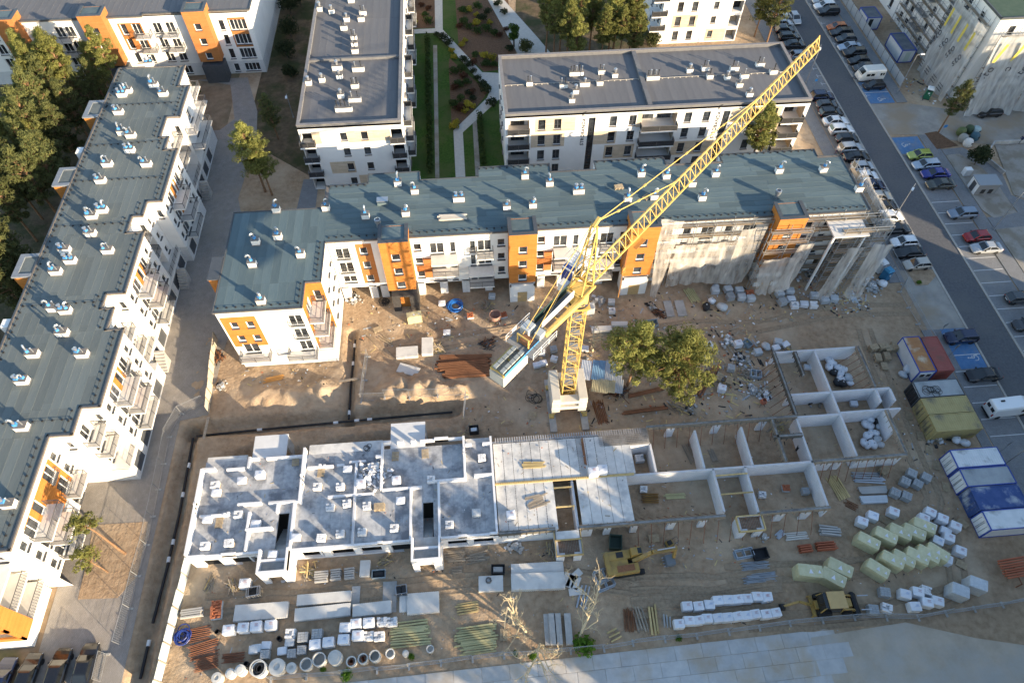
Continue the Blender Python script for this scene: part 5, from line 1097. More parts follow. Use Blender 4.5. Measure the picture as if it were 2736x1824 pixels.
def car_tree(kind):
    L, Wd, H_, hood, belt, fb, ff, rr, rf, deck = {'hatchback': (4.15, 1.76, 1.48, .86, .93, -1.95, 1.0, -1.45, .25, .93), 'saloon': (4.75, 1.82, 1.45, .84, .92, -1.72, 1.12, -.95, .35, .98), 'estate': (4.65, 1.80, 1.50, .86, .94, -2.2, 1.1, -1.85, .35, .94), 'SUV': (4.5, 1.86, 1.68, 1.0, 1.08, -2.12, 1.0, -1.8, .3, 1.08)}[kind]
    w = Wd / 2; gc = .19
    def ring(x, z0, z1, s): return [(x, -w * s * .90, z0), (x, -w * s, z0 + (z1 - z0) * .42), (x, -w * s * .985, z1 - .09), (x, -w * s * .87, z1), (x, w * s * .87, z1), (x, w * s * .985, z1 - .09), (x, w * s, z0 + (z1 - z0) * .42), (x, w * s * .90, z0)]
    f0, r0 = L / 2, -L / 2
    st = [ring(r0, .42, deck - .18, .80), ring(r0 + .12, .25, deck - .03, .92), ring(r0 + .5, gc, deck, 1), ring(fb + .1, gc, belt, 1), ring(0, gc, belt, 1), ring(ff, gc, hood + .03, 1), ring(ff + .5, gc, hood, .995), ring(f0 - .35, .22, hood - .10, .94), ring(f0 - .08, .28, hood - .24, .84), ring(f0, .40, hood - .38, .74)]
    b = MB(); n = 8
    for r_ in st: b.v += r_
    for i in range(len(st) - 1):
        for j in range(n - 1): b.f.append((i * n + j, (i + 1) * n + j, (i + 1) * n + j + 1, i * n + j + 1)); b.m.append(0)
        b.f.append((i * n + n - 1, (i + 1) * n + n - 1, (i + 1) * n, i * n)); b.m.append(1)
    b.f.append(tuple(range(n))); b.m.append(0); b.f.append(tuple((len(st) - 1) * n + i for i in reversed(range(n)))); b.m.append(0)
    wr, wb = w * .74, w * .88                # roof, pillars
    R4 = [(rr, -wr, H_ - .03), (rf, -wr, H_ - .03), (rf, wr, H_ - .03), (rr, wr, H_ - .03)]; B4 = [(fb, -wb, belt - .02), (ff, -wb, hood), (ff, wb, hood), (fb, wb, belt - .02)]
    b.hexa([(rr - .08, -wr - .03, H_ - .07), (rf + .08, -wr - .03, H_ - .07), (rf + .08, wr + .03, H_ - .07), (rr - .08, wr + .03, H_ - .07), (rr + .12, -wr + .1, H_), (rf - .15, -wr + .1, H_), (rf - .15, wr - .1, H_), (rr + .12, wr - .1, H_)], 0)
    for p, q in zip(B4, R4): b.beam(p, q, .09, .09, 0)
    for s_ in (-1, 1): xm = (rr + rf) / 2 + .25; b.beam((xm, s_ * wb, belt), (xm, s_ * wr, H_ - .05), .09, .05, 0)
    body = b.mesh('body', [paint('car black', CARCOL['black']), BLACKM])
    def face(pts, name): k = MB(); k.poly(pts); k.poly([(x * .985 , y * .97, z - .02) for x, y, z in reversed(pts)]); return k.mesh(name, CGLASS)
    tree = [('body', body, []), ('windscreen', face([B4[1], B4[2], R4[2], R4[1]], 'windscreen'), []), ('rear_window', face([B4[3], B4[0], R4[0], R4[3]], 'rear_window'), []), ('side_window', face([B4[0], B4[1], R4[1], R4[0]], 'side_window'), []), ('side_window', face([B4[2], B4[3], R4[3], R4[2]], 'side_window'), [])]
    r_ = .33 if kind != 'SUV' else .36; tm = None
    k = MB(); ty = tyre_mesh(r_, .21); ty.v = [(x, z, y) for x, y, z in ty.v]; tm = ty.mesh('wheel', TYRE)
    rm = MB().lathe([(0, .10), (r_ * .2, .105), (r_ * .25, .06), (r_ * .6, .07), (r_ * .63, .09), (r_ * .63, -.09), (r_ * .25, -.06), (r_ * .2, -.105), (0, -.1)], 10); rm.v = [(x, z, y) for x, y, z in rm.v]; rm = rm.mesh('rim', RIM)
    ax = L * .295
    for sx in (-1, 1):
        for sy in (-1, 1): tree.append(('wheel', tm, [('rim', rm)], (sx * ax + .05, sy * (w - .1), r_)))
    hl = MB().hexa([(-.16, -.2, -.07), (.06, -.2, -.07), (.0, .2, -.07), (-.22, .2, -.07), (-.2, -.18, .07), (-.02, -.18, .06), (-.08, .18, .06), (-.25, .18, .07)]).mesh('headlight', LAMP)
    tl_ = MB().box(-.05, -.17, -.12, .06, .17, .12).mesh('tail_light', TAIL)
    for s_ in (-1, 1): tree += [('headlight', hl, [], (f0 - .1, s_ * w * .62, hood - .28)), ('tail_light', tl_, [], (r0 + .08, s_ * w * .68, deck - .22)), ('mirror', MB().box(-.08, -.11, -.06, .1, .11, .07).mesh('mirror', BLACKM), [], (ff - .35, s_ * (w + .08), belt + .03))]
    tree.append(('number_plate', MB().box(-.01, -.26, -.06, .01, .26, .06).mesh('number_plate', PLATE), [], (r0 - .01, 0, .62)))
    return tree
CT = {k: car_tree(k) for k in ('hatchback', 'saloon', 'estate', 'SUV')}
def car(kind, c, p, heading, label, group):
    m = paint('car ' + c, CARCOL[c])
    return plant(CT[kind], 'parked_car' if 'parked' in label else 'car', label, 'car', (p[0], p[1], .04), heading, group, 1, lambda o: recolour(o, 0, m) if o.name.startswith('body') else None)
WEST = [(14, 110, 150, 'SUV', 'white'), (14, 140, 212, 'estate', 'silver'), (14, 180, 272, 'hatchback', 'black'), (14, 200, 335, 'estate', 'black'), (14, 235, 405, 'saloon', 'black'), (14, 300, 500, 'hatchback', 'grey blue'), (14, 540, 868, 'SUV', 'navy blue'), (14, 552, 945, 'hatchback', 'dark grey'), (14, 590, 1015, 'estate', 'black'), (14, 640, 1090, 'saloon', 'white'), (14, 668, 1170, 'SUV', 'white'), (14, 722, 1250, 'hatchback', 'black'), (14, 768, 1335, 'SUV', 'silver'), (14, 815, 1412, 'saloon', 'black'), (14, 878, 1495, 'hatchback', 'silver'), (24, 925, 70, 'hatchback', 'white'), (24, 985, 155, 'estate', 'navy blue'), (24, 1075, 250, 'saloon', 'beige'), (24, 1120, 342, 'hatchback', 'black'), (24, 1180, 435, 'SUV', 'white'), (24, 1240, 540, 'saloon', 'black'), (24, 1262, 660, 'hatchback', 'white'), (24, 1335, 755, 'saloon', 'black'), (24, 1378, 860, 'hatchback', 'beige')]
random.seed(12)
for i, (rc, x, y, kd, c) in enumerate(WEST):
    p = Q(rc, x, y, .6); car(kd, c, (67.75 + random.uniform(-.2, .2), p.y), 0 if i in (5, 21, 22, 23) and False else (R(180) if i in (21, 22, 23) else 0) + R(random.uniform(-2, 2)), '%s %s parked in the row beside the blocks, %s car from the top' % (c, kd, ORD[i] if i < 20 else 'twenty-' + ORD[i - 20]), 'cars parked along the near side of the street')
EAST = [(14, 505, 8, 'hatchback', 'silver'), (14, 522, 62, 'SUV', 'white'), (14, 580, 108, 'SUV', 'black'), (14, 615, 248, 'hatchback', 'orange'), (14, 690, 295, 'estate', 'black'), (14, 742, 352, 'hatchback', 'dark grey'), (14, 787, 422, 'saloon', 'pale blue'), (14, 822, 478, 'SUV', 'black'), (14, 865, 548, 'hatchback', 'black'), (14, 860, 612, 'hatchback', 'dark grey'), (14, 985, 768, 'hatchback', 'black')]
for i, (rc, x, y, kd, c) in enumerate(EAST):
    p = Q(rc, x, y, .6); car(kd, c, (78.9 + random.uniform(-.2, .2), p.y), R(180 if i != 10 else 180) + R(random.uniform(-2, 2)), '%s %s parked by the panel fence, %s from the top' % (c, kd, ORD[i]), 'cars parked along the panel fence')
EAST2 = [(14, 1415, 1392, 'hatchback', 'lime green', 180), (14, 1470, 1478, 'estate', 'pale blue', 180), (24, 1555, 48, 'saloon', 'blue', 180), (24, 1600, 142, 'saloon', 'olive', 180), (24, 1797, 402, 'estate', 'grey blue', 180), (24, 1925, 612, 'hatchback', 'red', 180), (24, 2010, 712, 'saloon', 'silver', 180), (24, 2310, 1162, 'hatchback', 'dark grey', 0), (24, 2400, 1400, 'saloon', 'dark grey', 180)]
for i, (rc, x, y, kd, c, hd) in enumerate(EAST2):
    p = Q(rc, x, y, .6); car(kd, c, (p.x if i != 8 else 79.2, p.y), R(hd + random.uniform(-2, 2)), '%s %s parked in a marked bay %s' % (c, kd, 'by the gravel beds' if i < 7 else ('rear towards us at the edge' if i == 7 else 'cut by the picture edge')), 'cars in the marked bays by the gravel beds')
for rc, x, y, kd, c, hd, lb in ((14, 295, 165, 'hatchback', 'silver', -88, 'silver hatchback driving down the street with its lights on'), (14, 2035, 1012, 'estate', 'black', 182, 'black estate car driving in on the concrete side road'), (34, 1780, 5, 'SUV', 'navy blue', 180, 'navy blue SUV parked on the blue bay beside the red container'), (34, 1985, 340, 'saloon', 'black', 180, 'black saloon parked below the blue wheelchair bay')):
    p = Q(rc, x, y, .6); car(kd, c, p, R(hd), lb, None)
for i, (x, c) in enumerate(((-55.1, 'white'), (-52.35, 'navy blue'), (-49.75, 'black'), (-46.7, 'black'), (-43.9, 'black'))):
    p = (x - .3, 16.0 + .25 * i); car('saloon' if i != 3 else 'estate', c, p, R(84 + i), '%s car parked at the bottom left, %s of five from the left' % (c, ORD[i]), 'cars parked at the bottom of the alley')
# panel van and caravan
def loft(sts, n, m=0):
    b = MB()
    for r_ in sts: b.v += r_
    for i in range(len(sts) - 1):
        for j in range(n): b.f.append((i * n + j, (i + 1) * n + j, (i + 1) * n + (j + 1) % n, i * n + (j + 1) % n)); b.m.append(m)
    b.f.append(tuple(range(n))); b.m.append(m); b.f.append(tuple((len(sts) - 1) * n + i for i in reversed(range(n)))); b.m.append(m); return b
def vr(x, z0, z1, w): return [(x, -w * .96, z0), (x, -w, z0 + .3), (x, -w * .97, z1 - .25), (x, -w * .84, z1), (x, w * .84, z1), (x, w * .97, z1 - .25), (x, w, z0 + .3), (x, w * .96, z0)]
def wheels(lst, L, xs, w, r_=.35):
    ty = tyre_mesh(r_, .22); ty.v = [(x, z, y) for x, y, z in ty.v]; tm = ty.mesh('wheel', TYRE); rm = MB().lathe([(0, .11), (r_ * .6, .09), (r_ * .6, -.09), (0, -.11)], 10); rm.v = [(x, z, y) for x, y, z in rm.v]; rm = rm.mesh('rim', RIM)
    for x in xs:
        for s_ in (-1, 1): lst.append(('wheel', tm, [('rim', rm)], (x, s_ * (w - .08), r_)))
vw = .98
vt = [('body', loft([vr(-2.95, .45, 2.35, vw * .96), vr(-2.88, .3, 2.5, vw), vr(1.2, .3, 2.5, vw), vr(1.9, .3, 2.15, vw), vr(2.15, .3, 1.25, vw), vr(2.75, .32, 1.05, vw * .93), vr(2.95, .45, .8, vw * .8)], 8).mesh('body', paint('van white', (.78, .79, .80), .3, 0)), []),
      ('windscreen', MB().poly([(2.13, -.8, 1.32), (2.13, .8, 1.32), (1.93, .74, 2.08), (1.93, -.74, 2.08)]).mesh('windscreen', CGLASS), [], (.02, 0, .02)),
      ('rear_door', MB().box(-.02, -.86, 0, 0, -.02, 1.7).box(-.02, .02, 0, 0, .86, 1.7).mesh('rear_door', WPAINT), [('pane', MB().box(-.04, -.7, .95, -.02, -.12, 1.5).box(-.04, .12, .95, -.02, .7, 1.5).mesh('pane', CGLASS))], (-2.97, 0, .55)),
      ('side_window', MB().box(-.1, -.01, 0, .75, .01, .6).mesh('side_window', CGLASS), [], (1.05, -vw - .005, 1.3)), ('side_window', MB().box(-.1, -.01, 0, .75, .01, .6).mesh('side_window', CGLASS), [], (1.05, vw + .005, 1.3)),
      ('tail_light', MB().box(-.03, -.08, 0, .05, .08, .5).mesh('tail_light', TAIL), [], (-2.96, -.88, .9)), ('tail_light', MB().box(-.03, -.08, 0, .05, .08, .5).mesh('tail_light', TAIL), [], (-2.96, .88, .9)),
      ('bumper', MB().box(-.12, -.9, 0, .12, .9, .22).mesh('bumper', BLACKM), [], (-2.95, 0, .38)), ('roof_vent', MB().box(-.25, -.1, 0, .25, .1, .14).mesh('roof_vent', BLACKM), [], (-1.6, .3, 2.49))]
wheels(vt, 5.9, (-1.75, 1.85), vw); p = Q(34, 2190, 610, 1.2)
plant(vt, 'panel_van', 'white high-roof panel van parked in a bay at the right edge', 'van', (p.x + .3, p.y - .3, .04), R(3))
ct = [('body', loft([vr(-2.6, .55, 1.6, 1.0), vr(-2.45, .4, 2.45, 1.1), vr(1.4, .4, 2.5, 1.1), vr(2.2, .42, 1.6, 1.08), vr(2.5, .5, .9, 1.02)], 8).mesh('body', paint('caravan white', (.76, .74, .68), .4, 0)), []), ('front_window', MB().poly([(2.22, -.85, 1.5), (2.22, .85, 1.5), (1.6, .8, 2.28), (1.6, -.8, 2.28)]).mesh('front_window', CGLASS), [], (.03, 0, .03))]
for x in (1.0, .1, -1.6, -2.1): ct.append(('window', MB().box(-.36 if x > 0 else -.18, -.012, 0, .36 if x > 0 else .18, .012, .5).mesh('window', CGLASS), [], (x, 1.105, 1.35)))
ct += [('door', MB().box(-.32, -.01, 0, .32, .012, 1.75).mesh('door', WPAINT), [], (-.95, 1.105, .5)), ('drawbar', MB().beam((2.4, .5, .5), (3.4, 0, .5), .1).beam((2.4, -.5, .5), (3.4, 0, .5), .1).tube([(3.3, 0, .2), (3.3, 0, .8)], .06, 6).mesh('drawbar', STEEL), [])]
wheels(ct, 5, (-.4,), 1.05, .33); p = Q(14, 970, 662, 1.2)
plant(ct, 'caravan', 'cream caravan parked between dark cars by the panel fence', 'caravan', (p.x, p.y, .04), R(183))
# ================================================================ STREET FURNITURE
POST = mat('grey post', (.30, .31, .32), rough=.5, spec=.5, metal=.4)
def lamp(label, base, top, h=8.0):
    b = Q(*base); t = Q(*top, h); d = Vector((t.x - b.x, t.y - b.y, 0)); d = d if d.length > .3 else Vector((1, 0, 0)); a = math.atan2(d.y, d.x); l_ = min(2.2, max(.8, d.length))
    tr = [('pole', MB().tube([(0, 0, 0), (0, 0, h * .55), (0, 0, h)], [.10, .075, .05], 8).lathe([(.16, 0), (.16, .25), (.1, .3)], 8).mesh('pole', POST), []), ('arm', MB().tube([(0, 0, h - .05), (l_ * .7, 0, h + .12)], .04, 6).mesh('arm', POST), []), ('lamp_head', MB().box(l_ * .6, -.16, h + .06, l_ * .6 + .75, .16, h + .2).mesh('lamp_head', WPAINT), [])]
    plant(tr, 'street_lamp', label, 'street lamp', (b.x, b.y, 0), a, 'street lamps')
lamp('street lamp on the pavement beside the lettered block', (14, 395, 745), (14, 490, 548)); lamp('street lamp by the green portable toilet and panel fence', (14, 1210, 838), (14, 1390, 495)); lamp('street lamp beside the scaffolded corner', (24, 1165, 470), (24, 1285, 310)); lamp('street lamp on the bed across from the scaffolded corner', (24, 2070, 552), (24, 2348, 225)); lamp('street lamp at the lower right by the white containers', (34, 2190, 1130), (34, 2345, 1030), 6)
lamp('thin lamp post on the sand beside the end-on block', (12, 350, 1055), (12, 285, 885), 5)
pf = thing('panel_fence', 'grey solid panel fence along the far pavement', 'fence', (84.1, 108, 0)); pn_ = MB().box(-.03, 0, .1, .03, 2.3, 2.0).mesh('panel', mat('grey fence sheet', (.36, .40, .44), (.42, .46, .49), scale=1.5, rough=.5, rnd=.06, spec=.5)); pp_ = MB().box(-.05, -.05, 0, .05, .05, 2.1).mesh('post', STEEL)
for i in range(17): put('panel', pn_, pf, (0, 1.6 + i * 2.42, 0)); put('post', pp_, pf, (0, 1.55 + i * 2.42, 0))
def hut(label, x0, y0, x1, y1, h, wall, frame, top, door=None):
    t = thing('site_hut', label, 'site hut', (x0, y0, 0)); k = MB().box(x0, y0, .12, x1, y1, h); k.build('wall_panel', wall, t); k = MB(); e = .09
    for x in (x0, x1):
        for y in (y0, y1): k.box(x - e, y - e, .05, x + e, y + e, h + .1)
    for z in (.06, h): k.box(x0 + e, y0 - e, z, x1 - e, y0 + e, z + .13).box(x0 + e, y1 - e, z, x1 - e, y1 + e, z + .13).box(x0 - e, y0 + e, z, x0 + e, y1 - e, z + .13).box(x1 - e, y0 + e, z, x1 + e, y1 - e, z + .13)
    k.build('frame', frame, t); MB().box(x0 + .1, y0 + .1, h + .02, x1 - .1, y1 - .1, h + .08).build('roof', top, t)
    if door: MB().box(*door[:3], *door[3:6]).build('door', door[6], t)
    return t
BLUEF = mat('blue frame paint', (.03, .06, .30), (.04, .08, .34), scale=2, rough=.5); GREYP = mat('pale site panel', (.60, .62, .64), (.54, .56, .58), scale=1, rough=.5); DROOF = mat('dirty dark roof', (.10, .115, .14), (.16, .175, .19), scale=1, rough=.8)
p = Q(14, 940, 270); hut('small blue and white site hut behind the panel fence', p.x - .9, p.y, p.x + 2.1, p.y + 4.0, 2.6, GREYP, BLUEF, DROOF, (p.x - .3, p.y - .03, .15, p.x + .5, p.y + .02, 2.3, BLACKM))
p = Q(14, 1225, 565); hut('longer blue framed site hut beside the netted block', p.x - .4, p.y, p.x + 2.4, p.y + 6, 2.6, GREYP, BLUEF, DROOF, (p.x + .6, p.y - .03, .15, p.x + 1.6, p.y + .02, 2.2, mat('pale mint door', (.45, .52, .48), rough=.6)))
def toilet(label, p, rot, c, roof_c, scale=1):
    m = mat('plastic ' + label[:18], c, tuple(q * .85 for q in c), scale=2, rough=.4, spec=.4); r2 = mat('roof ' + label[:18], roof_c, rough=.5)
    plant([('body', MB().frustum(-.55, -.55, .55, .55, .1, 2.05, .03).mesh('body', m), [('vent_grille', MB().box(-.4, -.56, 1.75, .4, -.53, 1.95).mesh('vent_grille', BLACKM))]), ('door', MB().box(-.4, -.575, .15, .4, -.545, 1.7).mesh('door', m), [('handle', MB().box(.25, -.6, .9, .33, -.57, 1.05).mesh('handle', WPAINT)), ('sign', MB().box(-.14, -.585, 1.2, .14, -.576, 1.5).mesh('sign', WPAINT))]), ('roof', MB().frustum(-.6, -.6, .6, .6, 2.05, 2.35, .22).mesh('roof', r2), []), ('base', MB().box(-.6, -.6, 0, .6, .6, .1).mesh('base', BLACKM), [])], 'portable_toilet', label, 'portable toilet', (p.x, p.y, 0), rot, None, scale)
toilet('blue portable toilet beside the scaffolded corner', Q(24, 1090, 990), R(20), (.03, .17, .33), (.05, .24, .42)); toilet('white and blue portable toilet behind the blue one', Q(24, 1040, 920), R(20), (.62, .65, .68), (.66, .68, .70)); toilet('green portable toilet with white roof by the panel fence', Q(14, 1470, 880), R(-30), (.02, .14, .08), (.72, .74, .74))
# kiosk and box on the beds, low wall
p = Q(24, 1890, 240); t = thing('kiosk', 'small grey transformer kiosk with white front on the gravel bed', 'kiosk', (p.x, p.y, 0), R(-2)); MB().box(0, 0, 0, 3.6, 2.3, 2.2).build('wall', mat('kiosk grey', (.20, .21, .22), rough=.7), t, world=False); MB().box(-.03, -.02, 0, -.004, 2.32, 2.2).build('front', WPAINT, t, world=False); MB().box(-.06, .7, .1, -.032, 1.7, 1.9).build('door', DARKM, t, world=False); MB().box(-.15, -.15, 2.2, 3.75, 2.45, 2.32).build('roof', mat('kiosk roof', (.26, .29, .32), rough=.7), t, world=False)
for x in (.9, 2.2): MB().box(x, -.03, .3, x + .7, -.004, 1.2).build('louvre', BLACKM, t, world=False)
p = Q(24, 1800, 75); t = thing('cabinet', 'pale utility cabinet on the gravel bed', 'cabinet', (p.x, p.y, 0)); MB().box(p.x, p.y, 0, p.x + 1.2, p.y + .9, 1.4).build('case', WPAINT, t, bevel=.03); MB().box(p.x + .05, p.y - .02, .1, p.x + 1.15, p.y - .002, 1.3).build('door', GREYP, t)
t = thing('retaining_wall', 'low concrete retaining wall round the raised gravel bed', 'wall', (91, 84, 0)); k = MB()
for a, b in (((90.3, 88.3), (93.8, 91.8)), ((93.8, 91.8), (130, 91.8)), ((90.3, 88.3), (91.7, 84))): MB().beam((*a, .4), (*b, .4), .28, .8).build('wall_length', CONC, t)
def bins():
    lst = [(1785, 1230, (.30, .30, .28)), (1830, 1270, (.62, .62, .60)), (1770, 1170, (.10, .13, .05)), (1900, 1160, (.30, .40, .42)), (1890, 1215, (.04, .10, .14)), (1840, 1150, (.05, .08, .04))]
    for i, (x, y, c) in enumerate(lst):
        p = Q(14, x, y + 40); m = mat('bin %d' % i, c, rough=.5); nm = ('brown', 'white', 'olive', 'pale blue', 'dark blue', 'dark green')[i]
        plant([('body', MB().lathe([(.55, 0), (.78, .35), (.8, .9), (.62, 1.35), (.3, 1.55), (0, 1.6)], 14).mesh('body', m), []), ('slot', MB().box(-.2, -.79, .85, .2, -.6, 1.1).mesh('slot', BLACKM), [])], 'recycling_bin', '%s round recycling bin beside the mulch bed' % nm, 'recycling bin', (p.x, p.y, 0), R(20), 'recycling bins by the mulch bed')
bins()
def sign(label, base, h, plate, c, rot=0, round_=False):
    b = Q(*base); k = MB().tube([(0, 0, 0), (0, 0, h)], .035, 6)
    pl = MB().box(-plate[0] / 2, -.05, h - plate[1], plate[0] / 2, -.036, h)
    plant([('post', k.mesh('post', POST), []), ('plate', pl.mesh('plate', c), [])], 'road_sign', label, 'road sign', (b.x, b.y, 0), rot)
SBL = mat('sign blue', (.03, .18, .45), rough=.4); SBK = mat('sign back', (.16, .17, .18), rough=.5)
sign('blue road sign on the mulch bed by the thin pine', (14, 1600, 1210), 2.2, (.6, .6), SBL); sign('road sign seen from behind beside the red container', (34, 1675, 175), 2.8, (.9, .7), SBK, R(200)); sign('road sign seen from behind beside the yellow containers', (34, 2130, 1030), 2.8, (.9, .7), SBK, R(200)); sign('road sign seen from behind by the site gate', (24, 1570, 1500), 2.8, (.8, .6), SBK, R(200)); sign('pavement sign beside the black cars by the lettered block', (14, 455, 800), 2.2, (.5, .5), SBL)
# people
def person(label, p, heading, top, legs, phase=1):
    me = bpy.data.meshes.new('body'); V = [(0, 0, .95), (.02, 0, 1.2), (.05, 0, 1.42), (.06, 0, 1.56), (.07, 0, 1.68), (.0, .1, .9), (.22 * phase, .1, .5), (.12 * phase, .1, .06), (.24 * phase, .11, .04), (0, -.1, .9), (-.02 * phase, -.1, .48), (-.32 * phase, -.1, .12), (-.2 * phase, -.11, .05), (.04, .2, 1.38), (-.06 * phase, .25, 1.12), (.1 * phase, .24, .9), (.04, -.2, 1.38), (.1 * phase, -.25, 1.12), (.28 * phase, -.22, .95)]
    Ed = [(0, 1), (1, 2), (2, 3), (3, 4), (0, 5), (5, 6), (6, 7), (7, 8), (0, 9), (9, 10), (10, 11), (11, 12), (2, 13), (13, 14), (14, 15), (2, 16), (16, 17), (17, 18)]
    rd = [.15, .14, .13, .06, .105, .1, .075, .05, .045, .1, .075, .05, .045, .07, .05, .04, .07, .05, .04]
    me.from_pydata(V, Ed, []); t = put('person', me, None, (p.x, p.y, 0), heading); sk = t.modifiers.new('skin', 'SKIN'); t.modifiers.new('sub', 'SUBSURF').render_levels = 2
    for i, r_ in enumerate(rd): me.skin_vertices[0].data[i].radius = (r_, r_)
    me.skin_vertices[0].data[0].use_root = True
    m = bpy.data.materials.new('clothes'); m.use_nodes = True; nt = m.node_tree; b = nt.nodes['Principled BSDF']; tc = node(nt, 'ShaderNodeTexCoord'); sx = node(nt, 'ShaderNodeSeparateXYZ'); nt.links.new(tc.outputs['Object'], sx.inputs[0]); rp = node(nt, 'ShaderNodeValToRGB'); rp.color_ramp.interpolation = 'CONSTANT'; rp.color_ramp.elements[0].color = (.02, .02, .02, 1); rp.color_ramp.elements[1].position = .05; rp.color_ramp.elements[1].color = c4(legs)
    for ps, c in ((.47, top), (.745, (.45, .28, .2)), (.83, (.06, .04, .03))): e = rp.color_ramp.elements.new(ps); e.color = c4(c)
    mu = node(nt, 'ShaderNodeMath', operation='MULTIPLY'); mu.inputs[1].default_value = .5; nt.links.new(sx.outputs['Z'], mu.inputs[0]); nt.links.new(mu.outputs[0], rp.inputs[0]); nt.links.new(rp.outputs[0], b.inputs['Base Color']); b.inputs['Roughness'].default_value = .9; me.materials.append(m)
    tag(t, label, 'person')
person('person in dark blue clothes walking by the raised gravel bed', Q(14, 2305, 1285), R(190), (.02, .03, .09), (.02, .025, .06)); person('person in pale top walking behind the silver car in the street row', Q(14, 655, 1380), R(70), (.45, .42, .42), (.12, .08, .12), -1)
# ================================================================ B: the building going up
BLOCK = mat_brick('white silicate blockwork', (.74, .74, .76), (.69, .69, .71), (.55, .55, .57), .5, .25, .012, noise=.06, bump=.006, mix3=((.58, .56, .53), .5, .56, .8))
BLOCKT = mat('block tops', (.76, .76, .77), (.70, .70, .71), scale=4, rough=.95)
BEAM = mat('raw concrete beam', (.26, .255, .245), (.34, .335, .32), scale=2, rough=.95, bump=.02, c3=(.18, .17, .16), c3scale=.8)
DECKC = mat('wet streaked concrete', (.335, .345, .365), (.475, .48, .49), scale=1.6, detail=7, rough=.75, bump=.012, c3=(.20, .208, .228), c3scale=.55, c3c=(.48, .64), coord='World', rnd=.07)
PLANKC = mat('new precast plank', (.58, .57, .55), (.66, .65, .63), scale=1.4, rough=.9, bump=.012, c3=(.38, .385, .39), c3scale=.5, c3c=(.48, .68), coord='World', rnd=.05)
TIMB = mat('yellow timber', (.44, .33, .15), (.54, .42, .21), scale=3, rough=.9, rnd=.15)
TIMG = mat('greenish timber', (.36, .33, .17), (.46, .42, .23), scale=3, rough=.9, rnd=.18)
TIMO = mat('old grey timber', (.24, .20, .155), (.33, .28, .22), scale=4, rough=.95, rnd=.2)
FORM = mat('dark formwork board', (.09, .085, .075), (.14, .13, .11), scale=2, rough=.85, rnd=.15)
Bb = thing('unfinished_building', 'unfinished white block building with bare floor slabs at the front of the site', 'building', (-34.5, 26.8, 0))
UW = mat('dark void', (.05, .048, .045), rough=.95)  # near-black colour stands in for shade in covered rooms and slots
def seg_wall(k, a, b, z0, z1, t=.24, m=0, mt=1):
    (x0, y0), (x1, y1) = a, b; h = t / 2
    if abs(x1 - x0) > abs(y1 - y0): k.box(min(x0, x1), y0 - h, z0, max(x0, x1), y0 + h, z1, m)
    else: k.box(x0 - h, min(y0, y1), z0, x0 + h, max(y0, y1), z1, m)
SL = 3.1
# ground floor, left half: outer walls with openings, front piers
k = MB(); mm = [BLOCK, BLOCKT, BEAM, CONC]
west = Facade(Bb, (-34.5, 38.6), 270, 11.8, 0, SL - .25, 0); west.emit(k)
fr = Facade(Bb, (-34.5, 26.8), 0, 8.3, 0, SL - .2, 0, depth=.3); fr.hole(1.2, 3.2, .0, 2.3).hole(4.4, 7.4, 0, 2.4).emit(k)
fr = Facade(Bb, (-23.0, 26.8), 0, 13.8, 0, SL - .2, 0, depth=.3); fr.hole(.9, 3.4, .5, 2.4).hole(4.3, 6.9, .5, 2.4).hole(7.7, 10.3, .5, 2.4).hole(11.2, 13.6, 0, 2.5).emit(k)
fr = Facade(Bb, (-6.0, 26.8), 0, 6.6, 0, SL - .2, 0, depth=.3); fr.hole(.7, 3.0, .6, 2.3).hole(3.7, 6.0, .6, 2.3).emit(k)
bk = Facade(Bb, (.6, 38.6), 180, 35.1, 0, SL - .2, 0)
for u in (2, 7, 12.5, 20, 26, 31): bk.hole(u, u + 2, .6, 2.3)
bk.emit(k)
for x0, x1 in ((-26.3, -23.0), (-9.3, -6.0)):       # stair bays standing forward
    f = Facade(Bb, (x0, 24.3), 0, x1 - x0, 0, 3.9, 0, depth=.3); f.hole(.7, 2.4, 0, 2.3).emit(k)
    k.poly([(x0, 26.8, 0), (x0, 24.3, 0), (x0, 24.3, 3.9), (x0, 26.8, 3.9)]).poly([(x1, 24.3, 0), (x1, 26.8, 0), (x1, 26.8, 3.9), (x1, 24.3, 3.9)]).box(x0 + .25, 24.55, 3.0, x1 - .25, 27.2, 3.1, 3)
    k.box(x0, 24.3, 3.9, x1, 24.54, 4.05).box(x0, 24.54, 3.1, x0 + .24, 27, 4.05).box(x1 - .24, 24.54, 3.1, x1, 27, 4.05).box(x0 + .24, 25.7, 3.1, x1 - .24, 25.94, 3.7)
k.box(-34.3, 32.9, 0, .4, 33.1, 2.8)
for x in (-28, -20, -12.9, -3, .5): k.box(x - .12, 27, 0, x + .12, 38.4, 2.8)
k.build('ground_floor_wall', mm, Bb)
MB().box(-34.3, 27.1, .0, .4, 38.3, .04).build('ground_floor', UW, Bb)
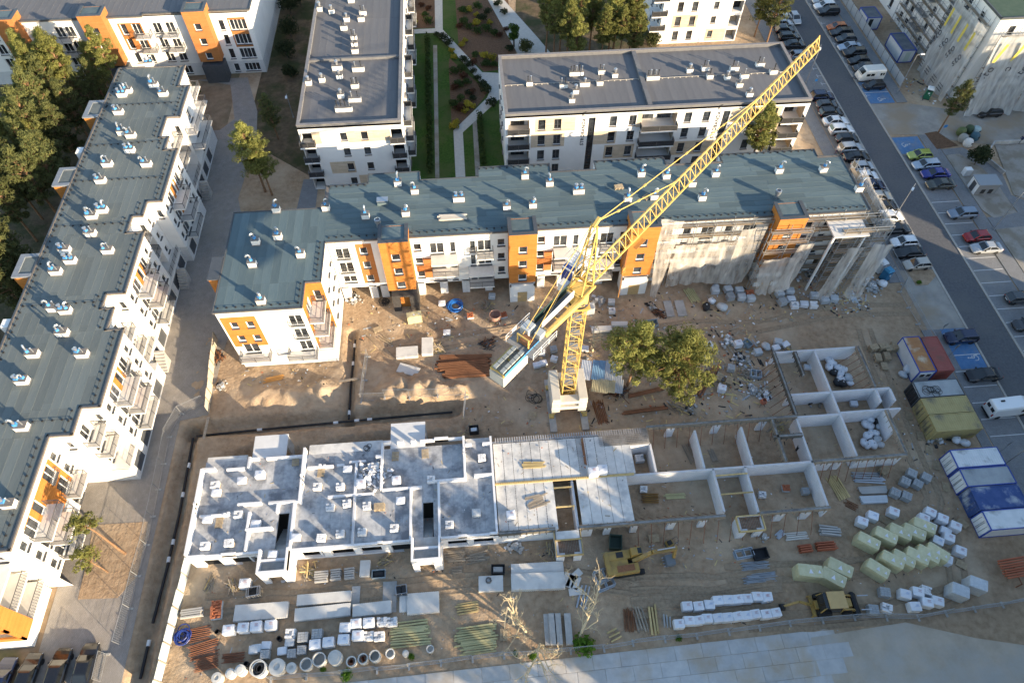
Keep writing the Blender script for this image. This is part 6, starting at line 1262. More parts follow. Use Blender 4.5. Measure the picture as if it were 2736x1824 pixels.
# floor planks, each a piece; gaps at the stair flights
pk = {}
def plank_piece(x0, y0, x1, y1, z, th, m, nm='floor_plank'):
    key = (round(x1 - x0, 2), round(y1 - y0, 2), m.name)
    if key not in pk: pk[key] = MB().box(.006, .006, -th, x1 - x0 - .006, y1 - y0 - .006, 0).mesh(nm, m)
    put(nm, pk[key], Bb, (x0 + 34.5, y0 - 26.8, z + random.uniform(-.006, .006)))
random.seed(52); x = -34.4
while x < .4:
    w_ = min(1.2, .45 - x)
    for y0, y1 in ((26.9, 33.0), (33.0, 38.7)):
        if y0 < 30 and (-25.0 < x + w_ / 2 < -23.2 or -8.2 < x + w_ / 2 < -6.7): plank_piece(x, 31.4, x + w_, 33, SL, .22, DECKC); continue
        plank_piece(x, y0, x + w_, y1, SL, .22, DECKC)
    x += 1.2
for x0, y0, x1, y1 in ((-34.3, 38.7, -29.5, 39.3), (-22, 38.7, -13, 40.0), (-2.7, 38.7, .4, 39.3)): MB().box(x0, y0, SL - .2, x1, y1, SL).build('slab_edge', PLANKC, Bb)
for x0, y0, x1, y1 in ((-28.9, 38.7, -24.8, 41.8), (-12.0, 38.7, -7.7, 42.2)):
    MB().box(x0, y0, SL - .2, x1, y1, SL + .02).build('balcony_slab', mat('pale cast slab', (.62, .63, .64), (.56, .57, .58), scale=1, rough=.8), Bb); k = MB(); k.box(x1 - .25, y1 - 1.6, -.6, x1, y1 - .2, SL - .2); k.build('balcony_pier', CONC, Bb)
for x0 in (-25.0, -8.3):                       # stair flights in the open wells
    k = MB()
    for s_ in range(11): k.box(x0 + .05, 27.3 + s_ * .29, .1, x0 + 1.35, 27.3 + (s_ + 1) * .29, SL - .25 - s_ * .24)
    k.build('stair_flight', CONC, Bb)
# upper walls as laid so far
UWL = [((-34.4, 27.0), (-34.4, 37.4), 1.0), ((-34.4, 37.4), (-32.9, 37.4), .9), ((-31.6, 37.3), (-29.4, 37.3), .55), ((-28.9, 38.6), (-28.9, 37.2), .9), ((-29.0, 38.5), (-27.9, 38.5), .5), ((-27.0, 38.4), (-22.6, 38.4), .55), ((-22.3, 39.2), (-22.3, 32.3), 1.1), ((-33.8, 31.6), (-30.4, 31.6), .5), ((-29.6, 32.7), (-26.9, 32.7), .6), ((-26.0, 32.6), (-22.4, 32.6), .65), ((-24.9, 32.5), (-24.9, 31.4), .6), ((-21.9, 36.8), (-18.8, 36.8), .45), ((-18.4, 36.9), (-17.5, 36.9), .3), ((-16.9, 37.2), (-14.9, 37.2), .3), ((-16.0, 37.0), (-16.0, 33.0), .45), ((-19.2, 32.9), (-13.8, 32.9), .35), ((-16.0, 32.8), (-16.0, 26.9), .4),
       ((-12.9, 39.4), (-12.9, 33.2), .75), ((-13.6, 37.4), (-13.0, 37.4), 1.0), ((-12.8, 33.2), (-8.1, 33.2), .5), ((-9.4, 33.2), (-9.4, 26.7), .55), ((-6.9, 33.8), (-2.8, 33.8), .6), ((-6.1, 33.7), (-6.1, 27.0), .6), ((-2.9, 39.4), (-2.9, 33.9), .8), ((-12.8, 39.3), (-11.9, 39.3), .9), ((-11.1, 39.2), (-10.3, 39.2), .9), ((-9.4, 39.2), (-8.8, 39.2), .9), ((-8.3, 39.3), (-3.0, 39.3), .5), ((-6.5, 39.3), (-4.8, 39.3), .85), ((-2.7, 38.2), (-1.9, 38.2), .8), ((.45, 39.2), (.45, 27.0), .55), ((-.6, 38.2), (.4, 38.2), .75), ((-1.8, 34.1), (.4, 34.1), .7),
       ((-34.4, 26.9), (-32.5, 26.9), .6), ((-32.5, 26.9), (-26.3, 26.9), .35), ((-30.6, 26.9), (-29, 26.9), .6), ((-23, 26.9), (-9.4, 26.9), .28), ((-13.2, 26.9), (-12.6, 26.9), .5), ((-6.1, 26.9), (.5, 26.9), .3), ((-4, 26.9), (-3, 26.9), .55), ((-.4, 26.9), (.5, 26.9), .6), ((-28.0, 31.6), (-28.0, 29.6), .8), ((-28.2, 29.5), (-25.2, 29.5), .8), ((-27.9, 29.4), (-27.9, 27.1), .7), ((-23.0, 32.4), (-23.0, 27.0), .5)]
for a, b, h in UWL: k = MB(); seg_wall(k, a, b, SL + .004, SL + h, .26); k.build('upper_wall', [BLOCK, BLOCKT], Bb)
k = MB()                                       # ends of courses left stepped
for x, y, n, dx, dy in ((-22.3, 35.5, 4, 0, -.5), (-34.4, 33, 3, 0, -.5), (-12.9, 36, 3, 0, -.5), (-30.4, 31.6, 2, -.5, 0), (-2.9, 37, 3, 0, .5), (-20.3, 36.8, 2, .5, 0)):
    for i in range(n):
        for j in range(n - i): k.box(x + dx * i - .13, y + dy * i - .13, SL + .9 + j * .22 - .9 + .5, x + dx * i + .13, y + dy * i + .13, SL + .5 + (j + 1) * .22)
k.build('block_course', [BLOCK], Bb)
# middle: precast planks freshly laid, voids, formwork bays
ZP = 2.95
x = .7
while x < 14.2: plank_piece(x, 33.1, x + 1.12, 38.4, ZP, .2, PLANKC); x += 1.15
x = .7
while x < 6.8: plank_piece(x, 27.0, x + 1.12, 33.0, ZP, .2, PLANKC); x += 1.15
x = 10.4
while x < 15.6: plank_piece(x, 27.2, x + 1.2, 33.0, ZP, .2, PLANKC); x += 1.23
for i in range(3): plank_piece(14.4 + i * 1.12, 33.2, 15.5 + i * 1.12, 37.0, ZP, .2, PLANKC)
k = MB()
for i in range(12):                            # dotted lifting slots along the joints
    for j in range(16): k.box(.7 + i * 1.15 + 1.12, 33.4 + j * .31, ZP - .03, .7 + i * 1.15 + 1.16, 33.4 + j * .31 + .19, ZP + .008)
for i in range(5):
    for j in range(18): k.box(.7 + i * 1.15 + 1.12, 27.3 + j * .31, ZP - .03, .7 + i * 1.15 + 1.16, 27.3 + j * .31 + .19, ZP + .008)
k.build('joint_slot', UW, Bb)
k = MB(); 
for i in range(62): k.box(1.0 + i * .3, 38.5, ZP - .16, 1.12 + i * .3, 39.2, ZP + (.02 if i < 20 else -.02))
k.build('edge_formwork', mat('ribbed grey strip', (.42, .42, .43), (.36, .36, .37), scale=2, rough=.8), Bb)
k = MB().box(13.9, 37.0, ZP - .15, 20.2, 39.1, ZP - .05); k.build('edge_formwork', BEAM, Bb); k = MB()
for i in range(32): k.beam((14 + i * .2, 37.0, ZP + .04), (14 + i * .2, 39.2, ZP + .04), .025)
for j in range(9): k.beam((13.9, 37.1 + j * .25, ZP + .06), (20.3, 37.1 + j * .25, ZP + .06), .025)
for j in range(6): k.beam((11.2 + j * .12, 33.3, ZP + .03), (11.0 + j * .12, 38.9, ZP + .03), .02)
k.build('rebar_mesh', mat('grey rebar', (.27, .25, .235), rough=.8), Bb)
k = MB().beam((.6, 33.05, ZP + .03), (17.5, 33.05, ZP + .03), .3, .12); 
for i in range(60): k.box(.8 + i * .27, 32.95, ZP + .05, .9 + i * .27, 33.15, ZP + .16)
k.build('ring_beam', TIMB, Bb)
# ground-floor walls still open to the sky
H2 = 2.75
LOWW = [((.6, 38.7), (20.2, 38.7)), ((.6, 27.0), (7.2, 27.0)), ((7.3, 33.0), (7.3, 26.9)), ((9.9, 33.0), (9.9, 26.9)), ((16.2, 33.0), (39.8, 33.0)), ((20.3, 37.0), (20.3, 33.2)), ((20.3, 37.0), (17.2, 37.0)), ((17.2, 36.9), (17.2, 33.1)), ((26.3, 38.4), (26.3, 33.2)), ((32.3, 38.4), (32.3, 33.2)), ((39.7, 39.0), (39.7, 27.0)), ((27.3, 33.0), (27.3, 27.6)), ((31.3, 33.0), (31.3, 27.2)), ((45.5, 49.1), (45.5, 33.2)), ((39.8, 42.5), (45.4, 42.5)), ((45.6, 42.5), (53.4, 42.5)), ((39.8, 39.2), (45.4, 39.2)), ((45.6, 39.4), (53.6, 39.4)), ((39.9, 49.2), (51.4, 49.2)), ((51.5, 42.4), (51.5, 40.6)), ((53.4, 42.4), (53.4, 40.6)), ((51.4, 39.3), (51.4, 36.2)), ((40, 33.0), (42.5, 33.0)), ((45.5, 33.0), (51.3, 33.0)), ((9.9, 27.0), (11.6, 27.0)), ((13, 27.0), (13.8, 27.0)), ((16.2, 27.0), (17, 27)), ((20.6, 27.0), (21.5, 27)), ((24.4, 27.0), (25.2, 27)), ((33.6, 27), (34.6, 27)), ((36.8, 27), (37.8, 27)), ((23, 39.2), (24, 39.2)), ((29, 39.2), (30, 39.2)), ((35, 39.2), (36, 39.2)), ((43, 33), (43.8, 33))]
for a, b in LOWW: k = MB(); seg_wall(k, a, b, .01, H2, .25); k.build('lower_wall', [BLOCK, BLOCKT], Bb)
BEAMS = [((20.2, 39.2), (39.7, 39.2)), ((36.4, 39.0), (36.4, 33.2)), ((35.9, 36.6), (39.6, 36.6)), ((10, 27.0), (27.2, 27.0)), ((31.4, 27.0), (39.8, 27.0)), ((39.7, 49.2), (39.7, 39.4)), ((51.4, 49.2), (51.4, 42.7)), ((51.5, 39.2), (51.5, 33.0)), ((39.8, 32.9), (51.6, 32.9)), ((42.6, 49), (42.6, 45.2)), ((.6, 27.0), (7.2, 27.0))]
random.seed(53)
for a, b in BEAMS:
    k = MB(); seg_wall(k, a, b, H2 + .004, H2 + .3, .27); k.build('ring_beam', BEAM, Bb); k = MB()
    for s_ in (-1, 1):
        if abs(a[0] - b[0]) > abs(a[1] - b[1]):
            seg_wall(k, (a[0], a[1] + s_ * .17), (b[0], b[1] + s_ * .17), H2 - .25, H2 + .38, .035)
            for q in range(int(abs(a[0] - b[0]) / .75)): x = min(a[0], b[0]) + .3 + q * .75; k.box(x - .04, a[1] + s_ * .2 - .05, H2 - .6, x + .04, a[1] + s_ * .2 + .05, H2 + .4)
        else:
            seg_wall(k, (a[0] + s_ * .17, a[1]), (b[0] + s_ * .17, b[1]), H2 - .25, H2 + .38, .035)
            for q in range(int(abs(a[1] - b[1]) / .75)): y = min(a[1], b[1]) + .3 + q * .75; k.box(a[0] + s_ * .2 - .05, y - .04, H2 - .6, a[0] + s_ * .2 + .05, y + .04, H2 + .4)
    k.build('formwork', FORM if random.random() < .6 else TIMO, Bb)
PROP = mat('red brown prop', (.19, .075, .04), (.26, .11, .06), scale=5, rough=.8, rnd=.2)
pm = MB().tube([(0, 0, 0), (0, 0, 1)], .03, 5).mesh('prop', PROP)
def raker(a, b):                               # leaning props along the formwork
    a, b = Vector(a), Vector(b); d = b - a; e = put('prop', pm, Bb, a - Vector((-34.5, 26.8, 0))); e.rotation_mode = 'QUATERNION'; e.rotation_quaternion = d.to_track_quat('Z', 'Y'); e.scale = (1.2, 1.2, d.length)
for i in range(14): x = 16.8 + i * 1.6; raker((x + random.uniform(-.2, .2), 24.9, 0), (x, 26.75, 2.9)); 
for i in range(11): x = 17 + i * .95; raker((x, 28.6, 0), (x + .1, 27.25, 2.6))
for i in range(9): x = 41 + i * 1.1; raker((x, 31.2, 0), (x + .1, 32.7, 2.9)); raker((x, 34.3, 0), (x, 33.2, 2.5))
for i in range(8): y = 40 + i * 1.1; raker((38.0, y, 0), (39.5, y, 2.9))
for i in range(6): y = 43.4 + i * 1.0; raker((49.6, y, 0), (51.2, y, 2.6))
for i in range(11): x = 21.2 + i * 1.55; raker((x, 37.5, 0), (x, 38.95, 2.7)); 
for i in range(4): raker((53.0, 33.8 + i * 1.2, 0), (51.7, 33.8 + i * 1.2, 2.7))
for x in (27.4, 7.4):                          # timber across the stair wells
    for y in (29.6, 32.0): MB().box(x, y, 2.76, x + (3.9 if x > 20 else 2.4), y + .14, 2.94).build('cross_timber', TIMB, Bb)
for x0, x1, dx in ((7.1, 10.0, 0), (28.6, 31.5, 0)):   # front stair bays under formwork
    y0 = 24.1 if x0 < 20 else 25.2; k = MB(); k.box(x0, y0, 0, x0 + .24, 26.9, 2.5, 0).box(x1 - .24, y0, 0, x1, 26.9, 2.5, 0).box(x0 + .24, y0, 0, x0 + .9, y0 + .24, 2.5, 0).box(x1 - .9, y0, 0, x1 - .24, y0 + .24, 2.5, 0); k.build('bay_wall', [BLOCK, BLOCKT], Bb)
    MB().box(x0 + .1, y0 + 1.7, 2.55, x1 - .1, 26.8, 2.72).build('landing_slab', PLANKC, Bb); MB().box(x0 + .1, y0 + .1, 2.35, x1 - .1, y0 + 1.7, 2.4).build('bay_form', TIMO, Bb); k = MB()
    for i in range(14): k.beam((x0 + .2 + i * .19, y0 + .15, 2.46), (x0 + .2 + i * .19, y0 + 1.65, 2.46), .04)
    k.build('bay_rebar', RUST, Bb); k = MB(); k.box(x0 - .12, y0 - .1, 2.2, x0 - .03, 26.9, 2.75).box(x1 + .03, y0 - .1, 2.2, x1 + .12, 26.9, 2.75).box(x0 - .12, y0 - .14, 2.3, x1 + .12, y0 - .05, 2.75).box(x0 - .1, y0 + 1.62, 2.5, x1 + .1, y0 + 1.74, 2.8); k.build('bay_formwork', TIMB, Bb)
# ================================================================ YARD: stored goods
FOIL = mat('white shrink foil', (.70, .72, .76), (.62, .64, .69), scale=2.5, rough=.32, spec=.5, rnd=.06, bump=.03, bscale=4)
FOILG = mat('silver shrink foil', (.50, .53, .56), (.40, .43, .46), scale=3, rough=.3, spec=.5, rnd=.08, bump=.03, bscale=4)
INSUL = mat('yellow insulation foil', (.48, .45, .27), (.57, .54, .35), scale=2, rough=.35, spec=.5, rnd=.08, bump=.03, bscale=3)
WOODP = mat('pallet wood', (.34, .26, .17), (.44, .35, .235), scale=4, rough=.95, rnd=.18)
BRICKR = mat('orange brick', (.36, .12, .06), (.44, .16, .08), scale=5, rough=.9, rnd=.1)
SIL = mat('loose silicate block', (.72, .72, .73), (.66, .66, .67), scale=5, rough=.95, rnd=.06)
GREYB = mat('grey concrete block', (.30, .315, .33), (.37, .385, .40), scale=4, rough=.95, rnd=.08)
PRINT = mat('foil print', (.50, .34, .36), rough=.6); PRINTB = mat('blue foil print', (.36, .44, .60), rough=.6)
PALM = MB()
for i in range(6): PALM.box(-.6, -.4 + i * .145, .115, .6, -.4 + i * .145 + .1, .14)
for x in (-.55, -.05, .45): PALM.box(x, -.4, .09, x + .1, .42, .115)
for x in (-.6, -.07, .46):
    for y in (-.4, -.05, .3): PALM.box(x, y, .0, x + .14, y + .12, .09)
PALM = PALM.mesh('pallet', WOODP)
def wrap_mesh(w, d, h, seed, m, amp=.035, nm='foil_wrap', z0=.14, flat=1):
    random.seed(seed); k = MB(); n = 6
    def pt(u, v, t):                          # rounded, slightly slumped parcel
        x, y, z = u * w / 2, v * d / 2, t * h
        r = 1 - .035 * (abs(u) ** 6) * (abs(v) ** 6) - .03 * (max(abs(u), abs(v)) ** 8) * (t ** 8)
        x *= r; y *= r; return (x + amp * noise2(x * 3 + seed, z * 3, 1), y + amp * noise2(y * 3 + seed, z * 3, 2), z0 + z + amp * 1.2 * noise2(x * 2.5, y * 2.5 + seed, 3) * t - .05 * (max(abs(u), abs(v)) ** 8) * (t ** 8))
    ring = [(-1 + 2 * i / n, -1) for i in range(n)] + [(1, -1 + 2 * i / n) for i in range(n)] + [(1 - 2 * i / n, 1) for i in range(n)] + [(-1, 1 - 2 * i / n) for i in range(n)]; N_ = len(ring)
    for t in (0, .35, .7, .965, 1.0):
        s_ = .965 if t == 1.0 else 1
        for u, v in ring: k.v.append(pt(u * s_, v * s_, t))
    for j in range(4):
        for i in range(N_): k.f.append((j * N_ + i, j * N_ + (i + 1) % N_, (j + 1) * N_ + (i + 1) % N_, (j + 1) * N_ + i)); k.m.append(0)
    b = len(k.v)
    for i in range(n + 1):
        for j in range(n + 1): k.v.append(pt((-1 + 2 * i / n) * .965, (-1 + 2 * j / n) * .965, 1.0))
    for i in range(n):
        for j in range(n): q = b + i * (n + 1) + j; k.f.append((q, q + n + 1, q + n + 2, q + 1)); k.m.append(0)
    return k.mesh(nm, m)
def stack_mesh(w, d, h, bx, by, bz, m, seed, top=0, nm='block_load', gap=.012):
    random.seed(seed); k = MB(); nx_, ny_, nz = round(w / bx), round(d / by), round(h / bz)
    for z in range(nz):
        for i in range(nx_):
            for j in range(ny_):
                if z >= nz - top and random.random() < .45: continue
                if 0 < i < nx_ - 1 and 0 < j < ny_ - 1 and z < nz - 1 - top: continue
                a, b = -w / 2 + i * w / nx_, -d / 2 + j * d / ny_; k.box(a + gap, b + gap, .14 + z * bz, a + w / nx_ - gap, b + d / ny_ - gap, .14 + (z + 1) * bz - gap)
    return k.mesh(nm, m)
lab = MB().box(-.2, -.13, 0, .2, -.09, .012).box(-.2, -.03, 0, .1, .0, .012).box(-.2, .06, 0, .16, .12, .012).mesh('print', PRINT); lab2 = MB().box(-.22, -.15, 0, .22, -.11, .012).box(-.1, -.04, 0, .2, .05, .012).mesh('print', PRINTB)
PACK = {}
def pack(kind, v=0):
    key = (kind, v % 3)
    if key in PACK: return PACK[key]
    s_ = v % 3; P0 = ('pallet', PALM, [])
    if kind == 'white': t = [P0, ('foil_wrap', wrap_mesh(1.22, 1.02, 1.05, 3 + s_, FOIL), [('print', (lab, lab2, lab)[s_], (.12, .1, 1.215))])]
    elif kind == 'low': t = [P0, ('foil_wrap', wrap_mesh(1.2, .95, .62, 13 + s_, FOIL), [])]
    elif kind == 'silver': t = [P0, ('foil_wrap', wrap_mesh(1.2, 1.0, .8, 23 + s_, FOILG), [])]
    elif kind == 'tall': t = [P0, ('foil_wrap', wrap_mesh(1.9, 1.35, 1.9, 33 + s_, FOILG, .05), [])]
    elif kind == 'yellow': t = [('foil_wrap', wrap_mesh(2.55, 1.3, 1.75, 43 + s_, INSUL, .05, z0=.02), [('print', MB().poly([(-.22, -.3, 1.80), (.22, -.3, 1.80), (0, .2, 1.80)]).poly([(.7, -.2, 1.80), (1.0, -.2, 1.80), (.85, .15, 1.80)]).mesh('print', FOIL))])]
    elif kind == 'blocks': t = [P0, ('block_load', stack_mesh(1.1, .95, .75, .37, .24, .25, SIL, 53 + s_, 1), [])]
    elif kind == 'grey': t = [P0, ('block_load', stack_mesh(1.1, 1.0, .9, .37, .25, .3, GREYB, 63 + s_, 0), [])]
    elif kind == 'bricks': t = [P0, ('block_load', stack_mesh(1.1, .95, .8, .28, .16, .16, BRICKR, 73 + s_, 1), []), ('foil_wrap', wrap_mesh(1.16, 1.0, .45, 74 + s_, FOILG), [])]
    PACK[key] = t; return t
def packs(lst, kind, label, group, z=0.0, rot=0, cat='block pallet', name='block_pallet', jit=4, zc=.6, scale=1.0):
    for i, a in enumerate(lst):
        rc, x, y = a[:3]; p = Q(rc, x, y, z + zc); random.seed(int(x * 7 + y)); kd = a[3] if len(a) > 3 else kind
        gz = max(ground_z(p.x, p.y), -.1) if z == 0 else z
        lb = label[0].format(ORD[i]) if len(label[0].split('{}')) > 1 else label[0]
        adj = {'white': 'foil-wrapped white', 'low': 'half-height white', 'blocks': 'open white', 'grey': 'bare grey', 'silver': 'silver-wrapped', 'tall': 'tall silver-wrapped', 'yellow': 'yellow', 'bricks': 'orange brick'}[kd]
        plant(pack(kd, int(x)), name, lb.replace('@', adj), cat, (p.x, p.y, gz), R(rot + random.uniform(-jit, jit)), group, scale)
YL = lambda s_: (s_,)
packs([(41, 2060, 1095), (41, 2190, 1075), (41, 2305, 1065), (42, 20, 1060), (42, 150, 1050)], 'white', YL('{} @ block pallet from the left below the precast slabs'), 'block pallets below the precast slabs')
packs([(42, 325, 1125, 'blocks'), (42, 440, 1160, 'grey'), (42, 565, 1130, 'grey'), (42, 820, 1075), (42, 915, 1040), (42, 1030, 1030), (42, 1145, 1020, 'blocks'), (42, 1235, 1020, 'blocks')], 'white', YL('{} @ pallet from the left, back row behind the concrete rings'), 'block pallets behind the concrete rings')
packs([(42, 550, 1225), (42, 670, 1205), (42, 805, 1180), (42, 930, 1145), (42, 1025, 1145, 'blocks'), (42, 1120, 1150, 'blocks')], 'white', YL('{} @ pallet from the left, front row behind the concrete rings'), 'block pallets behind the concrete rings')
packs([(41, 2275, 1265, 'silver'), (42, 15, 1255, 'silver'), (42, 100, 1225, 'low'), (42, 95, 1310, 'grey'), (42, 245, 1275, 'low'), (42, 315, 1200, 'silver'), (42, 335, 1300, 'grey'), (42, 425, 1270, 'grey')], 'low', YL('{} @ pallet from the left huddled just above the concrete rings'), 'small pallets above the concrete rings', scale=.85)
SLABP = [(31, 1930, 1330, 'blocks'), (31, 1940, 1395, 'low'), (31, 2170, 1285, 'low'), (32, 55, 1240, 'white'), (32, 835, 1185, 'low'), (32, 1085, 1160, 'blocks'), (32, 565, 1345, 'blocks'), (32, 770, 1345, 'blocks'), (32, 960, 1320, 'white'), (32, 1275, 1290, 'white'), (32, 1585, 1280, 'blocks'), (32, 2040, 1085, 'blocks'), (32, 830, 1495, 'blocks'), (32, 1010, 1515, 'blocks'), (32, 1310, 1465, 'low'), (32, 680, 1530, 'blocks'), (42, 370, 262, 'low'), (42, 600, 268, 'blocks'), (42, 770, 232, 'blocks')]
packs(SLABP, 'blocks', YL('@ block pallet on the upper floor slab, {} counting from the west wall'), 'block pallets on the floor slab', SL, zc=.4, scale=.86)
packs([(42, 965, 215, 'blocks'), (42, 1255, 182, 'blocks'), (42, 1750, 150, 'blocks'), (42, 1990, 45, 'silver'), (42, 2300, 65, 'white'), (41, 1860, 100, 'low'), (41, 1840, 340, 'blocks'), (41, 2055, 315, 'blocks'), (41, 2290, 150, 'low'), (41, 2140, 60, 'blocks'), (42, 165, 415, 'low'), (42, 15, 140, 'low')], 'blocks', YL('@ block pallet near the floor slab front edge, {} of those'), 'block pallets on the floor slab front', SL, zc=.4, scale=.86)
packs([(33, 755, 1215), (33, 835, 1195)], 'white', YL('{} of two foil-wrapped pallets standing on the new precast planks'), 'pair of pallets on the planks', ZP, zc=.5)
packs([(33, 1170, 1090, 'blocks')], 'blocks', YL('open block pallet inside the square dark opening'), None)
packs([(43, 1595, 880), (43, 1695, 880), (43, 1795, 865), (43, 1870, 830), (43, 1960, 825), (43, 2045, 820), (43, 2130, 812), (43, 2220, 795), (43, 2310, 795), (44, 35, 800)], 'white', YL('{} foil-wrapped pallet from the left in the back row beside the backhoe'), 'back row of wrapped pallets', zc=.7, scale=.95, jit=6)
packs([(43, 1520, 1042), (43, 1610, 1012), (43, 1695, 1008), (43, 1775, 988), (43, 1870, 985), (43, 1957, 980), (43, 2045, 972), (43, 2125, 966), (43, 2205, 950), (43, 2300, 950), (44, 30, 952), (44, 120, 938)], 'white', YL('{} foil-wrapped pallet from the left in the front row along the mesh fence'), 'front row of wrapped pallets', zc=.7, scale=.93, jit=6)
packs([(44, 890, 128), (44, 985, 78), (44, 1170, 42), (44, 1500, 45), (44, 1440, 100), (44, 1500, 175), (44, 1610, 98), (44, 1725, 168), (44, 1650, 205, 'low'), (44, 1665, 270), (44, 1570, 298), (44, 1770, 388), (44, 1640, 465)], 'white', YL('{} white pallet from the left among those behind the yellow insulation packs'), 'white pallets behind the insulation', rot=-33)
packs([(44, 1120, 895, 'blocks'), (44, 1270, 778), (44, 1385, 758), (44, 1470, 738, 'blocks'), (44, 1360, 888), (44, 1470, 850), (44, 1565, 838), (44, 1095, 757, 'grey'), (44, 990, 912, 'grey')], 'white', YL('{} pallet of the cluster right of the backhoe bucket, @'), 'pallets by the backhoe bucket', rot=-12, jit=14)
packs([(44, 1745, 755, 'tall'), (44, 1905, 695, 'tall')], 'tall', YL('{} of two tall silver-wrapped block stacks by the fence'), 'tall silver stacks', rot=-28, zc=1)
packs([(44, 930, 315), (44, 1085, 265), (44, 1210, 235), (44, 1335, 235), (44, 1425, 180)], 'yellow', YL('{} yellow insulation pack from the left in the upper row'), 'upper row of insulation packs', rot=-33, jit=3, cat='insulation pack', name='insulation_pack', zc=.7)
packs([(44, 1010, 562), (44, 1140, 485), (44, 1245, 470), (44, 1365, 450), (44, 1460, 432), (44, 1545, 415)], 'yellow', YL('{} yellow insulation pack from the left in the lower row'), 'lower row of insulation packs', rot=-38, jit=4, cat='insulation pack', name='insulation_pack', zc=.7)
packs([(44, 405, 585)], 'yellow', YL('yellow insulation pack standing apart near the backhoe'), None, rot=-10, cat='insulation pack', name='insulation_pack', zc=.7, scale=1.12)
packs([(44, 610, 640), (44, 670, 555)], 'yellow', YL('{} of two striped insulation packs pushed together above the backhoe'), 'pair of striped packs', rot=-33, cat='insulation pack', name='insulation_pack', zc=.7, scale=1.1)
packs([(41, 1945, 870), (41, 1938, 950)], 'bricks', YL('{} of two orange brick pallets by the grey lintel stack'), 'orange brick pallets')
packs([(41, 2205, 680)], 'white', YL('foil-wrapped pallet standing alone in front of the first stair bay'), None)
packs([(23, 1850, 1090), (23, 1965, 1080, 'silver'), (23, 2065, 1090, 'silver'), (23, 2160, 1120, 'bricks'), (23, 1985, 1150, 'grey'), (23, 2085, 1150, 'silver'), (23, 2170, 1160, 'silver')], 'silver', YL('{} stored pallet from the left along the scaffolded front, @'), 'pallets along the scaffolded front', jit=12)
packs([(24, 160, 1120, 'silver'), (24, 250, 1095, 'silver'), (24, 185, 1195, 'grey'), (24, 265, 1165, 'low'), (24, 295, 1225, 'blocks'), (24, 380, 1210, 'low'), (24, 465, 1220, 'blocks'), (24, 560, 1180, 'silver'), (24, 645, 1165, 'silver'), (24, 470, 1135, 'silver')], 'silver', YL('{} stored pallet from the left before the east corner scaffold, @'), 'pallets before the east corner scaffold', jit=16)
packs([(23, 920, 1190, 'silver'), (23, 925, 1270, 'blocks'), (23, 715, 1270, 'tall'), (22, 2130, 1140, 'silver'), (22, 1680, 1200, 'low'), (22, 1435, 1340, 'yellow'), (22, 1935, 1315, 'bricks'), (22, 1725, 1465, 'low'), (22, 2235, 1310, 'bricks')], 'silver', YL('{} pallet on the sand behind the crane, @'), 'pallets behind the crane', jit=14, scale=.85)
packs([(33, 250, 245, 'low'), (33, 310, 225, 'low'), (33, 405, 190, 'blocks'), (33, 400, 105, 'grey'), (33, 295, 135, 'blocks'), (33, 685, 95, 'low')], 'low', YL('{} small pallet left of the crane mast, @'), 'small pallets beside the crane mast', jit=25, scale=.85)
packs([(33, 1790, 80, 'white'), (33, 1690, 150, 'silver'), (33, 2055, 60, 'white'), (33, 2235, 130, 'silver'), (33, 1910, 460, 'white'), (33, 1990, 280, 'grey'), (34, 145, 40, 'silver'), (34, 215, 60, 'low'), (34, 130, 90, 'low')], 'white', YL('{} pallet right of the site pines, @'), 'pallets by the site pines', jit=25, scale=.9)
packs([(34, 830, 590, 'low'), (34, 415, 262, 'low'), (33, 2275, 1410, 'blocks'), (34, 220, 1350, 'bricks'), (34, 390, 1380, 'grey'), (33, 1210, 1360, 'blocks')], 'low', YL('{} pallet left inside the roofless rooms, @'), 'pallets inside the roofless rooms', jit=15, scale=.8)
packs([(34, 1335, 1230, 'grey'), (34, 1465, 1265, 'grey'), (34, 1280, 1300, 'grey'), (34, 1390, 1320, 'grey'), (34, 1190, 1400, 'grey'), (34, 1290, 1430, 'grey')], 'grey', YL('{} bare grey block pallet in the heap beside the site offices'), 'grey pallets beside the site offices', rot=-38)
# loose and stacked wooden pallets: each one a thing
def pal(lst, label, group, n=1, z=0):
    i = 0
    for si, (rc, x, y, r_, k) in enumerate(lst):
        for q in range(k):
            p = Q(rc, x, y, z + .15 * k); random.seed(int(x + y + q)); plant([('boards', PALM, [])], 'wooden_pallet', ('%s %s' % (ORD[si], label) if k == 1 else '%s from the ground, %s' % (ORD[q], label if len(lst) == 1 else label + ', %s stack' % ORD[si])), 'pallet', (p.x + random.uniform(-.04, .04), p.y + random.uniform(-.04, .04), z + (max(0, ground_z(p.x, p.y)) if z == 0 else 0) + q * .146), R(r_ + random.uniform(-4, 4)), group); i += 1
pal([(32, 365, 1115, 90, 1), (32, 600, 1210, 90, 1), (32, 1265, 1065, 85, 1), (32, 1530, 1040, 90, 1), (41, 1965, 130, 85, 1)], 'empty wooden pallet flat on the floor slab from the west', 'empty pallets on the slab', z=SL)
pal([(32, 1115, 1515, 0, 5)], 'pallet in the floor slab stack', 'pallet stack on the slab', z=SL)
pal([(34, 1010, 85, 10, 6), (34, 1095, 75, 5, 7), (34, 1150, 95, 8, 6), (34, 1200, 70, 80, 7), (34, 1050, 175, 80, 5), (34, 1130, 165, 85, 5), (34, 1100, 260, 80, 3)], 'pallet stacked beside the blue container', 'pallet stacks by the containers')
pal([(34, 1320, 700, 70, 1), (34, 1425, 885, 75, 1), (34, 1500, 1010, 60, 1), (34, 1570, 1150, 70, 1), (34, 1655, 1340, 75, 1)], 'single pallet serving as a step before a container door', 'door step pallets')
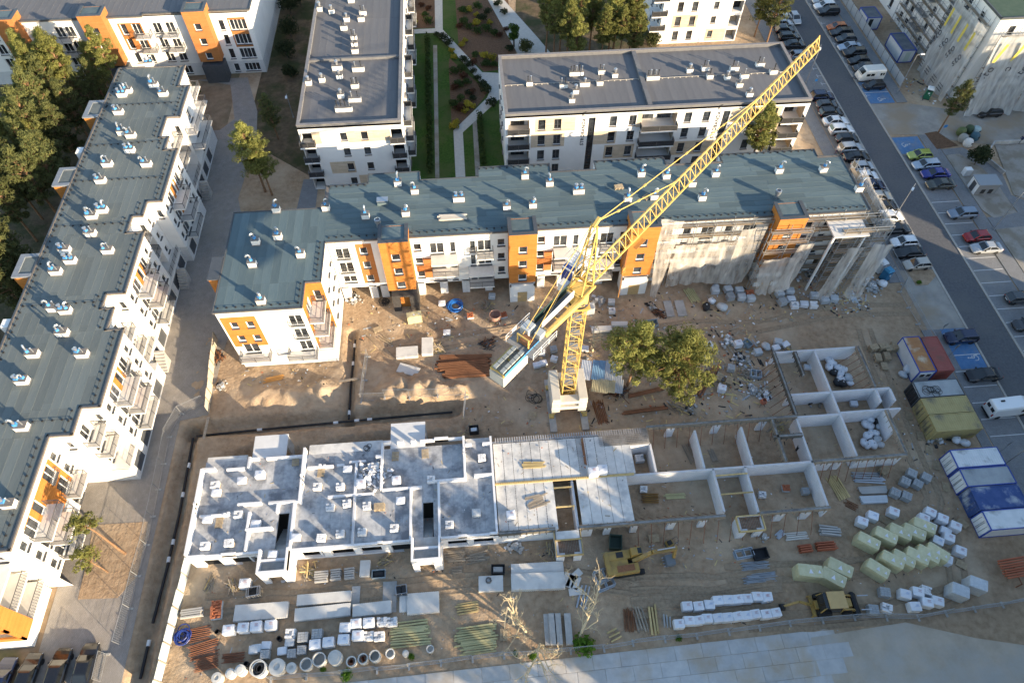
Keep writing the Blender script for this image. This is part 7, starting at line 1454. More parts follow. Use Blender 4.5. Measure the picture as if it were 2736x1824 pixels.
pal([(33, 1815, 335, 60, 2), (33, 1890, 350, 50, 4), (33, 1980, 385, 60, 6)], 'pallet right of the site pines', 'pallets by the pines')
pal([(34, 1110, 1190, 20, 5)], 'pallet in the low stack south of the roofless wing', 'pallets by the wing')
pal([(44, 1105, 105, -35, 1), (44, 1680, 330, -35, 1), (44, 1790, 500, -35, 2), (44, 1800, 130, -60, 2)], 'empty pallet beside the yellow packs', 'empty pallets by the insulation')
pal([(42, 2235, 1135, 85, 2), (43, 1300, 265, 0, 3), (23, 1975, 1175, 80, 1), (24, 585, 1250, 5, 1), (22, 1105, 1440, 20, 2), (33, 210, 700, 70, 1)], 'odd pallet on bare sand', 'odd pallets on the sand')
# timber, planks, props: every length a piece
def lengths(label, cat, rc, a, b, m, n, sec=(.16, .06), layers=3, wid=1.2, name='timber_stack', jit=.12, piece='plank', z=0, tube=0):
    p, q = Q(rc, *a, z), Q(rc, *b, z); c = (p + q) / 2; d = q - p; L_ = d.length; h = math.atan2(d.y, d.x); t = thing(name, label, cat, (c.x, c.y, z + (max(-.05, ground_z(c.x, c.y)) if z == 0 else 0)), h)
    del t['_o']; random.seed(int(a[0] + b[1])); me = (MB().tube([(-.5, 0, tube), (.5, 0, tube)], tube, 6) if tube else MB().box(-.5, -sec[0] / 2, 0, .5, sec[0] / 2, sec[1])).mesh(piece, m); per = max(1, math.ceil(n / layers)); k = 0
    for l_ in range(layers):
        for i in range(per):
            if k >= n: break
            k += 1; put(piece, me, t, (random.uniform(-jit, jit) * L_ * .5, -wid / 2 + wid * (i + .5) / per + random.uniform(-.02, .02), .02 + l_ * (sec[1] if not tube else tube * 1.9) + .004 * i), random.uniform(-jit, jit) * .35, (L_ * random.uniform(.82, 1), 1, 1))
    return t
lengths('stack of yellow green boards left of the dead trees', 'timber', 42, (1210, 1170), (1575, 1130), TIMG, 24, wid=2.2); lengths('upper layer boards on the yellow green stack', 'timber', 42, (1260, 1075), (1570, 1040), TIMG, 12, wid=1.3)
lengths('longer stack of yellow green boards by the fence', 'timber', 42, (1800, 1160), (2170, 1110), TIMG, 22, wid=2.0); lengths('front stack of pale boards by the fence', 'timber', 42, (1840, 1275), (2170, 1220), TIMG, 18, wid=1.4)
lengths('small crossed stack of yellow boards in the open sand', 'timber', 42, (1810, 910), (2010, 880), TIMB, 9, layers=2, wid=1.3)
lengths('heap of rough boards beside the second stair bay', 'timber', 42, (1720, 440), (1890, 420), TIMO, 18, wid=1.4, jit=.3); lengths('second heap of rough boards beside the second stair bay', 'timber', 42, (1900, 460), (2080, 430), TIMO, 16, wid=1.2, jit=.4); lengths('low pile of grey sticks before the board heaps', 'timber', 42, (1765, 560), (1865, 550), TIMO, 10, wid=.9, jit=.2)
lengths('rusty prop bundle nearest the corrugated hoarding', 'prop bundle', 41, (1690, 1150), (1900, 1110), PROP, 16, layers=2, wid=1.6, name='prop_bundle', piece='prop', tube=.045); lengths('long rusty prop bundle below the blue hose', 'prop bundle', 41, (1690, 1310), (1965, 1230), PROP, 18, layers=2, wid=1.7, name='prop_bundle', piece='prop', tube=.045); lengths('dark prop bundle at the bottom by the hoarding', 'prop bundle', 41, (1745, 1420), (1965, 1370), PROP, 16, layers=2, wid=1.4, name='prop_bundle', piece='prop', tube=.045); lengths('short prop bundle beside the leftmost rings', 'prop bundle', 41, (2000, 1350), (2200, 1330), PROP, 12, layers=2, wid=1.0, name='prop_bundle', piece='prop', tube=.045)
lengths('pale timber lengths leaning together beside the wing corner', 'timber', 34, (620, 1260), (750, 1460), TIMB, 12, layers=2, wid=1.6, jit=.3); lengths('bundle of galvanised sections south of the wing', 'metal sections', 34, (800, 1260), (1090, 1270), ZINC, 14, wid=1.6, name='section_bundle', piece='section'); lengths('grey lintel bundle below the galvanised sections', 'lintel stack', 34, (860, 1385), (1110, 1375), CONC, 8, (.24, .2), 2, .9, 'lintel_stack', .01, 'lintel'); lengths('foil-covered lintel bundle below the grey one', 'lintel stack', 34, (870, 1470), (1120, 1460), FOILG, 8, (.24, .2), 2, .9, 'lintel_stack', .01, 'lintel')
lengths('pair of grey steel sections on the sand by the small slabs', 'metal sections', 43, (640, 910), (690, 690), ZINC, 6, layers=2, wid=1.3, name='section_bundle', piece='section'); lengths('dark rod bundle by the fence', 'rod bundle', 43, (1070, 900), (1090, 1110), RUST, 16, layers=2, wid=1.3, name='rod_bundle', piece='rod', tube=.04); lengths('mixed board bundle beside the rods', 'timber', 43, (1140, 880), (1210, 1110), TIMO, 12, wid=1.4); lengths('two long beams lying by the fence', 'timber', 43, (1275, 880), (1310, 1130), TIMB, 6, (.2, .2), 2, 1.0); lengths('grey plank bundle before the wrapped rows', 'timber', 43, (1410, 950), (1420, 1070), CONC, 9, wid=1.0, layers=3); lengths('short bundle of pale boards under the dead trees', 'timber', 43, (900, 1160), (990, 1110), TIMB, 9, layers=3, wid=1.4)
lengths('upper bundle of galvanised tubes right of the tracks', 'tube bundle', 43, (2085, 530), (2330, 500), ZINC, 20, layers=3, wid=1.0, name='tube_bundle', piece='scaffold_tube', tube=.04); lengths('lower bundle of galvanised tubes right of the tracks', 'tube bundle', 43, (2105, 640), (2400, 610), ZINC, 22, layers=3, wid=1.1, name='tube_bundle', piece='scaffold_tube', tube=.04)
PIPER = mat('orange plastic pipe', (.36, .11, .055), (.42, .13, .065), scale=3, rough=.5, rnd=.08)
lengths('shorter crate of orange drain pipes', 'pipe bundle', 44, (320, 375), (440, 360), PIPER, 15, layers=4, wid=1.0, name='pipe_bundle', piece='drain_pipe', tube=.09, jit=.01); lengths('longer crate of orange drain pipes', 'pipe bundle', 44, (470, 355), (655, 340), PIPER, 15, layers=4, wid=1.1, name='pipe_bundle', piece='drain_pipe', tube=.09, jit=.01); lengths('raised bundle of brown pipes at the right edge', 'pipe bundle', 44, (2130, 560), (2420, 510), PIPER, 16, layers=2, wid=2.2, name='pipe_bundle', piece='drain_pipe', tube=.1, jit=.02, z=1.2)
k = MB(); p = Q(44, 2240, 640)
for dx in (0, 2.6): k.box(p.x + dx, p.y - .9, 0, p.x + dx + .1, p.y - .8, 1.25).box(p.x + dx, p.y + .9, 0, p.x + dx + .1, p.y + 1.0, 1.25).box(p.x + dx, p.y - .9, 1.12, p.x + dx + .1, p.y + 1, 1.2)
tag(k.build('pipe_trestle', PROP), 'rusty trestle holding up the brown pipes at the right edge', 'trestle')
for a, b, lb in (((1640, 210), (2130, 200), 'upper layer of the long rusty beam pile beside the ballast'), ((1620, 290), (2130, 250), 'middle layer of the long rusty beam pile beside the ballast'), ((1690, 355), (2140, 320), 'lowest layer of the long rusty beam pile beside the ballast')):
    lengths(lb, 'steel beams', 32, a, b, RUST, 10, (.2, .22), 2, 1.3, 'beam_pile', .04, 'steel_beam')
lengths('rusty rod fan lying right of the crane foot', 'rod bundle', 33, (790, 570), (850, 790), RUST, 14, layers=2, wid=1.5, name='rod_bundle', piece='rod', tube=.05); lengths('brown beam lying across the sand by the pines', 'steel beams', 33, (1000, 695), (1430, 635), RUST, 4, (.2, .15), 2, .5, 'beam_pile', .02, 'steel_beam'); lengths('rusty beam pair slanting right of the pines', 'steel beams', 33, (1690, 540), (1860, 270), RUST, 6, (.2, .15), 2, 1.0, 'beam_pile', .03, 'steel_beam'); lengths('orange brown beam running under the site pines', 'steel beams', 33, (1060, 540), (1380, 465), RUST, 3, (.2, .15), 1, .6, 'beam_pile', .02, 'steel_beam')
lengths('yellow prop pile inside the big open room', 'prop bundle', 33, (1185, 1450), (1345, 1450), mat('yellow brown prop', (.34, .20, .06), (.22, .12, .05), scale=6, rough=.8, rnd=.25), 20, layers=4, wid=1.3, name='prop_bundle', piece='prop', tube=.05, jit=.1); lengths('pale board pile inside the big open room', 'timber', 33, (1390, 1435), (1580, 1425), TIMG, 8, layers=2, wid=.7); lengths('boards lying inside the second north room', 'timber', 33, (1580, 950), (1670, 1130), TIMO, 9, layers=2, wid=1.4, jit=.1); lengths('boards lying against the third north room wall', 'timber', 33, (1800, 1000), (1850, 1120), TIMO, 5, layers=1, wid=.8); lengths('pale laths laid on the new planks', 'timber', 33, (115, 1150), (320, 1145), TIMB, 8, layers=2, wid=.9, z=ZP); lengths('loose boards thrown across the lower planks', 'timber', 33, (180, 1500), (330, 1430), TIMO, 9, layers=1, wid=1.6, jit=.6, z=ZP); lengths('single dark beam lying along the planks', 'steel beams', 33, (650, 900), (690, 1160), RUST, 2, (.15, .1), 1, .3, 'beam_pile', .02, 'steel_beam', ZP)
lengths('yellow board bundle beside the east corner pallets', 'timber', 23, (1600, 1080), (1680, 1200), TIMG, 16, layers=3, wid=1.6); lengths('rough boards beside the low block wing', 'timber', 32, (90, 400), (260, 370), mat('orange board', (.50, .24, .07), (.56, .29, .09), scale=3, rough=.9, rnd=.1), 8, layers=2, wid=.9, jit=.2); lengths('metal ladders bundle lying at the gate side', 'metal sections', 24, (785, 1095), (860, 1250), ZINC, 5, layers=1, wid=.9, name='section_bundle', piece='section'); lengths('three poles lying in the sand right of the low block wing', 'timber', 32, (1130, 0), (1230, 60), WOODP, 3, (.14, .14), 1, .9)
lengths('bare prop pile south of the timber lengths', 'prop bundle', 34, (740, 1480), (850, 1540), RUST, 10, layers=2, wid=1.0, name='prop_bundle', piece='prop', tube=.04, jit=.3); lengths('stacked white boards by the leaning props', 'timber', 44, (205, 260), (410, 240), mat('white board', (.6, .58, .53), (.52, .5, .46), scale=3, rough=.9, rnd=.1), 10, layers=3, wid=1.0); lengths('dark metal bars left of the white boards', 'metal sections', 44, (130, 260), (190, 210), ZINC, 8, layers=2, wid=.7, name='section_bundle', piece='section', jit=.3); lengths('pale block rows right of the white boards', 'lintel stack', 44, (500, 200), (690, 220), CONC, 12, (.2, .18), 3, 1.2, 'lintel_stack', .15, 'lintel')
lengths('wrapped board bundle lying on the teal roof', 'timber', 22, (1640, 450), (1900, 435), mat('roof boards', (.55, .48, .40), (.62, .55, .46), scale=3, rough=.9, rnd=.1), 10, (.2, .09), 2, 1.0, z=ZM + .05)
pal([(23, 985, 160, 5, 2), (23, 1235, 255, 40, 1)], 'pallet left on the teal roof', 'pallets on the teal roof', z=ZM + .05)
if True:
    a, b = (1625, 960), (1835, 930); lengths('grey lintel stack strapped beside the brick pallets', 'lintel stack', 41, a, b, CONC, 12, (.18, .18), 3, 1.0, 'lintel_stack', .01, 'lintel')
for i, (x0, x1, y) in enumerate(((545, 670, 630), (685, 785, 610), (810, 905, 600))): lengths('%s grey lintel stack from the left before the piers' % ORD[i], 'lintel stack', 42, (x0, y), (x1, y - 12), CONC, 15, (.18, .2), 3, 1.3, 'lintel_stack', .01, 'lintel')
# precast slabs lying in the yard
PRE = mat('precast slab', (.62, .61, .585), (.55, .54, .52), scale=1.2, rough=.9, bump=.01, rnd=.05, c3=(.44, .43, .42), c3scale=.5, c3c=(.55, .75))
def slab(label, rc, a, b, wid, n=3, th=.2, rough_edge=True, z=0, m=PRE):
    p, q = Q(rc, *a, z + n * th), Q(rc, *b, z + n * th); c = (p + q) / 2; d = q - p; h = math.atan2(d.y, d.x); random.seed(int(a[0])); L_ = d.length; c.y += .02
    for i in range(n):
        t = thing('precast_slab', label if i == n - 1 else ORD[i] + ' slab up under the ' + label, 'precast slab', (c.x, c.y, z + .05 + i * th + a[0] % 37 * .0007), h + random.uniform(-.01, .01), 'precast slabs in the yard' if n > 1 else None); del t['_o']
        put('slab', MB().box(-L_ / 2, -wid / 2, 0, L_ / 2, wid / 2, th - .02).mesh('slab', m), t)
        if rough_edge:
            k = MB()
            for j in range(int(L_ / .22)): k.box(-L_ / 2 + j * .22, wid / 2, .02, -L_ / 2 + j * .22 + .13, wid / 2 + .04, th - .04).box(-L_ / 2 + j * .22, -wid / 2 - .04, .02, -L_ / 2 + j * .22 + .13, -wid / 2, th - .04)
            put('keyed_edge', k.mesh('keyed_edge', m), t)
slab('white precast slab left of the twin slabs', 41, (2100, 945), (2580, 905), 1.7, 3)
slab('upper of the twin precast slabs', 42, (380, 825), (865, 785), 1.12, 3); slab('lower of the twin precast slabs', 42, (360, 955), (860, 905), 1.3, 3); slab('narrow precast slab right of the twin slabs', 42, (880, 920), (1225, 880), 1.3, 3); slab('stepped precast slab stack with a long lath on it', 42, (1370, 860), (1655, 835), 2.2, 3); slab('broad precast slab left end of the stepped stack', 42, (1300, 860), (1420, 850), 1.7, 2); slab('square slab stack with a cable ring on it', 42, (2010, 680), (2230, 670), 1.7, 3, rough_edge=False)
slab('rear long precast slab beside the excavator', 43, (20, 570), (490, 545), 1.7, 3); slab('front long precast slab beside the excavator', 43, (20, 660), (500, 645), 1.8, 4)
slab('grey sheet lying on the sand above the narrow slab', 42, (1150, 800), (1275, 790), 3.4, 1, .12, False, m=CONC); slab('grey sheet lying beside the twin slabs', 42, (870, 800), (945, 795), 2.4, 1, .1, False, m=CONC); slab('thin panel standing flat by the lintel stacks', 42, (945, 540), (1035, 535), 1.8, 3, rough_edge=False)
slab('concrete slab pair half sunk by the crane, left one', 32, (1270, 140), (1465, 125), 1.7, 2, .3, False); slab('sandy slab standing by the rusty beams', 32, (1500, 80), (1600, 75), 2.8, 2, .35, False); slab('tilted concrete slab on the sand mounds', 32, (1290, 270), (1470, 320), 1.5, 1, .3, False)
slab('left cracked slab of the pair before the scaffold', 23, (1400, 1260), (1470, 1255), 2.9, 1, .15, False, m=CONC); slab('right cracked slab of the pair before the scaffold', 23, (1500, 1255), (1580, 1250), 2.9, 1, .15, False, m=CONC); slab('low pink grey slab above the site pines', 23, (740, 1440), (920, 1430), .9, 2, .25, False); slab('pale slab beside the blue grey tub', 23, (920, 1390), (1065, 1390), .7, 2, .25, False)
for i, (x, y, r_) in enumerate(((520, 640, 70), (555, 660, 60), (600, 670, 62), (600, 600, 35), (595, 750, 2))):
    p = Q(43, x, y); t = thing('cover_slab', '%s small white cover slab beside the long precast slabs' % ORD[i], 'slab', (p.x, p.y, 0), R(r_), 'small white cover slabs'); put('slab', MB().box(-.75, -.4, .03, .75, .4, .2).mesh('slab', PRE), t)
for i, (x0, x1, y) in enumerate(((345, 350, 1090), (390, 0, 1090), (440, 0, 1100), (530, 0, 1100))):
    p = Q(43, x0, 1090); t = thing('lintel_block', '%s grey concrete trough standing behind the dead trees' % ORD[i], 'concrete trough', (p.x, p.y, 0), R(88), 'concrete troughs behind the dead trees'); put('trough', MB().box(-1.6, -.36, .05, 1.6, .36, .7 if i != 0 else .4).mesh('trough', CONC), t)
# concrete rings along the fence
RINGM = mat('ring concrete', (.52, .51, .48), (.60, .585, .55), scale=1.5, rough=.9, bump=.01, rnd=.08)
def ring_(i, rc, x, y, r_, h, cap=None):
    p = Q(rc, x, y, h); prof = [(r_, 0), (r_, h), (r_ - .1, h), (r_ - .1, .1), (0, .1)]; tr = [('ring', MB().lathe([(r_, 0), (r_, h), (r_ - .11, h), (r_ - .11, .05), (0, .05)], 22).mesh('ring', RINGM, smooth=False), [])]
    if cap == 'lid': tr.append(('lid', MB().lathe([(0, 0), (r_ * .98, 0), (r_ * .98, .12), (r_ * .42, .14), (r_ * .42, .02), (0, .02)][1:], 22).mesh('lid', RINGM), [], (0, 0, h)))
    if cap == 'disc': tr.append(('lid', MB().lathe([(r_ * .98, 0), (r_ * .98, .12), (r_ * .6, .13), (r_ * .58, .2), (0, .21)], 22).mesh('lid', RINGM), [], (0, 0, h)))
    if cap == 'brick':
        k = MB(); random.seed(i)
        for q in range(16): a, d_ = random.uniform(0, 6.3), random.uniform(0, r_ - .3); k.obox((d_ * math.cos(a), d_ * math.sin(a), h - .35), (.25, .12, .1), a * 3, 0)
        tr.append(('brick_fill', k.mesh('brick_fill', BRICKR), []))
    if cap == 'pipe': tr.append(('pipe_offcut', MB().lathe([(r_ * .5, 0), (r_ * .5, h), (r_ * .42, h), (r_ * .42, .1)], 14).mesh('pipe_offcut', BLACKM), [], (-.1, .05, .06)))
    lb = {None: 'open', 'lid': 'lidded', 'disc': 'disc-capped', 'brick': 'brick-filled', 'pipe': 'pipe-filled'}[cap]
    plant(tr, 'concrete_ring', '%s concrete ring from the left along the bottom fence, %s' % (ORD[i], lb), 'concrete ring', (p.x, p.y, ground_z(p.x, p.y)), i, 'concrete rings along the fence')
for i, a in enumerate(((41, 1945, 1520, .55, .8, 'lid'), (41, 2065, 1480, .5, .7, 'disc'), (41, 2155, 1450, .55, .9, 'disc'), (41, 2310, 1430, .85, 1.0, 'pipe'), (42, 40, 1440, .8, 1.0, 'pipe'), (42, 200, 1420, .85, .9, 'lid'), (42, 330, 1430, .55, .6, 'lid'), (42, 460, 1395, .65, .9, None), (42, 575, 1350, .72, 1.1, None), (42, 720, 1335, .75, 1.0, 'disc'), (42, 865, 1370, .55, .8, 'brick'), (42, 970, 1345, .55, .8, 'brick'), (42, 1075, 1320, .6, 1.0, None), (42, 1215, 1300, .5, .6, None), (42, 1355, 1300, .35, .5, 'disc'), (42, 1575, 1260, .42, .4, None))): ring_(i, *a)
for i, (rc, x, y) in enumerate(((42, 230, 1175), (41, 1960, 1115), (41, 2220, 1400))):
    p = Q(rc, x, y); plant([('tube', MB().lathe([(.26, 0), (.26, .6), (.22, .6), (.22, .05), (0, .05)], 14).mesh('tube', BLACKM), [])], 'pipe_offcut', '%s black pipe offcut standing among the pallets' % ORD[i], 'pipe', (p.x, p.y, 0), 0, 'black pipe offcuts')
# ================================================================ CONTAINERS AND OFFICES
def cmat(n, a, b, c, cs=.6): return mat(n, a, b, scale=1.2, rough=.6, c3=c, c3scale=cs, c3c=(.5, .66), spec=.4)
CY_ = cmat('yellow container paint', (.37, .30, .13), (.43, .35, .16), (.20, .17, .11)); CR_ = cmat('red oxide paint', (.27, .075, .06), (.32, .09, .075), (.20, .08, .06)); CB_ = cmat('rusty roof paint', (.40, .19, .07), (.30, .13, .05), (.52, .42, .30)); CG_ = cmat('grey container roof', (.30, .32, .335), (.36, .38, .39), (.22, .24, .25)); CW_ = cmat('dirty white roof', (.60, .62, .63), (.68, .69, .70), (.33, .34, .34), .5); CU_ = cmat('blue office paint', (.03, .065, .20), (.05, .09, .24), (.38, .41, .45), .45)
def container(label, x0, y0, x1, y1, side, top, frame, end=None, h=2.55, ribs=True, roofribs=True, panes=0):
    t = thing('container', label, 'container', (x0, y0, 0)); k = MB().box(x0 + .05, y0 + .05, .12, x1 - .05, y1 - .05, h - .02); n = int((x1 - x0) / .28)
    if ribs:
        for i in range(n): x = x0 + .12 + i * .28; k.box(x, y0 + .01, .25, x + .13, y0 + .05, h - .15).box(x, y1 - .05, .25, x + .13, y1 - .01, h - .15)
        for i in range(int((y1 - y0) / .28)): y = y0 + .12 + i * .28; k.box(x0 + .01, y, .25, x0 + .05, y + .13, h - .15).box(x1 - .05, y, .25, x1 - .01, y + .13, h - .15)
    k.build('shell', side, t); k = MB().box(x0 + .08, y0 + .08, h - .02, x1 - .08, y1 - .08, h + .01)
    if roofribs:
        along = (x1 - x0) > (y1 - y0)
        for i in range(int((x1 - x0 if along else y1 - y0) / .3)): c = .15 + i * .3; (k.box(x0 + c, y0 + .1, h + .01, x0 + c + .15, y1 - .1, h + .035) if along else k.box(x0 + .1, y0 + c, h + .01, x1 - .1, y0 + c + .15, h + .035))
    k.build('roof', top, t); k = MB(); e = .07
    for x in (x0 + e, x1 - e):
        for y in (y0 + e, y1 - e): k.box(x - e, y - e, 0, x + e, y + e, h + .05)
    for z in (.02, h - .06): k.box(x0 + .14, y0, z, x1 - .14, y0 + .1, z + .13).box(x0 + .14, y1 - .1, z, x1 - .14, y1, z + .13).box(x0, y0 + .14, z, x0 + .1, y1 - .14, z + .13).box(x1 - .1, y0 + .14, z, x1, y1 - .14, z + .13)
    k.build('frame', frame, t)
    if end:                                   # doors on the west end
        w_ = (y1 - y0 - .4) / 2
        for i in range(2): MB().box(x0 - .03, y0 + .18 + i * (w_ + .04), .2, x0 + .0, y0 + .18 + i * (w_ + .04) + w_, h - .2).build('door', end, t)
        k = MB()
        for y in (y0 + .6, y0 + 1.1, y1 - 1.1, y1 - .6): k.tube([(x0 - .05, y, .3), (x0 - .05, y, h - .3)], .02, 5)
        k.build('lock_bar', STEEL, t)
    for i in range(panes): x = x0 + .35 + i * .9; o_ = put('window', window_meshes(.8, .9, 'w')[0], t, (x - x0 + .4, -.02, 1.2)); put('pane', window_meshes(.8, .9, 'w')[1], o_)
    return t
container('white and blue container with a rusty brown roof beside the red one', 58.5, 44.6, 60.9, 50.4, GREYP, CB_, BLUEF, ribs=False, roofribs=False, panes=2)
container('red brown shipping container beside the street', 61.05, 44.6, 63.4, 50.2, CR_, CR_, CR_); container('grey-topped container with black end and cable coils on it', 56.9, 40.75, 63.0, 43.3, GREYP, CG_, DARKM, BLACKM, ribs=False, roofribs=False)
container('upper of the two yellow shipping containers', 56.9, 38.3, 63.0, 40.65, CY_, CY_, CY_, CY_); container('lower of the two yellow shipping containers', 56.9, 35.8, 63.0, 38.2, CY_, CY_, CY_, CY_)
container('white site office with ribbed white roof', 57.3, 30.75, 63.4, 33.2, WPAINT, CW_, BLUEF, WPAINT, 2.6, False); container('white site office with grey panelled roof', 57.35, 28.3, 63.5, 30.65, WPAINT, CG_, BLUEF, WPAINT, 2.6, False, False); container('blue site office with stained blue roof', 57.5, 25.4, 63.5, 28.2, CU_, CU_, CU_, CU_, 2.6, False, False); container('lowest white site office with stained white roof', 57.6, 22.9, 63.5, 25.3, WPAINT, CW_, BLUEF, WPAINT, 2.6, False, False)
def coil(k, c, r_, n, t, seed, jx=.25):
    random.seed(seed)
    for q in range(n): a0 = random.uniform(0, 6); cx, cy = c[0] + random.gauss(0, jx), c[1] + random.gauss(0, jx); rr = r_ * random.uniform(.75, 1.1); k.tube([(cx + rr * math.cos(a0 + i * .55), cy + rr * math.sin(a0 + i * .55), c[2] + .03 * q + .02 * math.sin(i)) for i in range(13)], t, 5, 0, False)
def loops(name, label, cat, rc, x, y, r_, n, t, m, z=0., seed=1, jx=.2): p = Q(rc, x, y, z); k = MB(); coil(k, (p.x, p.y, z + t + max(0, ground_z(p.x, p.y)) * (z == 0)), r_, n, t, seed, jx); tag(k.build(name, m), label, cat)
HOSE = mat('blue hose', (.02, .12, .42), (.03, .16, .48), scale=4, rough=.4)
loops('cable_coil', 'tangled black cable on the grey-topped container roof', 'cable', 34, 1520, 480, .55, 9, .03, BLACKM, 2.6, 1, .4); loops('blue_hose', 'big blue hose coil on the sand before the first tower', 'hose', 22, 1800, 1240, 1.0, 12, .07, HOSE, 0, 2, .15); loops('blue_hose', 'dark blue hose coil beside the corrugated hoarding', 'hose', 41, 1635, 1150, .7, 10, .06, NAVY, 0, 3); loops('black_hose', 'black hose coil by the dark brick entrance', 'hose', 22, 1170, 1200, .55, 6, .05, BLACKM, 0, 4); loops('cable_coil', 'cable ring lying on the square slab stack', 'cable', 42, 2100, 645, .3, 4, .03, STEEL, .66, 5, .03); loops('cable_coil', 'dark cable loops left of the ballast', 'cable', 33, 240, 530, .7, 5, .035, BLACKM, 0, 6, .5); loops('cable_coil', 'thin cable snaking across the balcony slab', 'cable', 32, 1010, 1000, .4, 4, .025, BLACKM, SL + .02, 7, .3)
# ================================================================ MACHINES
MY = mat('machine yellow', (.38, .25, .07), (.30, .195, .06), scale=1.5, rough=.5, c3=(.22, .15, .07), c3scale=.8, c3c=(.5, .7), spec=.4)
def arm(pts, w, h): k = MB(); [k.beam(pts[i], pts[i + 1], w, h) for i in range(len(pts) - 1)]; return k
def track(y): 
    k = MB(); k.lathe([(.38, -.25), (.38, .25)], 12); k.v = [(x - 1.4, z + y, yy + .4) for x, yy, z in k.v]; n = len(k.v); k.lathe([(.38, -.25), (.38, .25)], 12); k.v[n:] = [(x + 1.4, z + y, yy + .4) for x, yy, z in k.v[n:]]; k.box(-1.4, y - .25, .03, 1.4, y + .25, .77)
    for i in range(14): k.box(-1.5 + i * .22, y - .27, .76, -1.38 + i * .22, y + .27, .81)
    return k.mesh('track', BLACKM)
p = Q(43, 1060, 520); ex = [('track', track(-1.0), []), ('track', track(1.0), []), ('chassis', MB().box(-.8, -.75, .35, .8, .75, .95).lathe([(.6, 0), (.6, .2)], 14, (0, 0, .95)).mesh('chassis', BLACKM), []),
    ('house', MB().box(-2.3, -1.3, 1.15, .9, -.3, 1.95).box(-2.3, .35, 1.15, .2, 1.3, 1.95).box(-2.3, -.3, 1.15, -.2, .35, 1.85).hexa([(-2.75, -1.25, 1.1), (-2.3, -1.32, 1.1), (-2.3, 1.32, 1.1), (-2.75, 1.25, 1.1), (-2.75, -1.2, 1.9), (-2.3, -1.32, 2.0), (-2.3, 1.32, 2.0), (-2.75, 1.2, 1.9)]).mesh('house', MY), [('engine_cover', MB().box(-1.6, -1.1, 1.96, .4, -.4, 2.0).mesh('engine_cover', RUST)), ('grille', MB().box(-1.4, .5, 1.96, -.6, 1.15, 1.99).mesh('grille', BLACKM))]),
    ('cab', MB().hexa([(.25, .3, 1.15), (1.75, .3, 1.15), (1.75, 1.25, 1.15), (.25, 1.25, 1.15), (.25, .35, 2.75), (1.5, .35, 2.75), (1.5, 1.2, 2.75), (.25, 1.2, 2.75)]).mesh('cab', MY), [('windscreen', MB().poly([(1.73, .4, 1.6), (1.73, 1.15, 1.6), (1.54, 1.1, 2.65), (1.54, .45, 2.65)]).mesh('windscreen', CGLASS)), ('roof_window', MB().box(1.0, .45, 2.755, 1.45, 1.1, 2.77).mesh('roof_window', CGLASS))]),
    ('boom', arm([(.5, 0, 1.6), (2.4, .1, 3.5), (5.4, .3, 3.0)], .38, .5).mesh('boom', MY), []), ('stick', arm([(5.2, .3, 3.3), (5.3, -.1, 1.0)], .3, .35).mesh('stick', MY), []), ('cylinder', MB().tube([(1.0, 0, 1.5), (2.9, .15, 3.2)], .09, 7).tube([(3, .2, 3.7), (5.1, .3, 3.5)], .08, 7).mesh('cylinder', ZINC), []), ('bucket', MB().hexa([(4.3, -.9, .3), (5.3, -.9, .2), (5.3, .3, .2), (4.3, .3, .3), (4.4, -.9, .9), (5.4, -.9, 1.1), (5.4, .3, 1.1), (4.4, .3, .9)]).mesh('bucket', mat('grey steel bucket', (.16, .18, .20), rough=.5)), [('teeth', MB().box(4.1, -.85, .3, 4.32, -.75, .4).box(4.1, -.5, .3, 4.32, -.4, .4).box(4.1, -.15, .3, 4.32, -.05, .4).box(4.1, .15, .3, 4.32, .25, .4).mesh('teeth', ZINC))])]
plant(ex, 'excavator', 'worn yellow tracked excavator with its boom reaching right', 'excavator', (p.x, p.y, .1), R(4))
p = Q(44, 570, 880); wl = []
def wh(r_, w_): ty = tyre_mesh(r_, w_); ty.v = [(x, z, y) for x, y, z in ty.v]; a = ty.mesh('wheel', TYRE); rm = MB().lathe([(0, .1), (r_ * .6, .12), (r_ * .6, -.12), (0, -.1)], 12); rm.v = [(x, z, y) for x, y, z in rm.v]; return a, rm.mesh('rim', MY)
bg_, sm_ = wh(.8, .45), wh(.55, .35)
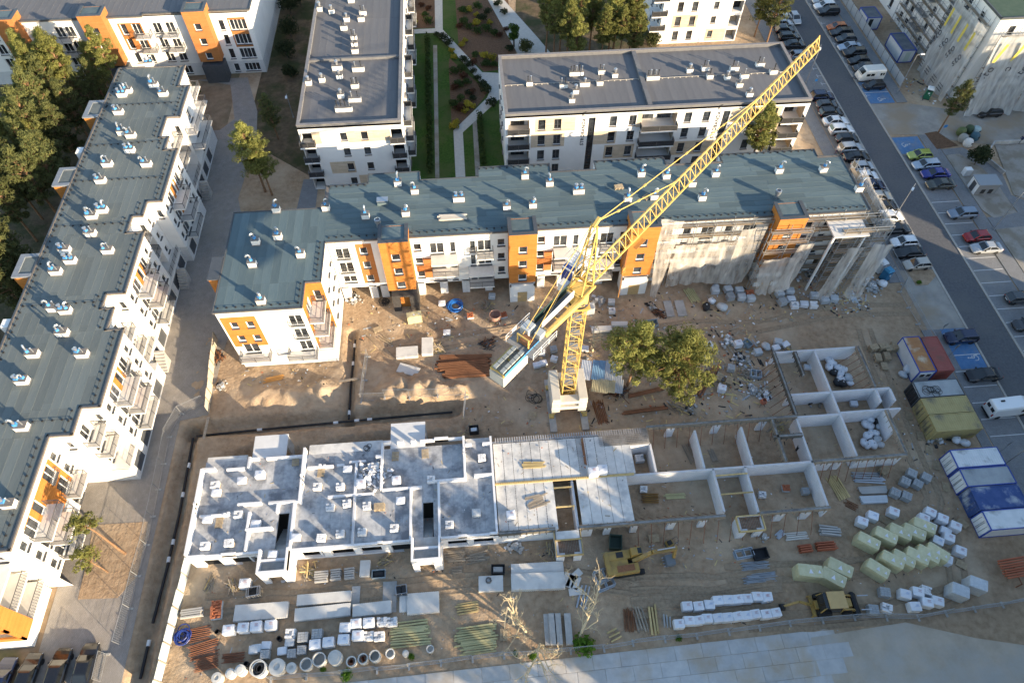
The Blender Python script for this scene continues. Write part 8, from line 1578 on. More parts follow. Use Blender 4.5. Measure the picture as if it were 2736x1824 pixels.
bh = [('chassis', MB().box(-1.6, -.45, .6, 2.3, .45, 1.15).hexa([(.9, -.5, 1.15), (2.4, -.5, 1.15), (2.4, .5, 1.15), (.9, .5, 1.15), (.9, -.5, 1.75), (2.35, -.42, 1.45), (2.35, .42, 1.45), (.9, .5, 1.75)]).mesh('chassis', MY), []), ('cab', MB().frustum(-1.3, -.95, 1.0, .95, 1.1, 2.7, .14).mesh('cab', CGLASS), [('cab_roof', MB().box(-.75, -.9, 2.72, 1.2, .9, 2.84).mesh('cab_roof', mat('tan roof', (.52, .36, .16), (.45, .31, .14), scale=1, rough=.7))), ('pillar', MB().beam((-1.3, -.95, 1.1), (-1.1, -.8, 2.7), .1).beam((1, -.95, 1.1), (.86, -.8, 2.7), .1).beam((-1.3, .95, 1.1), (-1.1, .8, 2.7), .1).beam((1, .95, 1.1), (.86, .8, 2.7), .1).mesh('pillar', MY))]), ('wheel', bg_[0], [('rim', bg_[1])], (-.7, -.95, .8)), ('wheel', bg_[0], [('rim', bg_[1])], (-.7, .95, .8)), ('wheel', sm_[0], [('rim', sm_[1])], (1.9, -.85, .55)), ('wheel', sm_[0], [('rim', sm_[1])], (1.9, .85, .55)),
    ('loader_arm', arm([(.9, -.75, 1.5), (2.3, -.75, 1.4), (2.9, -.75, .6)], .16, .25).mesh('loader_arm', MY), []), ('loader_arm', arm([(.9, .75, 1.5), (2.3, .75, 1.4), (2.9, .75, .6)], .16, .25).mesh('loader_arm', MY), []), ('loader_bucket', MB().hexa([(2.8, -1.2, .15), (3.7, -1.2, .1), (3.7, 1.2, .1), (2.8, 1.2, .15), (2.7, -1.2, 1.0), (3.0, -1.2, 1.1), (3.0, 1.2, 1.1), (2.7, 1.2, 1.0)]).mesh('loader_bucket', BLACKM), [('fork', MB().box(3.4, -.8, 1.0, 4.6, -.7, 1.08).box(3.4, .7, 1.0, 4.6, .8, 1.08).mesh('fork', ZINC))]), ('digger_frame', MB().box(-1.9, -1.1, .4, -1.6, 1.1, .75).beam((-1.75, -1.0, .7), (-1.9, -1.1, .05), .15).beam((-1.75, 1.0, .7), (-1.9, 1.1, .05), .15).mesh('digger_frame', MY), []), ('digger_arm', arm([(-1.8, 0, .8), (-3.6, .2, 1.9), (-4.9, .1, .7)], .22, .3).mesh('digger_arm', MY), []), ('digger_bucket', MB().frustum(-5.3, -.25, -4.7, .45, .1, .7, .1).mesh('digger_bucket', BLACKM), [])]
plant(bh, 'backhoe_loader', 'tan-roofed backhoe loader with black front bucket by the fence', 'backhoe loader', (p.x, p.y, 0), R(-2))
p = Q(43, 1440, 325); plant([('body', MB().box(-.5, -.35, .15, .3, .35, .7).mesh('body', MY), []), ('engine', MB().box(-.4, -.25, .7, .1, .25, .95).mesh('engine', BLACKM), []), ('handle', MB().tube([(.3, -.3, .5), (.9, -.3, 1.0), (.9, .3, 1.0), (.3, .3, .5)], .03, 5).mesh('handle', STEEL), []), ('plate', MB().box(-.6, -.4, .02, .4, .4, .14).mesh('plate', STEEL), [])], 'plate_compactor', 'small yellow plate compactor above the excavator boom', 'compactor', (p.x, p.y, 0), R(20))
p = Q(22, 2160, 1370); plant([('drum', MB().lathe([(.45, .5), (.85, 1.0), (.85, 1.75), (.8, 1.75), (.8, 1.05), (.4, .6)], 18).mesh('drum', mat('pinkish steel', (.40, .22, .16), (.46, .30, .24), scale=2, rough=.6)), []), ('frame', MB().tube([(.8 * math.cos(i * math.pi / 6), .8 * math.sin(i * math.pi / 6), .04) for i in range(13)], .04, 5).beam((.8, 0, 0), (.7, 0, 1), .05).beam((-.8, 0, 0), (-.7, 0, 1), .05).beam((0, .8, 0), (0, .7, 1), .05).beam((0, -.8, 0), (0, -.7, 1), .05).beam((-.8, 0, .04), (.8, 0, .04), .05).beam((0, -.8, .04), (0, .8, .04), .05).mesh('frame', RUST), [])], 'concrete_hopper', 'round concrete hopper on a wire stand left of the crane', 'concrete hopper', (p.x, p.y, 0))
p = Q(33, 2265, 610); plant([('drum', MB().lathe([(.2, 0), (.42, .25), (.42, .5), (.26, .85), (.22, .85), (.36, .5)], 14, (0, 0, .5)).mesh('drum', mat('orange drum', (.45, .16, .10), (.38, .13, .08), scale=3, rough=.6)), []), ('stand', MB().beam((-.4, -.3, 0), (0, 0, .6), .06).beam((.4, -.3, 0), (0, 0, .6), .06).beam((0, .5, 0), (0, 0, .6), .06).mesh('stand', STEEL), [])], 'concrete_mixer', 'orange concrete mixer beside the roofless wing', 'mixer', (p.x, p.y, 0))
def tub(label, rc, x, y, l_, w_, h, m, r_=0, fill=None):
    p = Q(rc, x, y); k = MB(); a, b = l_ / 2, w_ / 2; k.box(-a, -b, .03, a, b, .08).box(-a, -b, .08, -a + .05, b, h).box(a - .05, -b, .08, a, b, h).box(-a + .05, -b, .08, a - .05, -b + .05, h).box(-a + .05, b - .05, .08, a - .05, b, h)
    tr = [('shell', k.mesh('shell', m), []), ('rim', MB().box(-a - .04, -b - .04, h, a + .04, -b + .03, h + .05).box(-a - .04, b - .03, h, a + .04, b + .04, h + .05).box(-a - .04, -b + .03, h, -a + .03, b - .03, h + .05).box(a - .03, -b + .03, h, a + .04, b - .03, h + .05).mesh('rim', m), [])]
    if fill: tr.append(('contents', MB().frustum(-a + .06, -b + .06, a - .06, b - .06, .1, h * .8, .15).mesh('contents', fill), []))
    plant(tr, 'steel_tub', label, 'tub', (p.x, p.y, 0), R(r_))
TUBG = mat('blue grey tub', (.20, .26, .30), (.26, .31, .35), scale=2, rough=.6)
for a in (('blue grey steel tub behind the site pines', 23, 1260, 1410, 2.2, 1.1, .7, TUBG, 4), ('dark green tub behind the excavator', 43, 950, 320, 1.6, 1.4, .9, mat('dark green tub', (.06, .09, .07), rough=.6), 80), ('dark tub beside the metal frames', 43, 2245, 420, 1.7, 1.2, .6, BLACKM, 5), ('grey tub beside the right-hand white pallets', 33, 2135, 70, 1.2, .9, .5, TUBG, -60), ('black tub of planks on the laid planks', 33, 480, 1160, 1.2, .9, .5, BLACKM, 80), ('black generator box behind the floor slab', 32, 1970, 850, 1.2, .9, .9, BLACKM, 2, WPAINT), ('dark crate in the sand above the square slab stack', 42, 2185, 560, 1.5, 1.0, .7, BLACKM, -5, CONC), ('black-lined crate before the piers', 42, 1120, 600, 1.5, .9, .6, TUBG, 0, BLACKM), ('black box inside the north-east room corner', 34, 340, 1000, 1.2, 1.0, .9, BLACKM, 60)): tub(*a)
CAGE = MB()
for z in (.12, .5, .95):
    for a, b in (((-.5, -.4), (.5, -.4)), ((.5, -.4), (.5, .4)), ((.5, .4), (-.5, .4)), ((-.5, .4), (-.5, -.4))): CAGE.beam((*a, z), (*b, z), .04)
for x, y in ((-.5, -.4), (.5, -.4), (.5, .4), (-.5, .4), (0, -.4), (0, .4)): CAGE.beam((x, y, 0), (x, y, .95), .05)
CAGE = CAGE.mesh('cage', ZINC); CIN = MB().box(-.44, -.34, .14, -.03, .34, .8).box(.03, -.34, .14, .44, .34, .8).mesh('contents', BLACKM)
for i, (rc, x, y, lb) in enumerate(((41, 2285, 770, 'wire crate of black tubes above the left precast slab'), (42, 20, 765, 'wire crate of black tubes left of the twin slabs'), (42, 1325, 750, 'wire crate of black tubes above the stepped slab stack'))): p = Q(rc, x, y); plant([('pallet', PALM, []), ('cage', CAGE, []), ('contents', CIN, [])], 'wire_crate', lb, 'crate', (p.x, p.y, 0), R(5), 'wire crates in the yard', 1.2)
# metal frames lying by the excavator, corrugated shelter, bags
for rc, x, y, l_, w_, r_, lb in ((43, 845, 610, 2.3, 1.3, 15, 'green and grey window frames stacked left of the excavator'), (43, 865, 700, 2.0, .9, 18, 'grey mesh frames below the window frames'), (43, 2095, 420, 2.2, 1.0, 6, 'white window frames stacked right of the tracks'), (33, 2200, 345, 1.5, 1.2, -15, 'white metal frame among the pallets by the pines')):
    p = Q(rc, x, y); t = thing('metal_frames', lb, 'frames', (p.x, p.y, 0), R(r_)); del t['_o']
    for q in range(4): z = .05 + q * .1; put('frame', MB().box(-l_ / 2, -w_ / 2, z, l_ / 2, -w_ / 2 + .1, z + .08).box(-l_ / 2, w_ / 2 - .1, z, l_ / 2, w_ / 2, z + .08).box(-l_ / 2, -w_ / 2 + .1, z, -l_ / 2 + .1, w_ / 2 - .1, z + .08).box(l_ / 2 - .1, -w_ / 2 + .1, z, l_ / 2, w_ / 2 - .1, z + .08).box(-.04, -w_ / 2 + .1, z, .04, w_ / 2 - .1, z + .06).mesh('frame', ZINC if q != 2 else TUBG), t, (q * .06, q * .05, 0))
sh = thing('sheet_metal_shelter', 'low shelter roofed with blue and grey corrugated sheets by the crane', 'shelter', (15.6, 47.6, 0), R(-14)); del sh['_o']
def corr(w_, l_, m): k = MB(); n = int(w_ / .11); [k.poly([(i * .11, 0, .05 * (i % 2)), ((i + 1) * .11, 0, .05 * ((i + 1) % 2)), ((i + 1) * .11, l_, .05 * ((i + 1) % 2)), (i * .11, l_, .05 * (i % 2))]) for i in range(n)]; return k.mesh('corrugated_sheet', m)
CS = [mat('pale sheet', (.52, .56, .62), (.46, .5, .56), scale=1, rough=.4, metal=.3), mat('blue sheet', (.13, .25, .40), (.17, .30, .46), scale=1, rough=.4), mat('grey zinc sheet', (.33, .36, .39), (.42, .44, .46), scale=2, rough=.35, metal=.5), mat('dull yellow sheet', (.40, .36, .24), (.34, .31, .2), scale=1, rough=.5)]
for x, y, w_, l_, m, z in ((-2.6, -.6, 1.5, 3.0, 0, 1.9), (-1.1, -.4, .95, 3.0, 1, 1.95), (-.2, -.3, .95, 3.0, 1, 1.93), (.7, -.2, 1.1, 3.0, 2, 1.98), (1.7, -.1, 1.4, 3.0, 2, 1.95), (-.9, -2.2, 1.1, 2.1, 3, 1.75), (.2, -2.2, 1.1, 2.1, 3, 1.78), (1.2, -2.0, 1.1, 2.1, 3, 1.75), (2.2, -1.9, 1.1, 2.1, 2, 1.77)): put('corrugated_sheet', corr(w_, l_, CS[m]), sh, (x, y, z), (R(5), 0, 0))
k = MB()
for x in (-1.0, 3.0):
    for y in (-1.8, 2.4): k.beam((x, y, 0), (x, y, 1.8), .12)
put('post', k.mesh('post', TIMO), sh)
def blob(seed, m, nm='sack'):
    random.seed(seed); bm = bmesh.new(); bmesh.ops.create_icosphere(bm, subdivisions=2, radius=.5)
    for v in bm.verts: n = 1 + .55 * noise2(v.co.x * 3 + seed, v.co.y * 3 + v.co.z * 2, seed); v.co = Vector((v.co.x * n * 1.1, v.co.y * n * .85, max(-.3, v.co.z * n * .7) + .3))
    me = bpy.data.meshes.new(nm); bm.to_mesh(me); bm.free(); me.materials.append(m); me.polygons.foreach_set('use_smooth', [True] * len(me.polygons)); return me
TIE = MB().lathe([(.03, 0), (.09, .06), (.02, .14)], 7).mesh('tie', FOILG); SB = [blob(1, FOIL), blob(2, FOIL), blob(3, FOILG), blob(4, BLACKM)]
def sacks(lst, label, group, z=0, sc_=1):
    for i, (rc, x, y, k) in enumerate(lst): p = Q(rc, x, y, z + .3); plant([('sack', SB[k], []), ('tie', TIE, [], (0, 0, .62))], 'rubbish_sack', '%s %s sack from the top %s' % (ORD[i], ('white', 'white', 'grey', 'black')[k], label), 'sack', (p.x, p.y, z + .02 + (i % 3) * .04), i * 1.3, group, sc_ * (1 + .12 * (i % 3)))
sacks([(34, 565, 155, 3), (34, 585, 185, 0), (34, 605, 225, 1), (34, 640, 245, 0), (34, 600, 275, 1), (34, 685, 285, 0), (34, 735, 290, 1), (34, 645, 325, 3), (34, 695, 335, 0), (34, 735, 350, 3), (34, 705, 380, 1), (34, 770, 375, 2), (34, 785, 415, 0), (34, 670, 410, 3), (34, 715, 425, 3)], 'in the pile along the north room wall', 'sacks in the north room', sc_=1.1)
sacks([(34, 1000, 715, 2), (34, 1030, 755, 3), (34, 960, 740, 0), (34, 1050, 800, 2), (34, 925, 785, 1), (34, 965, 805, 0), (34, 980, 855, 1), (34, 1010, 860, 0), (34, 940, 890, 1), (34, 975, 925, 3), (34, 1030, 920, 2), (34, 910, 950, 0), (34, 1060, 965, 2), (34, 940, 975, 0), (34, 990, 970, 1)], 'in the pile of the south-east room', 'sacks in the south-east room', sc_=1.05)
sacks([(23, 1820, 1190, 0), (23, 1765, 1245, 3), (23, 1910, 1250, 2), (23, 1850, 1065, 2), (33, 2300, 90, 2), (24, 1080, 1040, 0), (34, 1740, 920, 1), (34, 1810, 950, 0), (34, 1300, 290, 2), (34, 1260, 340, 2)], 'of the loose ones about the yard', 'loose sacks about the yard', sc_=1.25)
k = MB(); random.seed(6); p = Q(32, 1050, 1260, SL)
for q in range(22): leaves(k, Vector((p.x + random.gauss(0, .8), p.y + random.gauss(0, .9), SL + .35)), .45, 9, .35, .7, .6)
tag(k.build('plastic_foil_heap', FOIL), 'heap of crumpled clear foil on the middle of the floor slab', 'plastic foil')
# ================================================================ TRENCH PIPES, HOARDINGS, FENCES
def pipe(label, pts, cps, r_=.14):
    t = thing('black_pipe', label, 'pipe', (*pts[0], 0)); P_ = [(x, y, ground_z(x, y) * .0 - 1.02) for x, y in pts]; MB().tube(P_, r_, 10).build('pipe_run', BLACKM, t)
    for x, y, a in cps: d = Vector((math.cos(R(a)), math.sin(R(a)), 0)) * .32; c = Vector((x, y, -1.02)); MB().tube([c - d, c + d], r_ * 1.35, 10).build('coupling', WPAINT, t)
pipe('long black pipe along the cross trench', [(-38.2, 44.7), (-30, 45.0), (-18.3, 45.3), (-4.4, 45.6)], [(-30, 45, 2), (-20, 45.25, 2), (-17.2, 45.35, 1), (-15.5, 45.4, 1)]); pipe('black pipe running to the low block wing', [(-18.3, 45.6), (-18.3, 52), (-18.1, 58.6)], [(-18.3, 46.6, 90), (-18.2, 54.5, 90), (-18.15, 57.6, 90)]); pipe('black pipe down the long side trench', [(-38.6, 44.4), (-38.35, 34), (-38.5, 27), (-38.8, 21.3)], [(-38.4, 40.5, 90), (-38.4, 36.5, 90), (-38.4, 30.5, 90), (-38.5, 28.4, 92)], .16); pipe('short black pipe with white end at the trench bottom', [(-38.8, 19.4), (-38.9, 15.6)], [(-38.8, 19.2, 90)], .16)
for a, b, lb in (((-36.6, 46.8), (-36.7, 43.6), 'long plank bridging the trench corner'), ((-20.4, 50.9), (-17, 51.3), 'plank laid across the wing trench')): tag(MB().beam((*a, .12), (*b, .1), .35, .07).build('plank', TIMO), lb, 'plank')
def hoarding(label, a, b, h, m, step, lean=.0):
    a, b = Vector((*a, 0)), Vector((*b, 0)); d = (b - a); n = max(1, round(d.length / step)); u = d.normalized(); w_ = d.length / n; t = thing('hoarding', label, 'hoarding', a, math.atan2(d.y, d.x)); del t['_o']; me = MB()
    for i in range(int(w_ / .2)): me.box(i * .2, -.02, .05, i * .2 + .11, .02, h).box(i * .2 + .11, -.0, .05, i * .2 + .2, .012, h)
    me = me.mesh('sheet', m); pm_ = MB().box(-.05, .03, 0, .05, .13, h + .15).mesh('post', TIMO)
    for i in range(n): put('sheet', me, t, (i * w_, random.uniform(-.03, .03), random.uniform(-.05, .05)), (R(random.uniform(-2, 2) + lean), 0, 0)); put('post', pm_, t, (i * w_, 0, 0))
hoarding('corrugated pale blue sheet hoarding along the trench', (-35.3, 27.6), (-36.2, 13), 2.0, mat('pale blue hoarding', (.42, .50, .55), (.52, .56, .56), scale=.7, rough=.5, rnd=.15), 1.8); hoarding('pale board hoarding between the alley and the low block wing', (-37.6, 59.5), (-36.6, 47.2), 1.9, mat('pale ply', (.56, .50, .40), (.48, .43, .35), scale=1, rough=.8, rnd=.12), 1.6)
FPAN = MB().tube([(0, 0, .1), (0, 0, 2.0)], .025, 5).tube([(3.4, 0, .1), (3.4, 0, 2.0)], .025, 5).beam((0, 0, 2.0), (3.4, 0, 2.0), .04).beam((0, 0, .15), (3.4, 0, .15), .04)
for i in range(16): FPAN.beam((.2 * i + .2, 0, .15), (.2 * i + .2, 0, 2.0), .011)
for i in range(6): FPAN.beam((0, 0, .4 + i * .27), (3.4, 0, .4 + i * .27), .011)
FPAN = FPAN.mesh('panel', TUBE); FOOT = MB().box(-.11, -.36, 0, .11, .36, .14).mesh('foot', CONC)
def mesh_fence(label, pts):
    t = thing('mesh_fence', label, 'mesh fence', (0, 0, 0)); 
    for a, b in zip(pts, pts[1:]):
        d = b - a; n = max(1, round(d.length / 3.45)); h = math.atan2(d.y, d.x)
        for i in range(n): c = a.lerp(b, i / n); z = ground_z(c.x, c.y) if -40 < c.x < 60 else 0; put('panel', FPAN, t, (c.x, c.y, max(z, -.2)), h + R(random.uniform(-2, 2)), (d.length / n / 3.45, 1, 1)); put('foot', FOOT, t, (c.x, c.y, max(z, -.2)), h)
mesh_fence('wire mesh fence along the bottom road', [Q(*a) for a in ((42, 150, 1540), (42, 1100, 1455), (42, 2240, 1325), (43, 850, 1262), (43, 1110, 1210), (43, 1970, 1115), (44, 250, 1035), (44, 830, 985), (44, 1400, 985), (44, 2400, 830))]); mesh_fence('wire mesh fence along the alley side of the trench', [Q(*a) for a in ((31, 1840, 590), (31, 1630, 690), (31, 1520, 900), (31, 1470, 1140), (41, 1320, 330), (41, 1240, 610), (41, 1170, 900), (41, 1070, 1230))]); mesh_fence('wire mesh fence round the sand mounds', [Q(*a) for a in ((32, 1020, 180), (32, 990, 390), (32, 960, 580), (32, 1400, 575), (32, 1900, 555), (32, 1880, 760))]); mesh_fence('green mesh gate at the site entrance', [Vector((64.3, 68.2, 0)), Vector((64.4, 61.4, 0)), Vector((63.4, 60.2, 0)), Vector((63.6, 54.1, 0)), Vector((63.9, 50.6, 0))]); mesh_fence('wire mesh fence beside the dark car at the bottom of the alley', [Q(*a) for a in ((41, 960, 1310), (41, 900, 1560))])
# ================================================================ DEAD TREES, BUSHES, GARDEN
DEAD = mat('bare pale wood', (.60, .50, .33), (.46, .38, .25), scale=3, rough=.95)
def dead(label, rc, x, y, h, lean, seed):
    random.seed(seed); k = MB(); p = Q(rc, x, y)
    def grow(a, d, l_, r_, lv):
        n = 3; pts = [a]
        for i in range(n): d = (d + Vector((random.gauss(0, .16), random.gauss(0, .16), .05))).normalized(); pts.append(pts[-1] + d * l_ / n)
        k.tube(pts, [r_ * (1 - .5 * i / n) for i in range(n + 1)], 5, 0, False)
        if lv < 4:
            for q in range(3 if lv else 7): c = pts[random.randint(1, n)]; grow(c, (d + Vector((random.gauss(0, .75), random.gauss(0, .75), random.uniform(-.2, .4)))).normalized(), l_ * random.uniform(.4, .62), r_ * .52, lv + 1)
    grow(Vector((0, 0, 0)), Vector(lean).normalized(), h, .19, 0); t = thing('dead_tree', label, 'dead tree', (p.x, p.y, 0)); del t['_o']; put('branches', k.mesh('branches', DEAD), t)
dead('left dead tree leaning over the sand', 43, 150, 1110, 5.2, (-.35, .1, 1), 3); dead('middle dead tree beside the concrete troughs', 43, 305, 1235, 5.0, (-.1, .1, 1), 5); dead('right dead tree rising from the green bush', 43, 620, 1195, 5.4, (.25, .15, 1), 8); dead('small leafless tree behind the crane mast', 33, 750, 130, 2.6, (.1, .1, 1), 11)
BR = leaf_mat('spring green leaves', (.07, .15, .015), (.14, .25, .03)); YB = leaf_mat('yellow shrub leaves', (.30, .24, .03), (.42, .36, .05)); RB = leaf_mat('red brown shrub leaves', (.07, .03, .018), (.13, .06, .03))
def shrub(m, r_, h, seed, n=200): return [(a, b, c) for a, b, c in bushy(seed, r_, h, n, m, .13, flat=.7)][1:]
SH = {'yellow': shrub(YB, .7, .9, 80), 'green': shrub(BROAD, .9, 1.0, 81), 'dark green': shrub(MATS['dark shrub leaves'], .9, 1.1, 82), 'red brown': shrub(RB, .8, .9, 83), 'bright green': shrub(BR, .9, 1.1, 84, 320)}
for i, (rc, x, y, s_) in enumerate(((43, 665, 1235, 1.5), (43, 215, 1325, .6), (42, 830, 1500, .8), (42, 1410, 1335, .45), (42, 620, 1450, .4), (43, 1520, 1165, .5), (43, 60, 1300, .4), (24, 1400, 1030, .5))): p = Q(rc, x, y); plant(SH['bright green'], 'bush', '%s bright green bush from a count along the site edge' % ORD[i] if i else 'largest bright green bush under the right dead tree', 'bush', (p.x, p.y, 0), i, 'bushes at the site edge', s_)
GL = {'yellow': [(1920, 110), (1990, 150), (1430, 225), (1890, 380), (1860, 420), (1770, 470), (1790, 530), (2060, 520), (2130, 540), (1910, 960), (1960, 970), (1890, 1010), (1810, 1110), (1790, 1150), (2110, 220), (1990, 230)], 'green': [(1870, 120), (2000, 80), (1880, 220), (1920, 260), (2000, 300), (2080, 280), (2150, 320), (1980, 510), (2080, 600), (2150, 600), (1860, 640), (1790, 660), (1900, 760), (1830, 780), (1850, 900), (1790, 960), (1530, 150), (1560, 210)], 'dark green': [(2090, 130), (2180, 60), (2240, 130), (2040, 190), (1640, 330), (1690, 360), (1740, 410), (1880, 560), (1920, 600), (1960, 660), (2000, 720), (2050, 780), (2080, 830), (1920, 850), (1960, 900), (2130, 950), (2290, 460)], 'red brown': [(1500, 60), (1560, 90), (1840, 250), (2200, 330), (1960, 580), (1880, 700), (1800, 800), (1850, 990), (1950, 840), (2260, 280)]}
random.seed(17)
for c, l_ in GL.items():
    for i, (x, y) in enumerate(l_): p = Q(12, x, y); plant(SH[c], 'shrub', '%s %s garden shrub counting down the court' % (ORD[i], c), 'shrub', (p.x, p.y, .03), random.uniform(0, 6), '%s garden shrubs' % c, random.uniform(.9, 1.5))
def hedge(label, x0, y0, x1, y1, h, w_):
    k = MB(); random.seed(int(y0)); n = int((y1 - y0) * 60)
    for _ in range(n): t = random.random(); leaves(k, Vector((x0 + (x1 - x0) * t + random.uniform(-w_, w_) * .5, y0 + (y1 - y0) * t, random.uniform(.1, h))), .22, 1, .2, 1, .6)
    MB_ = thing('hedge', label, 'hedge', (x0, y0, 0)); k.build('foliage', BROAD, MB_)
hedge('long clipped hedge beside the end-on block gardens', -6.7, 92, -6.8, 134, 1.3, .9); hedge('short hedge beside the lettered block', 2.5, 93.5, 2.6, 107.5, 1.2, .8)
# patches of loose rubbish and offcuts nobody would count
DM = [TIMO, SIL, GREYB, FOIL, BLACKM, BRICKR, TIMB]
def scatter(label, areas, seed, z=None):
    random.seed(seed); k = MB()
    for x0, y0, x1, y1, n, s_ in areas:
        for _ in range(n):
            x, y = random.uniform(x0, x1), random.uniform(y0, y1); lg = random.random() < .35; q = random.uniform(.4, 1) * s_
            k.obox((x, y, (ground_z(x, y) if z is None else z) - .02), (q * (3.2 if lg else 1), q * .5, q * (.2 if lg else .4)), random.uniform(0, 6.3), random.choice((0, 0, 0, 2, 4, 6, 6) if lg else (0, 1, 2, 2, 4, 5, 6)), (random.uniform(-.15, .15), random.uniform(-.15, .15)))
    o_ = k.build('debris', DM, kind='stuff'); o_['label'] = label
scatter('scattered offcuts and rubbish over the building yard', [(-19, 55, 5, 64, 150, .36), (4, 50, 26, 62, 220, .4), (26, 56, 58, 63, 300, .4), (52, 57, 58, 61, 140, .4), (12, 40, 38, 50, 240, .38), (28, 44, 40, 56, 260, .5), (-4, 40, 9, 48, 60, .3), (-33, 50, -21, 54, 50, .3), (-33, 23, 8, 26.5, 150, .22), (0, 22, 32, 26, 90, .28), (-34, 15, 10, 22, 120, .2), (53, 24, 57, 50, 120, .28), (40, 33.5, 51, 48.5, 70, .22), (17, 28, 39, 38, 90, .22), (10, 14, 50, 20, 70, .2), (85, 104, 92, 112, 70, .5)], 5); scatter('block chips and offcuts over the floor slabs', [(-34, 27.3, 0, 38.2, 150, .16), (1, 27.3, 16, 38, 50, .2)], 6, 3.12)
HM = {'timber': [TIMO, TIMB, TIMO], 'rusty scrap': [RUST, RUST, BLACKM], 'rubble': [SIL, GREYB, CONC, CONC], 'mixed rubbish': [TIMO, TIMO, FOIL, BLACKM, GREYB, CONC], 'cable': [BLACKM, STEEL, RUST]}
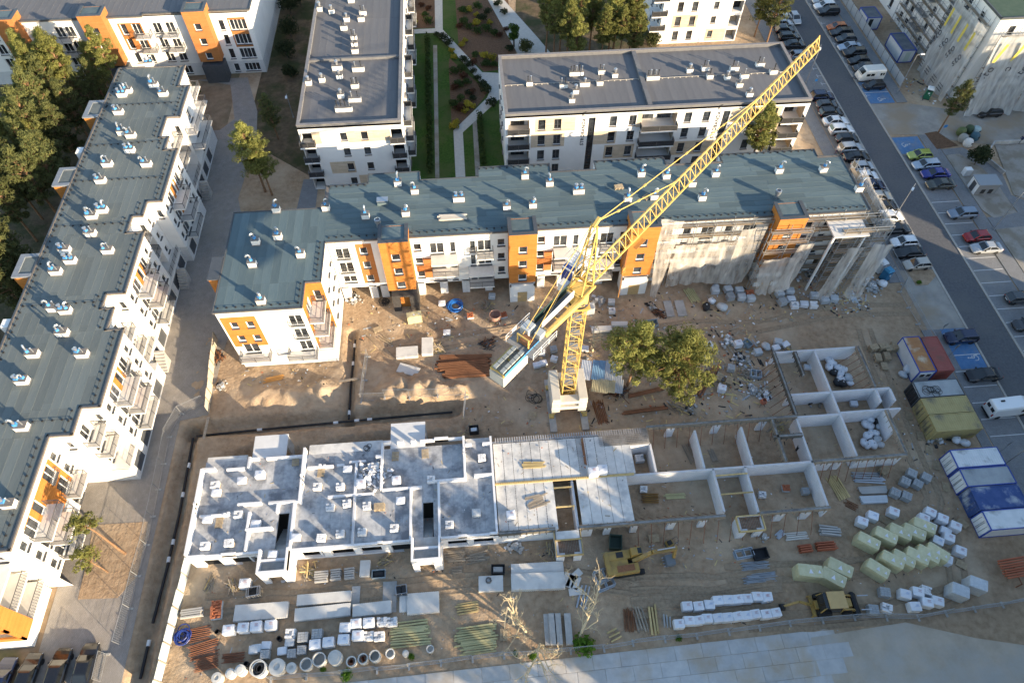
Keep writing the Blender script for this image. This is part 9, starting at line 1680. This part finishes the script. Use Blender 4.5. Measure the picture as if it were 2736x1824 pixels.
for i, (kd, rc, x, y, r_, n, lb) in enumerate((('rusty scrap', 33, 960, 500, 1.3, 60, 'under the site pine nearer the crane'), ('cable', 33, 1010, 490, .9, 40, 'beside the rusty scrap under the pine'), ('timber', 33, 1500, 640, .9, 50, 'by the long brown beam'), ('mixed rubbish', 33, 1620, 640, .7, 40, 'right of the stick pile by the brown beam'), ('mixed rubbish', 33, 2070, 190, 1.4, 110, 'between the pines and the roofless wing'), ('rubble', 33, 1950, 40, 1.2, 50, 'beside the white pallet near the dark stain'), ('timber', 33, 2110, 330, 1.0, 50, 'below the rubbish heap by the wing'), ('mixed rubbish', 33, 2300, 520, 1.2, 70, 'against the wing formwork'), ('rubble', 33, 2190, 480, 1.2, 60, 'left of the orange mixer'), ('timber', 32, 1650, 110, .9, 60, 'above the long rusty beams'), ('cable', 32, 2100, 60, 1.2, 60, 'at the end of the long rusty beams'), ('rubble', 24, 980, 1060, 1.8, 130, 'in white before the east corner scaffold'), ('mixed rubbish', 24, 450, 960, 2.0, 110, 'under the east corner scaffold'), ('mixed rubbish', 22, 900, 1170, 1.3, 80, 'under the carport beside the wing'), ('timber', 22, 2090, 1240, .9, 50, 'before the second orange tower'), ('rusty scrap', 23, 1340, 1300, .9, 50, 'before the pair of cracked slabs'), ('mixed rubbish', 23, 1270, 1240, .8, 40, 'left of the cracked slabs'), ('rubble', 23, 820, 1190, 1.2, 60, 'behind the crane mast'), ('timber', 42, 480, 560, .9, 50, 'in grey sticks before the first stair bay'), ('timber', 42, 1180, 470, .8, 40, 'before the last pier'), ('timber', 41, 1875, 680, .6, 30, 'left of the lone wrapped pallet'), ('timber', 41, 2090, 700, .7, 36, 'touching the lone wrapped pallet'), ('rubble', 43, 60, 350, 1.2, 70, 'in dark lumps before the planked bays'), ('timber', 43, 380, 370, 1.1, 40, 'leaning at the front formwork bay'), ('rusty scrap', 31, 1960, 180, 1.1, 60, 'behind the pale board hoarding'), ('mixed rubbish', 31, 1985, 440, 1.0, 60, 'by the pale board hoarding end'), ('mixed rubbish', 34, 1560, 930, 1.5, 60, 'below the yellow containers'), ('timber', 34, 230, 130, 1.0, 50, 'inside the wing corner room'), ('mixed rubbish', 34, 450, 560, 1.3, 40, 'inside the blue hose room'), ('timber', 34, 140, 800, 1.2, 50, 'inside the room by the ring beam'), ('rubble', 43, 2280, 260, .6, 20, 'in white beside the second formwork bay'))):
    p = Q(rc, x, y); t = thing('heap', '%s heap %s' % (kd, lb), 'heap', (p.x, p.y, ground_z(p.x, p.y))); k = MB(); random.seed(200 + i); ms = HM[kd]; lg = kd in ('timber', 'rusty scrap', 'cable')
    for _ in range(n):
        d_ = min(1.4, abs(random.gauss(0, .5))) * r_; a = random.uniform(0, 6.3); q = random.uniform(.12, .4)
        k.obox((p.x + d_ * math.cos(a), p.y + d_ * math.sin(a), ground_z(p.x, p.y) + max(0, .5 * (1 - d_ / r_)) * random.random()), (q * (4.5 if lg else 1.4), q * (.3 if lg else .9), q * (.25 if lg else .6)), random.uniform(0, 6.3) if not lg else random.gauss(i, .5), random.randrange(len(ms)), (random.gauss(0, .15), random.gauss(0, .15)))
    k.build('pieces', ms, t, kind='stuff')
RUTM = mat('rut soil', (.27, .20, .135), (.36, .275, .19), scale=3, rough=.95, bump=.06, bscale=5, coord='World', spec=.1)
for pts in ([(63, 57), (52, 57.5), (40, 55.5), (30, 56.5), (20, 55), (14, 54)], [(55.5, 54), (54.6, 40), (54.4, 28), (50, 21.5), (40, 20.5), (26, 21.2)], [(54.5, 24), (52.5, 17), (44, 15.6), (34, 15.4), (27, 16)], [(-33, 22.6), (-20, 22.3), (-6, 22.6), (8, 22.2), (16, 20.5)], [(15, 19.5), (24, 18.8), (32, 19.4)], [(15, 18.4), (24, 17.9), (33, 18.2)], [(16, 20.8), (25, 20.2), (33, 20.6)], [(-16, 60), (-12, 55), (0, 57), (8, 58)]):
    for off in (-.85, .85):
        k = MB(); n = 0; sp = []
        for (x0, y0), (x1, y1) in zip(pts, pts[1:]):
            m_ = int(math.hypot(x1 - x0, y1 - y0) / .5); sp += [(x0 + (x1 - x0) * j / m_, y0 + (y1 - y0) * j / m_) for j in range(m_)]
        for j in range(len(sp)):
            a, b = Vector(sp[max(0, j - 2)]), Vector(sp[min(len(sp) - 1, j + 2)]); u = (b - a).normalized(); nn = Vector((-u.y, u.x))
            for q, (w_, dz) in enumerate(((-.42, -.06), (-.3, .075), (-.17, .02), (.17, .02), (.3, .075), (.42, -.06))):
                x, y = sp[j][0] + nn.x * (off + w_) + .12 * noise2(j * .2, off, 3), sp[j][1] + nn.y * (off + w_) + .25 * noise2(j * .15, off, 4); k.v.append((x, y, ground_z(x, y) + dz + .03 + .04 * noise2(x * 3, y * 3, 8)))
        for j in range(len(sp) - 1):
            for q in range(5): k.f.append((j * 6 + q, j * 6 + q + 1, j * 6 + q + 7, j * 6 + q + 6)); k.m.append(0)
        struct('wheel_rut', k, RUTM, smooth=True)
for o_ in list(bpy.data.objects):
    if '_o' in o_: del o_['_o']
